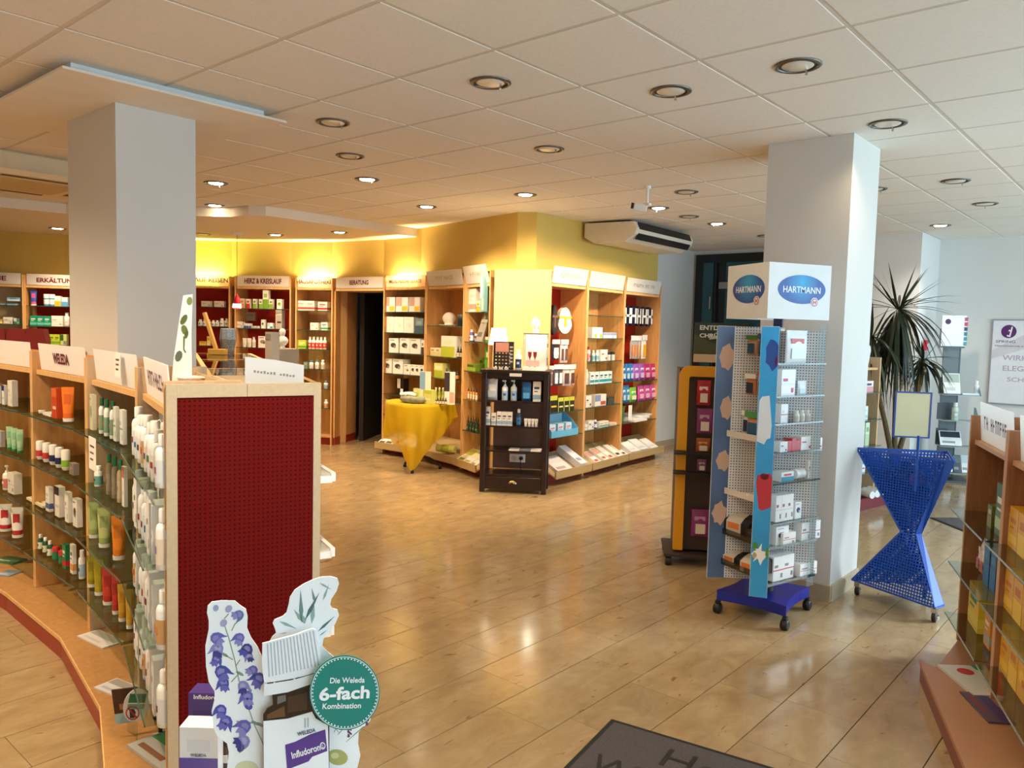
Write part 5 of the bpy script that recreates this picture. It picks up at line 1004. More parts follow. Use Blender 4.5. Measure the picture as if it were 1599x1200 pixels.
mb = MB(); mb.tube([(0, -.028, 0), (0, -.05, -.03), (.005, -.03, -.15), (0, -.02, -.3), (.02, -.03, -.33)], .004, BLACK, 6); mb.build('cord', p)
def SC(z, where, *items, **k): stock(K2, z, where, items, inset=.03, **k)
SC(.9001, 'top shelf of the dark brown cabinet', (759, 777, 592, 1, 'pouch', 'white refill pouch', 'e8e4de/b8c4cc/f0eeea', .06), (783, 793, 594, 1, 'pump', 'white and pale blue pump bottle', 'eceae6/a8c0d8/3a5aa0'), (797, 807, 594, 1, 'pump', 'white and pale blue pump bottle', 'eceae6/a8c0d8/3a5aa0'), (814, 830, 597, 1, 'pouch', 'deep blue pouch', '1f5f96/58a8d8/2a78b4', .05), (832, 845, 596, 1, 'carton', 'cream and blue carton', 'e8e2d8/8aa8c8/3a4a6a/a', .06))
SC(.6551, 'second shelf of the dark brown cabinet', (756.5, 766, 635, 1, 'carton', 'tall white carton', 'ebe5db/9ab4cc/5a5a68/a', .06), (767, 774.5, 645, 1, 'carton', 'small white carton', 'ebe5db/9ab4cc/5a5a68/a', .05), (775.5, 800, 643, 3, 'carton', 'white and blue carton', 'ebe5db/9ab4cc/5a5a68/a', .05), (806, 813.5, 639, 1, 'bottle', 'dark blue bottle with white cap', '1f3a5c/3a7ab0/2a4a70/e8e4dc'), (818, 840, 654, 4, 'tube', 'tiny white sample tube', 'ece6dc/d8d0c4/ece6dc'))
for k, (x, wv, c) in enumerate(((.33, .1, 'e8e4dc/d8d4cc/b8b4ac'), (.44, .11, '6a7080/8a90a0/c8ccd4'), (.54, .1, 'ece8e0/d8d4cc/b8b4ac'))): place('flat', K2.w(x, .01, .4151 + .0), K2.rz, wv, .15, .012, c, '%s leaflet stack on the third shelf of the dark brown cabinet' % ('left white', 'grey', 'right white')[k])
# things on top of the cabinet
p = K2.w(.13, .20, H)
t = thing('table_lamp', 'lit table lamp with white shade on the dark brown cabinet', 'lamp', tuple(p))
BRZ = C('4a3a28', .35, .7)
MB().lathe([(.05, 0), (.052, .008), (.02, .02), (.008, .03), (.008, .1), (.014, .12), (.008, .14), (.008, .22), (.012, .235), (.006, .26)], BRZ, 16).build('base', t)
mb = MB(); mb.lathe([(.098, .235), (.07, .40)], emis('lamp_shade_lit', (1, .86, .60), 3.2), 28, cap=False); mb.build('lamp_shade', t)
light('lamp_bulb', 'POINT', (0, 0, .31), 16, (1, .74, .40), t, shadow_soft_size=.05)
sh2 = Bay(K2.w(.11, .06, 0)[:2], K2.w(.32, .04, 0)[:2])
t = thing('product_card', 'black display card with small jars standing before the table lamp', 'card', tuple(K2.w(.10, .07, H)), K2.rz)
o = MB().box(0, .20, -.001, .003, 0, .27, C('1c1613', .4)).build('card', t)
mb = MB(); mb.box(.02, .15, -.002, -.0012, .17, .26, C('c88878', .5)); mb.box(.155, .195, -.002, -.0012, .03, .26, C('2a2420', .5)); mb.build('photo_print', t)
mb = MB(); r3 = random.Random(2)
for i in range(5):
    for j in range(5): x = .02 + .033 * i; z = .02 + .033 * j; mb.box(x, x + .016, -.0022, -.0012, z, z + .012, C(r3.choice(('e8e0d4', 'a89888', 'c8a050', '8a8078')), .5))
for j in range(5): mb.box(.16, .19, -.003, -.0021, .07 + .035 * j, .085 + .035 * j, C('b8b0a4', .5))
mb.build('jar_print', t)
for k in range(3): place('carton', K2.w(.125 + .055 * k, .025, H + .0004), K2.rz, .035, .022, .03, 'f0ece4/d8c8b8/a88878/h', 'tiny white box before the black display card, %s from left' % ordw[k], 'tiny boxes on the cabinet top')
place('bottle', K2.w(.345, .05, H + .0004), K2.rz, .06, .2, .06, 'e8e4e0/1c2a5a/c8ccd8/f4f0ea', 'white bottle with navy label on the cabinet top', None)
leafp = place('flat', K2.w(.5, .0, H + .0004), K2.rz, .22, .2, .004, 'f2eee4/e4dfd2/c8c2b4', 'white sheet lying under the glass showcase on the cabinet', None)
p = K2.w(.39, .06, H + .006)
t = thing('glass_showcase', 'small lit glass showcase with glasses inside on the cabinet top', 'showcase', tuple(p), K2.rz)
SL = C('b8b0a0', .3, .8)
MB().box(0, .23, 0, .2, 0, .02, C('efe6dc', .4)).build('base', t); MB().box(0, .23, 0, .2, .34, .352, SL).build('top', t); MB().box(.006, .224, .192, .198, .02, .34, C('fbf2e6', .4)).build('back_panel', t)
for x0, x1, y0, y1 in ((0, .23, 0, .003), (0, .003, .0035, .19), (.227, .23, .0035, .19)): MB().box(x0, x1, y0, y1, .0205, .3395, CLEARP).build('pane', t)
light('case_light', 'POINT', (.115, .06, .30), 2.6, (1, .86, .66), t, shadow_soft_size=.03)
mb = MB()
for x in (.06, .11):
    mb.lathe([(.018, .02), (.003, .026), (.003, .1), (.016, .13), (.02, .17)], C('c03a44', .1), 12, x, .08, cap=False)
mb.build('small_goblet', t); mb = MB(); mb.box(.03, .16, -.0035, -.0005, .03, .09, C('e8b8b0', .5)); mb.build('front_label', t)
p = K2.w(.50, .14, H + .006 + .352 + .0004)
t = tag(MB().lathe([(.032, 0), (.034, .01), (.028, .03), (.034, .05), (.045, .09), (.042, .115), (.03, .13), (.02, .135), (.004, .16)], C('fbf6ee', .5), 18).build('white_statuette', None, tuple(p)), 'white statuette on top of the glass showcase', 'statuette')
mb = MB(); mb.tube([(-.03, 0, .1), (-.025, 0, .13), (-.02, .0, .155)], [.012, .009, .003], C('fbf6ee', .5), 8); mb.build('raised_arm', t)
# ------------------------------------------------------------------ draped table
p = Vector((-6.42, 5.88, 0)); TR, TZ = .37, .765
t = thing('pedestal_table', 'round pedestal table hidden under the yellow cloth', 'table', tuple(p))
MB().lathe([(TR - .02, TZ - .03), (TR, TZ - .02), (TR, TZ - .005), (TR - .02, TZ)], DARKW, 32).build('table_top', t)
MB().lathe([(.03, .1), (.03, TZ - .03)], DARKW, 12).build('pedestal', t)
for a in range(3):
    an = -1.05 + a * 2.094; mb = MB(); mb.tube([(0, 0, .16), (.12 * math.cos(an), .12 * math.sin(an), .12), (.24 * math.cos(an), .24 * math.sin(an), .04)], [.02, .018, .014], DARKW, 8); lg = mb.build('leg', t)
    MB().lathe([(.016, 0), (.02, .012), (.016, .03)], BLACK, 10, .24 * math.cos(an), .24 * math.sin(an)).build('caster', lg)
# cloth: top disc plus skirt whose hem hangs lower on the left front than on the right
YC, ntc, bc_ = nt_new('yellow_sheer_cloth'); nodes = ntc.nodes; bc_.inputs['Base Color'].default_value = lin('efc814'); bc_.inputs['Roughness'].default_value = .7
o_, _ = noisy(ntc, lin('f0ca10'), 6, .06); ntc.links.new(o_, bc_.inputs['Base Color'])
trl = nodes.new('ShaderNodeBsdfTranslucent'); trl.inputs[0].default_value = lin('f0d030'); mxx = nodes.new('ShaderNodeMixShader'); mxx.inputs[0].default_value = .4
trp = nodes.new('ShaderNodeBsdfTransparent'); mx3 = nodes.new('ShaderNodeMixShader'); mx3.inputs[0].default_value = .12
ntc.links.new(bc_.outputs[0], mxx.inputs[1]); ntc.links.new(trl.outputs[0], mxx.inputs[2]); ntc.links.new(mxx.outputs[0], mx3.inputs[1]); ntc.links.new(trp.outputs[0], mx3.inputs[2]); ntc.links.new(mx3.outputs[0], nodes['Material Output'].inputs[0])
vd = math.atan2(-p.y, -p.x)     # direction towards the camera
mb = MB(); NA, NR = 96, 16; rings = []
def hem(a):   # a measured from the camera direction, positive = left of it as the camera sees
    pts = [(-3.2, .32), (-2.2, .35), (-1.5, .16), (-1.1, .22), (-.6, .42), (-.2, .55), (.12, .70), (.32, .735), (.5, .66), (.8, .5), (1.3, .42), (2.2, .36), (3.2, .32)]
    for (x0, y0), (x1, y1) in zip(pts, pts[1:]):
        if x0 <= a <= x1: u = (a - x0) / (x1 - x0); return y0 + (y1 - y0) * u
    return .3
rings = [[(.001 * math.cos(2 * math.pi * i / NA), .001 * math.sin(2 * math.pi * i / NA), TZ + .004) for i in range(NA)], [((TR - .01) * math.cos(2 * math.pi * i / NA), (TR - .01) * math.sin(2 * math.pi * i / NA), TZ + .004) for i in range(NA)]]
for j in range(NR + 1):
    v = j / NR; R_ = []
    for i in range(NA):
        th = 2 * math.pi * i / NA; a = (vd - th + math.pi) % (2 * math.pi) - math.pi
        hh = hem(a); r_ = TR + .008 + .018 * math.sin(v * 1.2) + (.02 * math.sin(th * 9) + .012 * math.sin(th * 17 + 1)) * v - .13 * v * v * max(0, math.cos(a - .3)) * (1 if abs(a) < 1.4 else 0)
        R_.append((r_ * math.cos(th), r_ * math.sin(th), TZ + .002 - hh * v))
    rings.append(R_)
mb.loft(rings, YC, False, True); cl = mb.build('yellow_cloth', None, tuple(p)); tag(cl, 'sheer yellow cloth draped over the round table', 'tablecloth')
# things on the table
def T_(px, d): q = D(px, d); return q
tz = TZ + .0055
t = thing('flower_box', 'grey planter of white blossoms on the yellow table', 'planter', tuple(T_(647, 8.43) + Vector((0, 0, tz))), K2.rz - .5)
mb = MB(); mb.lathe([(.13, 0), (.17, .03), (.16, .07), (.12, .075)], C('8a8a72', .9, amount=.25, scale=30, bump=.6), 24, 0, 0, 1, .62); mb.build('bowl', t)
mb = MB(); r4 = random.Random(8)
for k in range(34):
    x, y = r4.uniform(-.14, .05), r4.uniform(-.07, .07); mb.lathe([(.004, .07), (.022, .085), (.018, .105), (.002, .11)], C('f8f4e4', .7), 8, x, y)
mb.build('white_blossoms', t)['kind'] = 'stuff'
place('carton', T_(651, 8.38) + Vector((0, 0, tz + .075)), K2.rz - .5, .075, .085, .03, 'd8dc8a/b8c050/f0f0d0/h', 'small pale green carton standing in the planter')
place('box', T_(669, 8.34) + Vector((0, 0, tz)), K2.rz - .5, .12, .15, .07, 'd8d878/c0c848/f0eec0/t', 'pale green wrapped box on the yellow table')
c_ = place('carton', T_(665.5, 8.57) + Vector((0, 0, tz)), K2.rz - .4, .145, .335, .006, 'f2efdc/8aa860/8ab0d0/q', 'tall landscape display card at the back of the yellow table'); c_['category'] = 'card'
c_ = place('carton', T_(704, 8.33) + Vector((0, 0, tz)), K2.rz - .1, .115, .35, .02, 'f4e8da/e8a890/3a3034/q', 'tall white and pink display card on the right of the yellow table'); c_['category'] = 'card'
for k in range(3): place('bottle', T_(681 + 5.5 * k, 8.52) + Vector((0, 0, tz)), 0, .032, .165, .032, 'a8b848/c8d060/e8e8c0/d8dca0', 'slim lime green bottle on the yellow table, %s from left' % ordw[k], 'lime bottles on the yellow table')
for k in range(5): place('dropper', T_(680 + 4.2 * k, 8.36 - .01 * k) + Vector((0, 0, tz)), 0, .026, .075, .026, '3a2418/e8dcc8/c8a088/18120f', 'tiny black-capped bottle on the yellow table, %s from left' % ordw[k], 'tiny bottles on the yellow table')
place('roll', N_.w(.55, -.07, .16), N_.rz + .5, .24, .09, .09, 'd8dc7a/b8c048/e8e8b0', 'rolled pale green mat under the yellow cloth')
# ------------------------------------------------------------------ revolving display tower on blue wheeled base
HB = Vector((-1.765, 4.32, 0)); HR = math.atan2(HB.x, HB.y)
t = thing('revolving_display', 'tall white perforated display tower on a blue wheeled base headed HARTMANN'.replace(' headed HARTMANN', ' with square header box'), 'display', tuple(HB))
def HL(p): return Vector(p) - HB
BLUE = C('10208a', .3, amount=.05); PEGW = peg('white_perforated_sheet', 'dcdada', '55555a', .0155, .23)
cor = [HL(at(1226, 985)) , HL(at(1262, 952)), HL(at(1171, 925)), HL(at(1118, 957))]
mb = MB(); P = []
for i in range(4):
    a, c = cor[i] * 1.0, cor[(i + 1) % 4] * 1.0; mid = (a + c) / 2 * .72
    for k in range(7):
        u = k / 7; q = a * (1 - u) ** 2 + 2 * mid * u * (1 - u) * 1.0 + c * u * u; P.append((q.x, q.y))
mb.prism(P[::-1] if False else P, lambda a, c, z: (a, c, z), .075, .135, BLUE); mb.build('base', t)
mb = MB(); mb.lathe([(.05, .136), (.04, .2)], BLACK, 16); mb.build('turntable', t)
for c in cor:
    q = c * .97; mb = MB(); mb.loft([[(q.x + x, q.y + r * math.cos(2 * math.pi * i / 14), .03 + r * math.sin(2 * math.pi * i / 14)) for i in range(14)] for x, r in ((-.02, .022), (-.016, .03), (.016, .03), (.02, .022))], BLACK, True, True); mb.box(q.x - .012, q.x + .012, q.y - .012, q.y + .012, .06, .075, BLACK); mb.build('caster', t)
F_, L_, Rr, Bk = HL(D(1203, 4.10)), HL(D(1133, 4.42)), HL(D(1290, 4.36)), None
cen = Vector((.01, .0, 0)) + (L_ + Rr) / 2 * .75; Bk = cen * 2 - F_
Z0, Z1 = .20, 1.64
def vane(c, e, z0, z1, m_, nm='perforated_vane', th=.006):
    b_ = Bay((c + HB)[:2], (e + HB)[:2]); o = MB().box(.004, b_.L - .003, -th / 2, th / 2, z0, z1, m_).build(nm, t, tuple(c), b_.rz); return b_, o
vF = vane(cen, F_, Z0 + .02, Z1 - .02, PEGW); vL = vane(cen, L_, Z0, Z1, PEGW); vR = vane(cen, Rr, Z0 + .02, Z1 - .02, PEGW); vB = vane(cen, Bk, Z0, Z1, PEGW)
MB().lathe([(.014, .2), (.014, 1.64)], BLACK, 10, cen.x, cen.y).build('pole', t)
# printed corner strips
m, nt, b = nt_new('sky_blue_print'); o_, _ = noisy(nt, lin('38a2e4'), 3, .16); nt.links.new(o_, b.inputs['Base Color']); b.inputs['Roughness'].default_value = .25; SKYB = m
m, nt, b = nt_new('dark_blue_print'); o_, _ = noisy(nt, lin('526a90'), 2.5, .3); nt.links.new(o_, b.inputs['Base Color']); b.inputs['Roughness'].default_value = .3; DKB = m
def strip(c, e, w, mat_, turn, prints, back=WHITE):
    c = Vector(c); ang = math.atan2(-(c + HB).y, -(c + HB).x) + turn      # facing direction
    n = Vector((math.cos(ang), math.sin(ang), 0)); r = Vector((-n.y, n.x, 0)); rz = math.atan2(r.y, r.x)
    o = MB().box(-w / 2, w / 2, -.004, 0, Z0, Z1, mat_).build('printed_strip', t, tuple(c + n * .008), rz)
    MB().box(-w / 2 - .002, w / 2 + .002, .0002, .002, Z0 - .002, Z1 + .002, WHITE).build('strip_back', o)
    for nm, poly, mm in prints:
        MB().prism([(x * w, Z1 - v * (Z1 - Z0)) for x, v in poly], lambda a, c_, z: (a, z, c_), -.0046, -.0042, mm).build(nm, o)
    return o
blob = lambda cx, cy, rx, ry, n=12, wob=.15: [(cx + rx * (1 + wob * math.sin(3 * k)) * math.cos(2 * math.pi * k / n), cy + ry * (1 + wob * math.cos(2.3 * k)) * math.sin(2 * math.pi * k / n)) for k in range(n)]
def cl_(poly): return [(max(-.5, min(.5, x)), y) for x, y in poly]
sF = strip(F_, None, .088, SKYB, 0, [('hand_print', cl_(blob(.2, .10, .42, .055)), C('2450a0', .3)), ('thumb_print', cl_(blob(.42, .125, .12, .02)), C('7a3a78', .3)), ('card_print', [(-.3, .255), (.12, .25), (.32, .36), (.28, .405), (.1, .41), (0, .42), (-.05, .43), (-.48, .42), (-.44, .27)], C('dfe6f0', .35)),
     ('sock_print', [(-.42, .575), (-.36, .545), (.36, .535), (.5, .55), (.5, .66), (.0, .675), (-.2, .67)], C('c23240', .4)), ('sock_opening', cl_(blob(.05, .548, .25, .012)), C('7a2030', .4)),
     ('daisy_print', cl_(blob(-.05, .84, .4, .03, 14, .5)), WHITE), ('bud_print', cl_(blob(-.3, .81, .16, .016)), C('4a8a3a', .4)), ('bud_print', cl_(blob(.42, .83, .12, .02)), C('5a9a3a', .4)), ('daisy_eye', cl_(blob(-.3, .845, .12, .012)), C('e0c040', .4))])
SKIN = C('c8a48c', .5)
sL_ = strip(L_, None, .10, DKB, .35, [('hand_print', cl_(blob(.1, .12, .42, .05, 14, .12)), SKIN), ('hand_print', cl_(blob(.2, .32, .35, .045, 14, .12)), SKIN), ('hand_print', cl_(blob(.15, .53, .4, .04, 14, .14)), SKIN), ('hand_print', cl_(blob(.05, .74, .4, .045, 14, .18)), SKIN)])
q = (Rr - cen).normalized(); e = MB().bar(tuple(Rr + Vector((0, 0, .92))), tuple(Rr + (F_ - Rr).normalized() * .06 + Vector((0, 0, .92))), .003, 1.47, clear('acrylic_edge', 'e8eef0', .0, .3, .12, 'ffffff', 1.02)).build('acrylic_edge', t)
# header box
ha, hb_, hc = HL(D(1133, 4.43)), HL(D(1196.5, 4.08)), HL(D(1293, 4.24)); hz0, hz1 = 1.683, 1.975
t2 = thing('header_box', 'white square header box with blue HARTMANN ovals on top of the display tower', 'sign', tuple(HB))
WC = C('dde1e2', .5)
for i, (a, c, ww) in enumerate(((ha, hb_, 1), (hb_, hc, 1))):
    bb = Bay((a + HB)[:2], (c + HB)[:2]); L = bb.L; o = MB().box(0, L, 0, .004, hz0, hz1, WC).build('panel', t2, tuple(a), bb.rz)
    cx, cz = (L * .53, (hz0 + hz1) / 2 + .012); rx, rz_ = L * .385, .076
    OV, ntv, bv = nt_new('oval_blue_print'); tcv = ntv.nodes.new('ShaderNodeTexCoord'); sx = ntv.nodes.new('ShaderNodeMapping'); sx.inputs['Location'].default_value = (-cx, 0, -(cz + .035)); ntv.links.new(tcv.outputs['Object'], sx.inputs[0])
    ln = ntv.nodes.new('ShaderNodeVectorMath'); ln.operation = 'LENGTH'; ntv.links.new(sx.outputs[0], ln.inputs[0]); rp = ntv.nodes.new('ShaderNodeValToRGB'); rp.color_ramp.elements[0].color = lin('22a0d8'); rp.color_ramp.elements[1].color = lin('2350a0'); rp.color_ramp.elements[1].position = .11
    ntv.links.new(ln.outputs['Value'], rp.inputs[0]); ntv.links.new(rp.outputs[0], bv.inputs['Base Color']); bv.inputs['Roughness'].default_value = .35
    lg = MB().prism(ell(cx, cz, rx, rz_, 40), lambda a_, c_, z: (a_, z, c_), 0, -.0012, OV).build('oval_logo', o)
    lettering('HARTMANN', WT, lg, (cx, -.0016, cz - .002), (1, 0, 0), (0, 0, 1), w=rx * 1.56, h=.034, bold=.004)
    ex, ez = cx + rx * .55, cz - rz_ * .86
    mb = MB(); oc = lambda r, y0, y1, m_: mb.prism([(ex + r * math.cos(math.pi / 8 + k * math.pi / 4), ez + r * math.sin(math.pi / 8 + k * math.pi / 4)) for k in range(8)], lambda a_, c_, z: (a_, z, c_), y0, y1, m_)
    oc(.027, -.0013, -.0017, WC); oc(.022, -.0018, -.0022, C('b83a4a', .4)); oc(.0175, -.0023, -.0026, WC)
    for q in ((-.010, -.0045, -.009, .009), (.0045, .010, -.009, .009), (-.0046, .0046, -.002, .002)): mb.box(ex + q[0], ex + q[1], -.0031, -.0027, ez + q[2], ez + q[3], C('c22a3a', .4))
    mb.build('emblem', o)
back = ha + hc - hb_
for a, c in ((hc, back), (back, ha)): bb = Bay((a + HB)[:2], (c + HB)[:2]); MB().box(0, bb.L, 0, .004, hz0, hz1, WC).build('panel', t2, tuple(a), bb.rz)
mb = MB(); q = cen; mb.box(q.x - .025, q.x + .025, q.y - .008, q.y + .008, 1.6402, 1.70, C('1c2a5a', .4)); mb.build('bracket', t2)
# acrylic shelves: right quadrant between F and R, left quadrant between L and F
RQ = Bay((F_ + HB)[:2], (Rr + HB)[:2]); LQ = Bay((L_ + HB)[:2], (F_ + HB)[:2])
def qz(b_, *pts): return [b_.sz(x, y, 0)[1] for x, y in pts]
ZR = qz(RQ, (1260, 568), (1260, 618), (1256, 660), (1256, 705), (1254, 751), (1252, 812), (1250, 848), (1246, 904))
inner = lambda b_, o_: ((cen + HB - b_.p0).dot(b_.d), -(cen + HB - b_.p0).dot(b_.n))
ci = inner(RQ, 0)
for k, z in enumerate(ZR):
    mb = MB(); mb.prism([(.03, .0), (RQ.L + .012, .0), (RQ.L + .012, .02), (ci[0] + .01, ci[1] - .012)], lambda a, c, z_: (a, c, z_), z - .003, z, CLEARP); mb.box(.03, RQ.L + .012, -.003, -.0002, z - .005, z + .012 if k > 5 else z + .004, clear('acrylic_lip', 'c2cccc', .35))
    o = mb.build('acrylic_shelf', t); o.location = RQ.p0 - HB; o.rotation_euler = (0, 0, RQ.rz)
def SR(z, where, *items, **k): stock(RQ, z, where, items, inset=k.get('inset', .03), group=None)
SR(ZR[0], 'top shelf of the display tower', (1231, 1267, 516, 1, 'bag', 'large white dressing pouch with thin red line', 'eceff0/dfe6ea/c85050', .04))
SR(ZR[1], 'second shelf of the display tower', (1221, 1243, 577, 1, 'carton', 'white carton with magenta dot', 'eef0f2/e0e2e6/c83a7a/s', .05), (1247, 1262, 595, 1, 'bag', 'clear flat packet', 'd8e4e8/c8dce4/e8eef0', .02))
SR(ZR[2], 'third shelf of the display tower', (1220, 1231, 631, 1, 'carton', 'tall white carton', 'e8eaec/c84a50/d0d2d8/s', .05), (1243, 1270, 641, 3, 'bottle', 'white round tub', 'e8e6e2/d8d4ce/c8c4be/efeeea'), (1271, 1282, 641, 1, 'bottle', 'white round tub', 'e8e6e2/d8d4ce/c8c4be/efeeea'))
SR(ZR[3], 'fourth shelf of the display tower', (1218, 1230, 690, 1, 'carton', 'white carton', 'e8eaec/d0d4d8/6a6a70/s', .05), (1231, 1250, 688, 3, 'flat', 'red and white flat packet', 'c83a4a/f0e8ea/e06a78', .07), (1251, 1269, 682, 1, 'carton', 'white carton with red sock', 'eceae8/e4e0de/b8303c/s', .07), (1271, 1284, 684, 1, 'carton', 'white carton with red sock', 'eceae8/e4e0de/b8303c/s', .07))
SR(ZR[4], 'fifth shelf of the display tower', (1220, 1240, 737, 1, 'box', 'low teal and white carton', 'e8ecec/1f8aa8/c83a4a/h', .06), (1246, 1260, 733, 1, 'roll', 'wrapped white bandage roll', 'e4e8e8/d8dcdc/ccc', .05), (1262, 1275, 719, 1, 'carton', 'tall white and red carton', 'e6e6e4/c8a8a8/b83c44/s', .06))
SR(ZR[5], 'sixth shelf of the display tower', (1212, 1240, 773, 3, 'carton', 'white carton', 'e9ebed/d8dade/a05058/s', .06), (1242, 1252, 784, 1, 'carton', 'white carton with navy bottle', 'e9ebed/1c2a68/a8b0c8/p', .05))
SR(ZR[6], 'seventh shelf of the display tower', (1212, 1232, 822, 1, 'carton', 'white carton with navy mark', 'e9ebed/1c2a68/a8b0c8/p', .08), (1223, 1243, 832, 1, 'carton', 'low white carton', 'edeae8/c86a60/9a9a9a/s', .06, 0, .01), (1252, 1282, 815, 2, 'carton', 'white carton with red line', 'eceaea/c86a6a/8a8a90/s', .10, 0, .02))
SR(ZR[7], 'lowest shelf of the display tower', (1208, 1241, 868, 2, 'carton', 'white carton with red line', 'eceaea/c86a6a/8a8a90/s', .10), (1243, 1258, 872, 1, 'carton', 'white and teal carton', 'e8ecec/4aa0a8/c0c4c8/t', .08, 0, .08), (1249, 1276, 879, 1, 'carton', 'white carton with red line in front', 'eceaea/c86a6a/8a8a90/s', .08, 0, .01))
# left quadrant
ZL = qz(LQ, (1165, 686), (1165, 780), (1160, 845), (1160, 895)); ci = inner(LQ, 0); TANP = C('d9d2c8', .45)
for z, m_ in zip(ZL, (TANP, TANP, clear('grey_acrylic', 'b8bcbc', .3), clear('grey_acrylic2', 'b8bcbc', .3))):
    mb = MB(); mb.prism([(.04, .02), (LQ.L - .03, .02), (ci[0], ci[1] - .02)], lambda a, c, z_: (a, c, z_), z - .004, z, m_); mb.box(.03, LQ.L - .02, .014, .0195, z - .006, z + .028, m_); o = mb.build('tray_shelf', t); o.location = LQ.p0 - HB; o.rotation_euler = (0, 0, LQ.rz)
def hung(px0, px1, y0, y1, ins, c, desc, kind='hang', d=.03):
    a0, z1 = LQ.sz(px0, y0, ins); a1, _ = LQ.sz(px1, y0, ins); _, z0 = LQ.sz((px0 + px1) / 2, y1, ins)
    o = place(kind, LQ.w((a0 + a1) / 2, ins, z0), LQ.rz, a1 - a0, z1 - z0, d, c, desc, None); mb = MB(); mb.tube([(0, .002, z1 - z0 - .01), (.01, .09, z1 - z0 - .006)], .002, CHROME, 5); mb.build('hook', o)
hung(1165, 1182, 523, 555, .05, 'c08a68/1f4a66/4a7a3a', 'tan and petrol blue hanging pack, top left of the display tower'); hung(1183, 1197, 521, 557, .04, '1f3a54/2c5a7a/38607a', 'petrol blue hanging pack beside the tan one, top of the tower')
hung(1163, 1180, 583, 617, .05, 'c07a54/24384e/e8e4e0', 'orange and navy hanging pack, second row of the tower'); hung(1183, 1195, 580, 622, .04, 'c8744a/1f3a58/b86a48', 'orange and navy pack beside the blue strip, second row')
hung(1158, 1176, 640, 678, .07, 'e0dcd8/283450/f0eeea', 'white and navy pack, third row of the tower'); hung(1163, 1190, 641, 686, .03, 'c88c60/1f5a86/4a9a5a', 'large tan and blue pack standing in the upper tray of the tower', d=.04)
for k, (px, c, dsc) in enumerate(((1160, 'e2ded8/b8b4b0/5a5a60', 'white flat packet lying in the middle tray of the tower'), (1178, 'e8e4de/c8c4be/8a8890', 'second white flat packet leaning in the middle tray of the tower'))):
    a, _ = LQ.sz(px, 775, .03); o = place('flat', LQ.w(a, .02, ZL[1] + .004 + k * .014), LQ.rz + .2 * k, .09, .1, .012, c, dsc)
def curved_pack(px0, px1, y0, z, ins, desc):
    a0, z1 = LQ.sz(px0, y0, ins); a1, _ = LQ.sz(px1, y0, ins); w = a1 - a0; h = z1 - z
    prof = [(0, 0), (0, h * .62), (.03, h * .85), (.07, h), (.12, h * .9), (.12, 0)]
    o = tag(MB().prism([(q[0], q[1]) for q in prof], lambda a, c, zz: (zz, a, c), 0, w, C('c9bfb0', .5)).build('bandage_pack', None, tuple(LQ.w(a0, ins, z + .0005)), LQ.rz + .12), desc, 'pack', 'curved bandage packs in the tower')
    for x0, x1, nm in ((w * .68, w * 1.004, 'black_band'), (-.001, w * .08, 'black_edge')):
        mb = MB(); R_ = []
        for (y_, z_) in [(0, 0)] + prof[1:5]: R_ += [(x0, y_ - .0012, z_ + .0012), (x1, y_ - .0012, z_ + .0012)]
        F2 = [(2 * i, 2 * i + 1, 2 * i + 3, 2 * i + 2) for i in range(4)]
        if x0 > 0: R_ += [(x1, .12, 0)]; F2.append((1, 10, 9, 7, 5, 3))
        mb.add(R_, F2, BLACK); mb.build(nm, o)
    mb = MB(); mb.box(w * .15, w * .6, -.0012, -.0005, h * .3, h * .58, C('e07a38', .5)); mb.build('orange_label', o)
curved_pack(1132, 1166, 799, ZL[2], .03, 'beige, orange and black curved pack, upper row of the tower'); 
place('box', LQ.w(LQ.sz(1173, 830, .04)[0], .04, ZL[2] + .0005), LQ.rz, .085, .06, .08, '2a2624/3a3432/4a4442/h', 'dark box beside the upper curved pack')
curved_pack(1127, 1153, 858, ZL[3], .03, 'beige, orange and black curved pack, lower row, left'); curved_pack(1154, 1180, 866, ZL[3], .015, 'beige, orange and black curved pack, lower row, right')
# ------------------------------------------------------------------ yellow-framed sweets rack
fa, fb = D(1064, 5.32), D(1170, 5.26); YB = Bay(fa[:2], fb[:2]); L = YB.L
t = thing('sweets_rack', 'yellow-framed dark rack of herb sweets with landscape poster behind the display tower', 'rack', tuple(YB.p0), YB.rz)
YE = C('e09a10', .35); RKB = C('3a2a20', .5)
mb = MB(); zt_ = YB.sz(1100, 572)[1]; zb_ = .10; fw_ = .065
def rr(x0, x1, z0, z1, r, n=6): 
    P = [(x0, z0)]
    for k in range(n + 1): a = math.pi - k / n * math.pi / 2; P.append((x0 + r + r * math.cos(a), z1 - r + r * math.sin(a)))
    for k in range(n + 1): a = math.pi / 2 - k / n * math.pi / 2; P.append((x1 - r + r * math.cos(a), z1 - r + r * math.sin(a)))
    return P + [(x1, z0)]
o_, i_ = rr(0, L, zb_, zt_, .07), rr(fw_, L - fw_, zb_, zt_ - fw_ * 1.1, .015)
n = len(o_); V = [(a, 0, c) for a, c in o_] + [(a, 0, c) for a, c in i_] + [(a, .03, c) for a, c in o_] + [(a, .03, c) for a, c in i_]; Fs = []
for k in range(n - 1): Fs += [(k, k + 1, n + k + 1, n + k), (2 * n + k + 1, 2 * n + k, 3 * n + k, 3 * n + k + 1), (k + 1, k, 2 * n + k, 2 * n + k + 1), (n + k, n + k + 1, 3 * n + k + 1, 3 * n + k)]
MB().add(V, Fs, YE).build('frame', t)
MB().box(.003, L - .003, .031, .30, zb_, zt_ - .02, RKB).build('cabinet_body', t)
MB().box(-.06, L + .04, -.06, .36, .065, .085, RKB).build('base_board', t)
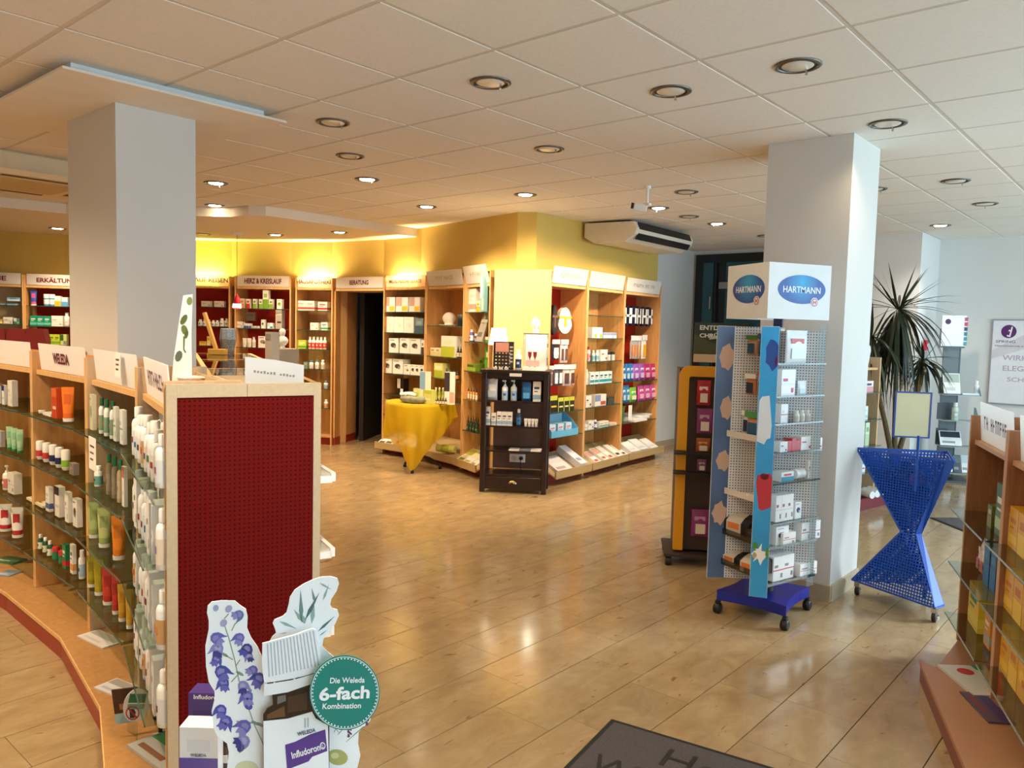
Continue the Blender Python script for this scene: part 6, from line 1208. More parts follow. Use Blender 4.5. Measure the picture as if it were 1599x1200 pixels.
for x, y in ((-.03, -.03), (L, -.03), (-.03, .32), (L, .32)):
    mb = MB(); mb.loft([[(x + q, y + r * math.cos(2 * math.pi * i / 14), .032 + r * math.sin(2 * math.pi * i / 14)) for i in range(14)] for q, r in ((-.022, .024), (-.016, .032), (.016, .032), (.022, .024))], BLACK, True, True); mb.build('caster', t)
for yy in (706, 737):
    z = YB.sz(1075, yy)[1]; MB().box(-.02, L, -.07, .0, z - .004, z + .004, BLACK).build('shelf_bracket', t); MB().prism([(-.07, z), (0, z - .02), (0, z + .012)], lambda a, c, zz: (zz, a, c), -.02, .06, BLACK).build('bracket_wedge', t)
a0, zA = YB.sz(1085, 503, .03); _, zB = YB.sz(1085, 565, .03)
o = MB().box(a0, L, .03, .036, zB, zA, C('2c3a30', .4)).build('poster', t)
mb = MB(); w_ = L - a0
mb.prism([(a0, zB + .06), (L, zB + .06), (L, zB + .2), (a0 + w_ * .7, zB + .16), (a0 + w_ * .35, zB + .13), (a0, zB + .19)], lambda a, c, z: (a, z, c), .0295, .029, C('4a5238', .5)); mb.box(a0, L, .0284, .0288, zB, zB + .055, C('d0b894', .5)); mb.build('landscape_print', o)
mb = MB(); mb.prism([(a0 + .1, zB + .155), (L, zB + .19), (L, zB + .215), (a0 + .1, zB + .175)], lambda a, c, z: (a, z, c), .0285, .028, C('c8ccc4', .5)); mb.build('cloud_print', o)
lettering('ENTDECKE', C('e8e4d4', .5), o, (a0 + .155, .0288, zA - .035), (1, 0, 0), (0, 0, 1), w=.24, h=.032, bold=.03); lettering('CHRÜTER', C('f4f0e4', .5), o, (a0 + .14, .0288, zA - .085), (1, 0, 0), (0, 0, 1), w=.21, h=.034, bold=.03)
def sweet(px0, px1, y0, y1, c, desc):
    a0, z1 = YB.sz(px0, y0, .02); a1, _ = YB.sz(px1, y0, .02); z0 = YB.sz(px0, y1, .02)[1]; w, h = a1 - a0, z1 - z0
    o = place('bag', YB.w((a0 + a1) / 2, -.012, z0), YB.rz, w, h, .035, c, desc, 'herb sweets bags on the rack')
    MB().box(-w * .25, w * .25, -.003, -.0005, h * .12, h * .48, C('e4dcd0', .5)).build('white_label', o)
sweet(1088, 1111, 593, 632, 'b01c24/8a1820/e8d8d8', 'dark red bag with white label, top of the sweets rack'); sweet(1088, 1114, 637, 676, '8a3a78/6a2a5a/c8a0b8', 'purple bag with white label, second on the sweets rack')
sweet(1086, 1110, 683, 705, 'a0502a/c87a20/e0a030', 'orange and purple bag, third on the sweets rack'); sweet(1088, 1104, 716, 735, '8a4a80/a06a90/d0b0c0', 'small mauve bag, fourth on the sweets rack'); sweet(1079, 1109, 794, 836, '8a3478/a04a8a/c890b8', 'violet bag with white label, lowest on the sweets rack')
# ------------------------------------------------------------------ blue perforated hourglass bin
t_ = thing('bargain_bin', 'blue perforated hourglass-shaped metal bin on casters', 'bin', (-1.2, 5.15, 0)); O = Vector((-1.2, 5.15, 0))
BM = C('2455b4', .55); BP = peg('blue_perforated_metal', '2450b0', '0a1c50', .0165, .31, True, .35)
TL, TR_, TS, TB = at(1338, 700, .895) - O, at(1477, 720, .895) - O, at(1491, 722, .90) - O, at(1480, 706, .895) - O
WL, WR, WS, WB = at(1407, 830, .435) - O, at(1430, 834, .435) - O, at(1439, 834, .435) - O, at(1428, 826, .435) - O
BL, BR_, BS, BB = at(1330, 905, .085) - O, at(1460, 950, .085) - O, at(1474, 945, .085) - O, at(1445, 912, .085) - O
def face(nm, pts, m_, th=.0015):
    n = (pts[1] - pts[0]).cross(pts[-1] - pts[0]).normalized() * th; mb = MB(); k = len(pts); mb.add([*pts, *[p + n for p in pts]], [tuple(range(k)), tuple(range(2 * k - 1, k - 1, -1))] + [(i, i + k, (i + 1) % k + k, (i + 1) % k) for i in range(k)], m_); return mb.build(nm, t_)
face('front_panel', [TL, WL, WR, TR_], BP); face('lower_front_panel', [WL, BL, BR_, WR], BP)
face('back_panel', [TB, WB, WL, TL], BP); face('lower_back_panel', [WB, BB, BL, WL], BP)
face('corner_strip', [TR_, WR, WS, TS], BM); face('lower_corner_strip', [WR, BR_, BS, WS], BM)
face('side_panel', [TS, WS, WB, TB], BP); face('lower_side_panel', [WS, BS, BB, WB], BM)
for a, c in ((TL, TR_), (TR_, TS), (TL, TB), (TB, TS)): MB().bar(a, c, .008, .014, BM).build('rim', t_)
for a, c in ((BL, BR_), (BL, BB), (BR_, BS), (BS, BB), (TL, WL), (WL, BL)): MB().bar(a, c, .008, .01, BM).build('edge', t_)
fl_ = [TL * .62 + WL * .38, TR_ * .62 + WR * .38, TB * .62 + WB * .38]; MB().add(fl_, [(0, 1, 2)], BM).build('bin_floor', t_)
for q in (BL + Vector((.04, -.01, 0)), BR_ + Vector((-.005, .02, 0)), BB):
    mb = MB(); x, y = q.x, q.y; mb.loft([[(x + s_, y + r * math.cos(2 * math.pi * i / 14), .03 + r * math.sin(2 * math.pi * i / 14)) for i in range(14)] for s_, r in ((-.012, .022), (-.009, .03), (.009, .03), (.012, .022))], BLACK, True, True); w_ = mb.build('caster', t_); mb = MB(); mb.box(x - .016, x + .016, y - .02, y + .02, .055, .086, CHROME); mb.lathe([(.012, .02), (.012, .04)], CHROME, 10, x + .013, y); mb.build('fork', w_)
pp = (at(1432, 720, .88) - O); MB().bar(tuple(Vector((pp.x, pp.y, .70))), tuple(Vector((pp.x, pp.y, 1.03))), .014, .01, BM).build('sign_post', t_)
sb = Bay(D(1403.5, 5.0)[:2], D(1461.5, 4.96)[:2]); _, s0 = sb.sz(1432, 684); _, s1 = sb.sz(1432, 612)
ts = thing('blank_price_sign', 'blank cream sign in a blue frame above the blue bin', 'sign', tuple(sb.p0), sb.rz)
SB = C('23408f', .4)
for q in ((0, sb.L, s0, s0 + .009), (0, sb.L, s1 - .009, s1), (0, .009, s0 + .0091, s1 - .0091), (sb.L - .009, sb.L, s0 + .0091, s1 - .0091)): MB().box(q[0], q[1], 0, .012, q[2], q[3], SB).build('frame', ts)
MB().box(.0091, sb.L - .0091, .003, .009, s0 + .0091, s1 - .0091, C('cfc79f', .5)).build('blank_card', ts)
rb = random.Random(4)
for k, (b0, b1, b2) in enumerate(((.5, .25, .25), (.25, .5, .25), (.3, .2, .5), (.34, .33, .33), (.62, .2, .18), (.2, .62, .18))):
    q = (fl_[0] * b0 + fl_[1] * b1 + fl_[2] * b2) + O; place('box', (q.x, q.y, q.z + (.07 if k == 3 else .002)), .1 + .3 * k, .085, .06, .06, ('2a2440/6a3a70/c8c8d8/h', '3a2a50/8a3a78/d8d8e0/a', 'a84a8a/d88ab8/f0e0e8/h')[k % 3], '%s boxed article in the blue bin, %s' % (('dark navy', 'dark violet', 'pink')[k % 3], ('front left', 'front right', 'at the back', 'topmost in the middle', 'at the far left', 'at the far right')[k]), 'articles in the blue bin')
# ------------------------------------------------------------------ shelf behind the right column
QB = Bay((-2.38, 7.16), (-2.235, 8.0)); L = QB.L
t = thing('low_shelf_bay', 'low beech shelf bay partly hidden behind the right white column', 'shelf', tuple(QB.p0), QB.rz)
for x in (0, L - .02): o = MB().box(x, x + .019, .002, .27, 0, 1.41, BEECHN).build('side_panel', t); MB().box(x, x + .019, -.001, .0018, 0, 1.41, BEECHD).build('edge_strip', o)
MB().box(.02, L - .02, .255, .268, .1, 1.4, BEECHN).build('back_panel', t); MB().box(.02, L - .021, .02, .25, 1.29, 1.312, BEECHD).build('top_board', t); MB().box(0, L + .06, -.12, -.002, .0, .11, C('7a2a34', .4)).build('plinth', t)
for z in ZG: g = MB(); g.box(.02, L - .021, -.05, .25, z - .008, z, GLASSG); g.box(.02, L - .021, -.053, -.0502, z - .008, z, GLASSE); g.build('glass_shelf', t)
S(QB, 1.08, 'top shelf behind the right column', (1335, 1349, 596, 1, 'carton', 'white and grey carton', 'eceaea/8a8a98/c8c8cc/s', .08), (1349, 1364, 595, 1, 'carton', 'white and pink carton', 'f0e4e4/e0a0a8/4a4a50/h', .08), inset=0)
S(QB, .823, 'second shelf behind the right column', (1338, 1356, 635, 1, 'carton', 'white and pale blue carton', 'e8ecee/a8c8d0/5a7a8a/a', .1), inset=0)
S(QB, .57, 'third shelf behind the right column', (1338, 1346, 665, 1, 'bottle', 'white bottle', 'eceeee/d8e0dc/a8b8b0'), (1346, 1352, 666, 1, 'bottle', 'slim white bottle', 'eceeee/d8e0dc/a8b8b0'), (1352, 1358, 660, 1, 'carton', 'tall pale green carton', 'd8e8d0/b8d0a8/8aa880/h', .06), inset=0)
S(QB, .32, 'lowest shelf behind the right column', (1334, 1351, 721, 2, 'carton', 'white carton with blue lid', 'e8eaee/5a9ac0/a84a4a/t', .08), inset=0)
for k in range(3): place('roll', QB.w(L - .12 - .1 * k, -.1, .1105), QB.rz + 1.3, .16, .07, .07, 'ecebe8/dddcd8/ccc', 'white wrapped roll on the plinth behind the right column, %s from the end panel' % ordw[k], 'wrapped rolls on the plinth')
t = thing('white_bin', 'white rounded plastic container on top of the shelf behind the right column', 'container', tuple(QB.w(L - .2, .12, 1.3125))); MB().lathe([(.08, 0), (.1, .16), (.095, .2), (.06, .24), (.01, .25)], C('e4e6ea', .4), 20).build('body', t)
# ------------------------------------------------------------------ palm
PB = D(1408, 8.0)
t = thing('dracaena_palm', 'tall three-headed dracaena with long drooping leaves beside the pier', 'plant', tuple(PB))
mb = MB(); mb.lathe([(.13, 0), (.16, .02), (.19, .30), (.2, .32), (.18, .32), (.17, .28)], C('5a5248', .6), 24); mb.build('pot', t)
MB().lathe([(.172, .27), (.001, .28)], C('2a1f16', .9), 24, cap=False).build('soil', t)
BARK = C('5a4a2a', .8, amount=.2, scale=30, bump=.4); TW = C('a8a598', .8, amount=.1, scale=20)
H1, H2, H3 = D(1400, 7.95) - PB, D(1361, 7.85) - PB, D(1444, 8.0) - PB
z1 = EYE + (532 - 490) / FPX * 7.95 + .03; z2 = EYE + (531 - 528) / FPX * 7.85; z3 = EYE - (563 - 533) / FPX * 8.0
for hx, z in ((H1, z1), (H2, z2), (H3, z3)):
    mb = MB(); mb.tube([(0, 0, .27), (hx.x * .4, hx.y * .4, z * .4 + .1), (hx.x * .85, hx.y * .85, z * .75), (hx.x, hx.y, z)], [.03, .026, .022, .02], BARK, 8); mb.build('stem', t)
LEAFM = [C(h, .45, amount=.15, scale=8) for h in ('1c2414', '262e18', '31361c')]; DEAD = C('8f7a3c', .7, amount=.2)
rl = random.Random(11)
def leafmesh(mb, base, az, el, length, droop, w, m_):
    n = 7; p = Vector(base); d = Vector((math.cos(az) * math.cos(el), math.sin(az) * math.cos(el), math.sin(el))); V = []; seg = length / n
    side = Vector((-math.sin(az), math.cos(az), 0))
    for k in range(n + 1):
        u = k / n; ww = w * (.55 + 1.2 * u if u < .35 else (1 - u) * 1.5) ; V += [p + side * ww / 2, p + Vector((0, 0, -ww * .18)), p - side * ww / 2]
        p = p + d * seg; d = (d + Vector((0, 0, -droop / n))).normalized()
    F = []
    for k in range(n): a = 3 * k; F += [(a, a + 1, a + 4, a + 3), (a + 1, a + 2, a + 5, a + 4)]
    mb.add(V, F, m_, True)
for hx, z, nl, ln, tt in ((H1, z1, 120, .9, 1.0), (H2, z2, 70, .7, 1.0), (H3, z3, 56, .52, .6)):
    for i in range(nl):
        az = rl.random() * 6.283; u = i / nl
        mb = MB()
        if u < .10: el, dr, l_ = 1.25 - rl.random() * .6, .2, ln * .55
        elif u < .22: el, dr, l_ = .6 - rl.random() * .5, .7, ln * .65
        elif u < (.42 if tt == 1 else .8): el, dr, l_ = -.1 - rl.random() * .6, 1.5, ln * .8
        else: el, dr, l_ = -.95 - rl.random() * .45, 1.6, ln * (.75 + .4 * rl.random())
        leafmesh(mb, (hx.x + .02 * math.cos(az), hx.y + .02 * math.sin(az), z - (.14 * max(0, u - .3))), az, el, l_, dr, .036, DEAD if (u > .6 and i % 9 == 0) else LEAFM[i % 3]); mb.build('leaf', t)
# ------------------------------------------------------------------ grey display tower and poster at the back right
g0 = D(1472, 8.85); TBy = Bay(g0[:2], D(1506, 8.8)[:2]); L = TBy.L
t = thing('grey_display_tower', 'grey leaflet tower with clear shelves before the right rear wall', 'display', tuple(TBy.p0), TBy.rz)
GR = C('5e6a6e', .4); GRD = C('3f484c', .4)
MB().box(.03, L - .03, .05, .075, .03, 1.62, GR).build('spine', t); MB().box(L - .029, L - .012, .05, .16, .03, 1.62, GRD).build('spine_edge', t); MB().box(-.03, L + .12, -.16, .26, .0, .025, GRD).build('base_plate', t)
tz_ = [TBy.sz(1490, y)[1] for y in (616, 656, 696, 737)]
for k, z in enumerate(tz_):
    o = MB().box(0, L + .16, -.16, .045, z, z + .006, C('9aa4a6', .3)).build('shelf', t); MB().box(.0, L * .55 + (.08 if k == 1 else 0), .0251, .045, z + .007, z + .19, GRD).build('back_plate', o)
    MB().prism([(-.16, z + .006), (.04, z + .006), (.04, z + .15), (-.02, z + .15)], lambda a, c, zz: (zz, a, c), L + .155, L + .158, clear('rim_acrylic', 'c8d4d6', .4)).build('side_cheek', o)
a0, za = TBy.sz(1473, 492); a1, zb = TBy.sz(1508, 541)
o = MB().box(a0, a1, .02, .03, zb, za, C('e6e9ee', .4)).build('poster', t); o2 = MB().box(a0 - .015, a1, .0301, .036, zb - .02, za - .15, GR).build('poster_holder', t)
mb = MB(); 
for k, c in enumerate(('b04a6a', 'c03a4a', '3a3a6a', '2a7a8a', '2a8a9a', '3a9aa0')): mb.box(a1 - .02, a1 + .012, .016, .0199, za - .06 - k * .055, za - .02 - k * .055, C(c, .5))
mb.build('index_tab', o); 
mb = MB(); mb.lathe([(.03, 0), (.03, .001)], C('3a2a4a', .5), 16); e_ = mb.build('round_emblem', o); e_.rotation_euler = (math.pi / 2, 0, 0); e_.location = (a0 + .06, .0195, za - .07)
def TS_(z, where, *it): stock(TBy, z + .0065, where, it, inset=-.10)
place('flat', TBy.w(.10, -.10, tz_[0] + .01), TBy.rz, .17, .24, .02, 'e8ecec/a8b8b0/c8d0d0', 'white and green booklet leaning on the top shelf of the grey tower').rotation_euler = (1.2, 0, TBy.rz)
place('flat', TBy.w(.29, -.12, tz_[0] + .008), TBy.rz, .17, .1, .02, 'e4e8ec/b8c0c8/5a6068', 'small white leaflet box on the top shelf of the grey tower')
place('bottle', TBy.w(.36, -.08, tz_[0] + .0068), TBy.rz, .05, .16, .05, 'e4e8ea/c8d0d4/a8b0b4', 'small clear bottle at the right end of the top grey tower shelf')
place('bottle', TBy.w(.15, -.12, tz_[1] + .0068), TBy.rz, .07, .2, .07, 'c8d8cc/a8c0b0/dde', 'pale green bottle on the second shelf of the grey tower')
place('flat', TBy.w(.12, -.12, tz_[2] + .012), TBy.rz, .22, .18, .012, 'e8ecee/2a3440/8a98a0', 'white card with black swatches on the third shelf of the grey tower').rotation_euler = (1.0, 0, TBy.rz)
for k in range(4): o = place('flat', TBy.w(.03 + .085 * k, -.11, tz_[3] + .012), TBy.rz, .075, .2, .02, ('9a8a7a/b8a898/5a4a40', 'e8ecee/c0ccd0/8a98a0', '4a565c/6a767c/8a969c', 'e8eaec/c8d4d8/8a98a0')[k], '%s booklet on the lowest shelf of the grey tower, %s from left' % (('tan', 'white', 'dark grey', 'white and grey')[k], ordw[k])); o.rotation_euler = (1.15, 0, TBy.rz)
yP = 10.41; nP = (0, -1, 0)
def wp(px, py): return onp(px, py, Vector((0, yP, 0)), Vector((0, 1, 0)))
pa, pb_ = wp(1552, 500), wp(1546, 628); x1 = pa.x + 1.0
t = thing('wall_poster', 'pale framed poster with purple round emblem on the right rear wall', 'poster', (pa.x, yP, 0))
SILV = C('b8b8bc', .35, .6); PZ0, PZ1 = pb_.z, pa.z; PW = 1.0
MB().box(0, PW, -.008, 0, PZ0, PZ1, C('e9e8ee', .35)).build('poster_sheet', t)
for q in ((-.012, PW + .012, PZ0 - .012, PZ0), (-.012, PW + .012, PZ1, PZ1 + .012), (-.012, -.0002, PZ0 + .0002, PZ1 - .0002), (PW + .0002, PW + .012, PZ0 + .0002, PZ1 - .0002)): MB().box(q[0], q[1], -.014, .0, q[2], q[3], SILV).build('frame', t)
PUR = C('5a2a6a', .4); cx, cz = .155, PZ1 - .125
mb = MB(); mb.prism(ell(cx, cz, .075, .075, 28), lambda a, c, z: (a, z, c), -.0082, -.009, PUR); em = mb.build('emblem', t)
lettering('d', WT, em, (cx, -.0094, cz), (1, 0, 0), (0, 0, 1), h=.11, w=.06, skew=.35); lettering('SPRING', PUR, t, (.13, -.0086, cz - .115), (1, 0, 0), (0, 0, 1), w=.19, h=.03, bold=.0); lettering('MEDIZINISCHE KOMPRESSION', PUR, t, (.28, -.0086, cz - .165), (1, 0, 0), (0, 0, 1), w=.5, h=.018, bold=.0)
LIL = C('b9a8c0', .5)
for k, s_ in enumerate(('WIRKSAM', 'ELEGANT', 'SCHÖN')): lettering(s_, LIL, t, (.32, -.0086, PZ0 + .52 - k * .12), (1, 0, 0), (0, 0, 1), w=(.42, .40, .30)[k], h=.06)
mb = MB(); [mb.prism(P_, lambda a, c, z: (a, z, c), -.0081, -.0084, C('d8d2d8', .5)) for P_ in ([(0, PZ0 + .5), (.3, PZ0 + .62), (.3, PZ0 + .78), (0, PZ0 + .6)], [(.3, PZ0 + .62), (.75, PZ1 - .2), (.62, PZ1 - .1), (.3, PZ0 + .78)])]; mb.build('drape_print', t)
fa_ = onp(1435, 541, Vector((-2.33, 0, 0)), Vector((1, 0, 0)))
t = thing('fire_alarm_button', 'small red alarm box on the side of the pier behind the palm', 'alarm', (-2.32, 9.95, EYE - .07)); MB().box(-.008, .03, -.04, .04, -.06, .06, C('b82030', .4), .004).build('box', t); MB().box(.0305, .033, -.02, .02, -.02, .02, WHITE).build('press_plate', t)
# ------------------------------------------------------------------ right foreground gondola
e1, e2_ = D(1524, 3.83), D(1584, 3.2); dr_ = (e2_ - e1).normalized(); e3 = e2_ + dr_ * .75
ZQ = [.24, .50, .76]
goods_r = []
for k, (a, c) in enumerate(((e1, e2_), (e2_, e3))):
    b_ = Bay(a[:2], c[:2]); goods_r.append(b_); L = b_.L
    t = thing('right_gondola_bay', ('low brown shelf bay at the right, with the leaflets on its base', 'low brown shelf bay of yellow cartons at the right edge')[k], 'shelf', tuple(b_.p0), b_.rz, 'right-hand low shelf bays'); b_.root = t; WD = wood('brown_veneer%d' % k, 'a87450', '946240')
    for x in (0, L - .02): o = MB().box(x + .001, x + .019, .002, .28, .1, 1.23, WD).build('side_panel', t); MB().box(x + .001, x + .019, -.001, .0018, .1, 1.23, C('c89a70', .4)).build('edge_strip', o)
    MB().box(.02, L - .02, .265, .279, .1, 1.21, WD).build('back_panel', t); MB().box(.02, L - .021, .02, .26, 1.09, 1.11, C('c89a70', .4)).build('top_board', t)
    for z in ZQ: g = MB(); g.box(.022, L - .022, -.06, .26, z - .008, z, GLASSG); g.box(.022, L - .022, -.063, -.0602, z - .008, z, C('8a9690', .2)); g.build('glass_shelf', t)
    sheet_sign(t, L, 1.115, 1.30, .04, .08, MILK, '~mn mnnmmnm' if k == 0 else None, .40, .06, C('6a3a44', .5), ins=.05)
k1, k2 = at(1463, 1043, .1), at(1484, 1115, .1); k3 = k1 + (k2 - k1).normalized() * .5 + dr_ * 1.3
t = thing('right_gondola_plinth', 'brown plinth under the right foreground shelf bays', 'plinth', (0, 0, 0)); nn = goods_r[0].n
P = [k1, e1 + nn * .22 + dr_ * .35, e3 + nn * .22, e3 - nn * .28, e1 - nn * .28, e1 - dr_ * .1 - nn * .05]
mb = MB(); mb.prism([tuple(p.xy) for p in P], lambda a, c, z: (a, c, z), .08, .099, C('a87856', .4)); mb.build('base_board', t); mb = MB(); cen_ = sum(P, Vector()) / len(P); mb.prism([tuple((p * .97 + cen_ * .03).xy) for p in P], lambda a, c, z: (a, c, z), 0, .0795, C('7a4034', .4)); mb.build('kick_board', t)
RA, RB = goods_r
def SRG(b_, z, where, *items): stock(b_, z, where, items, inset=.02)
q = at(1492, 1062, .1); o = place('flat', (q.x, q.y - .02, .1), RA.rz + .3, .3, .2, .012, 'c4c0b8/c4c0b8/c4c0b8', 'white catalogue with red circle on the brown plinth'); o['category'] = 'booklet'
MB().lathe([(.035, .0127), (.035, .0133)], C('b8383a', .4), 20, -.08, .09).build('red_circle', o); MB().box(-.148, -.10, .15, .198, .0127, .0133, C('3a8a5a', .4)).build('green_corner', o)
q = at(1520, 1105, .1); o = place('flat', (q.x, q.y, .1), RA.rz + .2, .26, .1, .008, '5a4a5a/4a3a6a/8a3a3a', 'purple and red leaflet in front of the catalogue')
SRG(RA, .76, 'top shelf, right foreground bay', (1541, 1548, 788, 1, 'carton', 'small olive carton', '6a6a2c/8a8a48/c8c8a0/h', .05), (1556, 1572, 757, 1, 'carton', 'tall green and white carton', '4a6a34/b8c8a0/e8e8d8/a', .08), (1573, 1578, 800, 1, 'carton', 'small white carton', 'd8dcd4/b8c0b0/8a9a8a/s', .05))
SRG(RA, .50, 'second shelf, right foreground bay', (1524, 1536, 842, 2, 'pouch', 'white and red pouch', 'e0d0c8/c84a34/e8e4e0', .06), (1537, 1556, 852, 2, 'carton', 'deep blue carton', '16406a/2c6a9a/3a7aa8/h', .08), (1557, 1572, 895, 1, 'carton', 'low blue and white carton', '1c4a8a/a8b8d0/d8e0ec/a', .08))
SRG(RA, .24, 'third shelf, right foreground bay', (1513, 1530, 914, 1, 'carton', 'yellow carton with green top', 'e0c030/e8d050/3a7a34/a', .09), (1536, 1546, 955, 1, 'carton', 'orange and grey carton', 'd88a2c/a8a8a0/e8e0d0/a', .06), (1552, 1568, 968, 1, 'carton', 'yellow and white carton', 'd8b03c/e8e4d8/a84a34/h', .08))
SRG(RA, .1, 'base of the right foreground bay', (1556, 1566, 1005, 1, 'bottle', 'red and white bottle', 'e8dcd8/c83a3c/b82c30/c02c34'), (1534, 1552, 1018, 1, 'bag', 'small brown and gold bag', '5a3424/c8a050/8a6a3a', .05))
for z, yt, nm in ((.76, 812, 'top'), (.50, 932, 'second'), (.24, 1058, 'third')):
    for i in range(4): place('carton', RB.w(.088 + .125 * i, .02, z + .0004), RB.rz, .118, .165, .12, 'e0a81c/f0c83c/c8781c/' + 'ahpa'[i], 'yellow carton, %s from the post, %s shelf at the right edge' % (ordw[i], nm), 'yellow cartons at the right edge')
# ------------------------------------------------------------------ door mats
def mat_obj(c, u, v, wu, wv, label, words):
    u = Vector((*u, 0)).normalized(); v = Vector((-u.y, u.x, 0)); c = Vector((*c, 0)); rz = math.atan2(u.y, u.x)
    t = thing('door_mat', label, 'mat', tuple(c), rz)
    MM = C('4d494b', .95, amount=.18, scale=160, bump=.4, name='mat_pile'); RU_ = C('171515', .7)
    MB().box(.02, wu - .02, -wv + .02, -.02, .0005, .008, MM).build('pile', t)
    for q in ((0, wu, -.0199, 0), (0, wu, -wv, -wv + .0199), (0, .0199, -wv + .02, -.02), (wu - .0199, wu, -wv + .02, -.02)): MB().box(*q, .0005, .006, RU_).build('rubber_edge', t)
    for s_, x, y, w, h in words: lettering(s_, BLACK, t, (x, y, .0092), (1, 0, 0), (0, 1, 0), w=w, h=h, bold=.0)
m0, m1, m2 = at(955, 1125), at(1200, 1199), at(885, 1199)
u = (m1 - m0).normalized(); v = Vector((u.y, -u.x, 0))
def lm(px, py): q = at(px, py) - m0; return q.dot(u), q.dot(-v) if False else -(q.dot(v))
hx, hy = lm(1052, 1185)
mat_obj(m0[:2], u[:2], None, 1.5, .9, 'charcoal door mat with black script lettering at the bottom edge', [('Herzlich', hx + .28, hy - .02, .62, .13), ('Willkommen', hx + .18, hy - .20, .85, .12)])
mat_obj(at(1452, 809)[:2], (.95, .95), None, 1.2, .9, 'dark grey door mat behind the blue bin', [('Herzlich', .6, -.3, .5, .12)])
# ------------------------------------------------------------------ counter with glass showcase tops
c0, c1_ = Vector((-4.2, 2.24, 0)), Vector((-8.25, 4.2, 0)); CT = Bay(c1_[:2], c0[:2]); L = CT.L; cz_ = 1.245
t = thing('sales_counter', 'long beech counter with glass-topped showcases behind the left column', 'counter', tuple(CT.p0), CT.rz)
MB().box(0, L, .02, .58, 0, .98, BEECH).build('body', t); MB().box(.0, L, .02, .58, .981, 1.0, C('8a4a38', .4)).build('display_floor', t)
for x in (0, L * .33, L * .66, L - .035):
    for y in (.0, .565): MB().box(x, x + .035, y, y + .035, .98 if y == 0 else 1.0, cz_ - .026, C('a8a49a', .4)).build('corner_post', t)
    MB().box(x, x + .035, .036, .564, cz_ - .025, cz_ - .002, BEECHD).build('cross_rail', t)
for y in (0, .565): MB().box(0, L, y, y + .035, cz_ - .025, cz_, BEECHD).build('rail', t)
for k in range(3): MB().box(L * .33 * k + .037, L * .33 * (k + 1) - .002, .036, .564, cz_ - .008, cz_ - .002, GLASSG).build('glass_top', t); MB().box(L * .33 * k + .037, L * .33 * (k + 1) - .002, .004, .01, 1.001, cz_ - .026, GLASSG).build('glass_front', t)
for k in range(10): place('box', CT.w(.3 + .38 * k, .15 + .1 * (k % 3), 1.0005), CT.rz, .16, .06, .12, ('7a3a30/a86a58/e8d8c8/h', 'e8dccc/c8b8a8/9a8a78/a', '9a5a48/b87a68/e8d0c0/p')[k % 3], 'article inside the glass counter, %s from its far end' % ordw[k], 'articles in the glass counter')
# things on the counter
q = D(340, 8.3, cz_); t = thing('card_terminal_stick', 'slanted pale wooden board on a yellow foot on the counter', 'stand', tuple(q), .715); MB().box(-.09, .09, -.05, .05, .0005, .06, C('c8a048', .5), .006).build('foot', t); MB().bar((-.02, 0, .062), (-.14, 0, .44), .03, .05, C('d8a860', .4)).build('board', t)
q = D(356, 8.5, cz_); t = thing('blender_jar', 'dark blue ribbed glass vessel on the counter', 'vase', tuple(q)); MB().lathe([(.05, .0005), (.06, .02), (.09, .16), (.08, .27), (.07, .28)], C('8595a6', .15, .2, .3, 60), 10, smooth=False).build('body', t)
q = D(441, 8.7, 0); t = thing('pedestal', 'grey pedestal under the white bust', 'pedestal', tuple(q)); MB().box(-.13, .13, -.13, .13, 0, 1.315, C('a09a8e', .5), .004).build('column_block', t); 
t = thing('bust', 'white plaster bust on the grey pedestal before the red shelf', 'bust', (q.x, q.y, 1.3154)); t.scale = (.58, .58, .58); PLS = C('f2ece0', .6)
MB().lathe([(.07, 0), (.075, .02), (.05, .04), (.09, .07), (.13, .11), (.14, .16), (.1, .21), (.045, .235)], PLS, 18, 0, 0, 1, .7).build('shoulders', t); mb = MB(); mb.lathe([(.04, .23), (.05, .26), (.062, .30), (.06, .34), (.035, .37), (.002, .38)], PLS, 16); mb.build('head', t); MB().loft([[(-.012, -.05, .275), (.012, -.05, .275), (.006, -.055, .31), (-.006, -.055, .31)], [(-.004, -.075, .282), (.004, -.075, .282), (.002, -.06, .312), (-.002, -.06, .312)]], PLS).build('nose', t)
q = D(425, 8.2, 0); t = thing('grey_cabinet_block', 'pale grey upright box beside the bust', 'cabinet', tuple(q)); MB().box(-.05, .06, -.05, .05, 0, 1.50, C('b0aca2', .5)).build('body', t); MB().box(-.04, .05, -.054, -.0502, 1.42, 1.48, C('8a867c', .5)).build('slot_panel', t)
# tall leaning leaflet card and its stand
sh = Sheet(290, 2.95); t = thing('tall_display_card', 'tall white card with green leaf pictures on top of the low shelving', 'card', tuple(sh.o))
pts = [(286, 461), (301, 459), (299, 520), (300, 598), (268, 600), (271, 560), (279, 505)]
mb = MB(); sh.poly(mb, pts, CARD, 0, .004); cd_ = mb.build('card', t)
GRN = [C(h, .5) for h in ('5f6a2a', '6f7c30', '5a6a58', '8a9a50')]
mb = MB()
for x, y, rx, ry, k, r in ((296, 470, 4.5, 6.5, 3, .1), (287, 499, 4.5, 9, 0, .5), (288, 515, 5, 8, 1, -.3), (291, 522, 3, 7, 0, .2), (279, 556, 5.5, 9, 2, .3)): sh.poly(mb, ell(x, y, rx, ry, 10, r), GRN[k], .0041, .0045)
sh.poly(mb, [(286, 525), (289, 525), (288, 545), (291, 550), (289, 551), (286, 546)], GRN[0], .0041, .0045); mb.build('leaf_print', cd_)
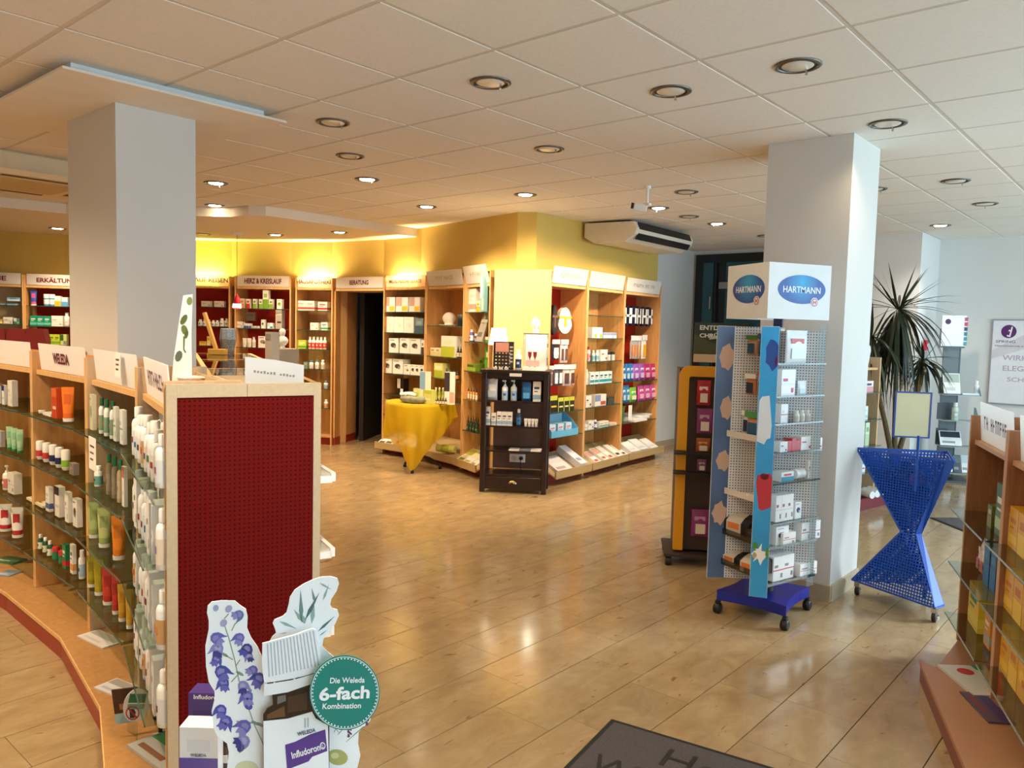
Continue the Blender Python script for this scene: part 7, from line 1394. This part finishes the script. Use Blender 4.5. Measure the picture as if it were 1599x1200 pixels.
MB().box(-.05, .06, -.03, .06, 1.3805, 1.3845, CARD).build('foot', t)
# red boxes behind the far left headers
for k, (x0, x1) in enumerate(((-8, 9), (8, 42), (38, 72))):
    b_ = Bay(D(x0 + 1, 5.5)[:2], D(x1 - 1, 5.5)[:2]); _, z1_ = b_.sz((x0 + x1) / 2, 513); _, z0_ = b_.sz((x0 + x1) / 2, 560)
    t = thing('red_chair', 'red high-backed seat behind the far left low shelves, %s from left' % ordw[k], 'chair', tuple(b_.p0), b_.rz); RC = C('8a1c1a', .5)
    wv = b_.L; dd_ = wv * .14
    mb = MB(); mb.prism([(0, z0_ - .3), (wv, z0_ - .3), (wv, z1_ - .08), (wv - dd_, z1_), (dd_, z1_), (0, z1_ - .04)], lambda a, c, z: (a, z, c), 0, .06, RC); mb.build('backrest', t)
    MB().box(.01, wv - .01, .0, .4, z0_ - .40, z0_ - .301, RC).build('seat', t); 
    for x in (.02, wv - .05):
        for y in (.01, .36): MB().box(x, x + .03, y, y + .03, 0, z0_ - .401, CHROME).build('leg', t)
# pendant lamp with red shade
q = D(370, 9.6, 0); zc = SOFZ; zl = EYE + (502.6 - 482) / FPX * 9.6
t = thing('pendant_lamp', 'small red glowing pendant lamp before the HERZ & KREISLAUF shelf', 'lamp', (q.x, q.y, zc))
MB().lathe([(.06, -.03), (.06, -.0005)], WHITE, 16).build('ceiling_rose', t); mb = MB(); mb.tube([(0, 0, -.03), (0, 0, zl + .17 - zc)], .0035, C('5a4a30', .5), 6); mb.build('cord', t)
zz = zl - zc; mb = MB(); mb.lathe([(.053, zz), (.05, zz + .03), (.035, zz + .11), (.018, zz + .15), (.006, zz + .18)], C('c81c34', .2), 18, cap=False); mb.build('lamp_shade', t); MB().lathe([(.004, zz + .002), (.046, zz + .004), (.052, zz + .01), (.0495, zz + .05), (.045, zz + .06)], emis('pendant_glow', (1, .45, .4), 9), 18, cap=False).build('glass', t)
light('pendant_bulb', 'POINT', (0, 0, zz - .06), 3, (1, .7, .5), t, shadow_soft_size=.03)
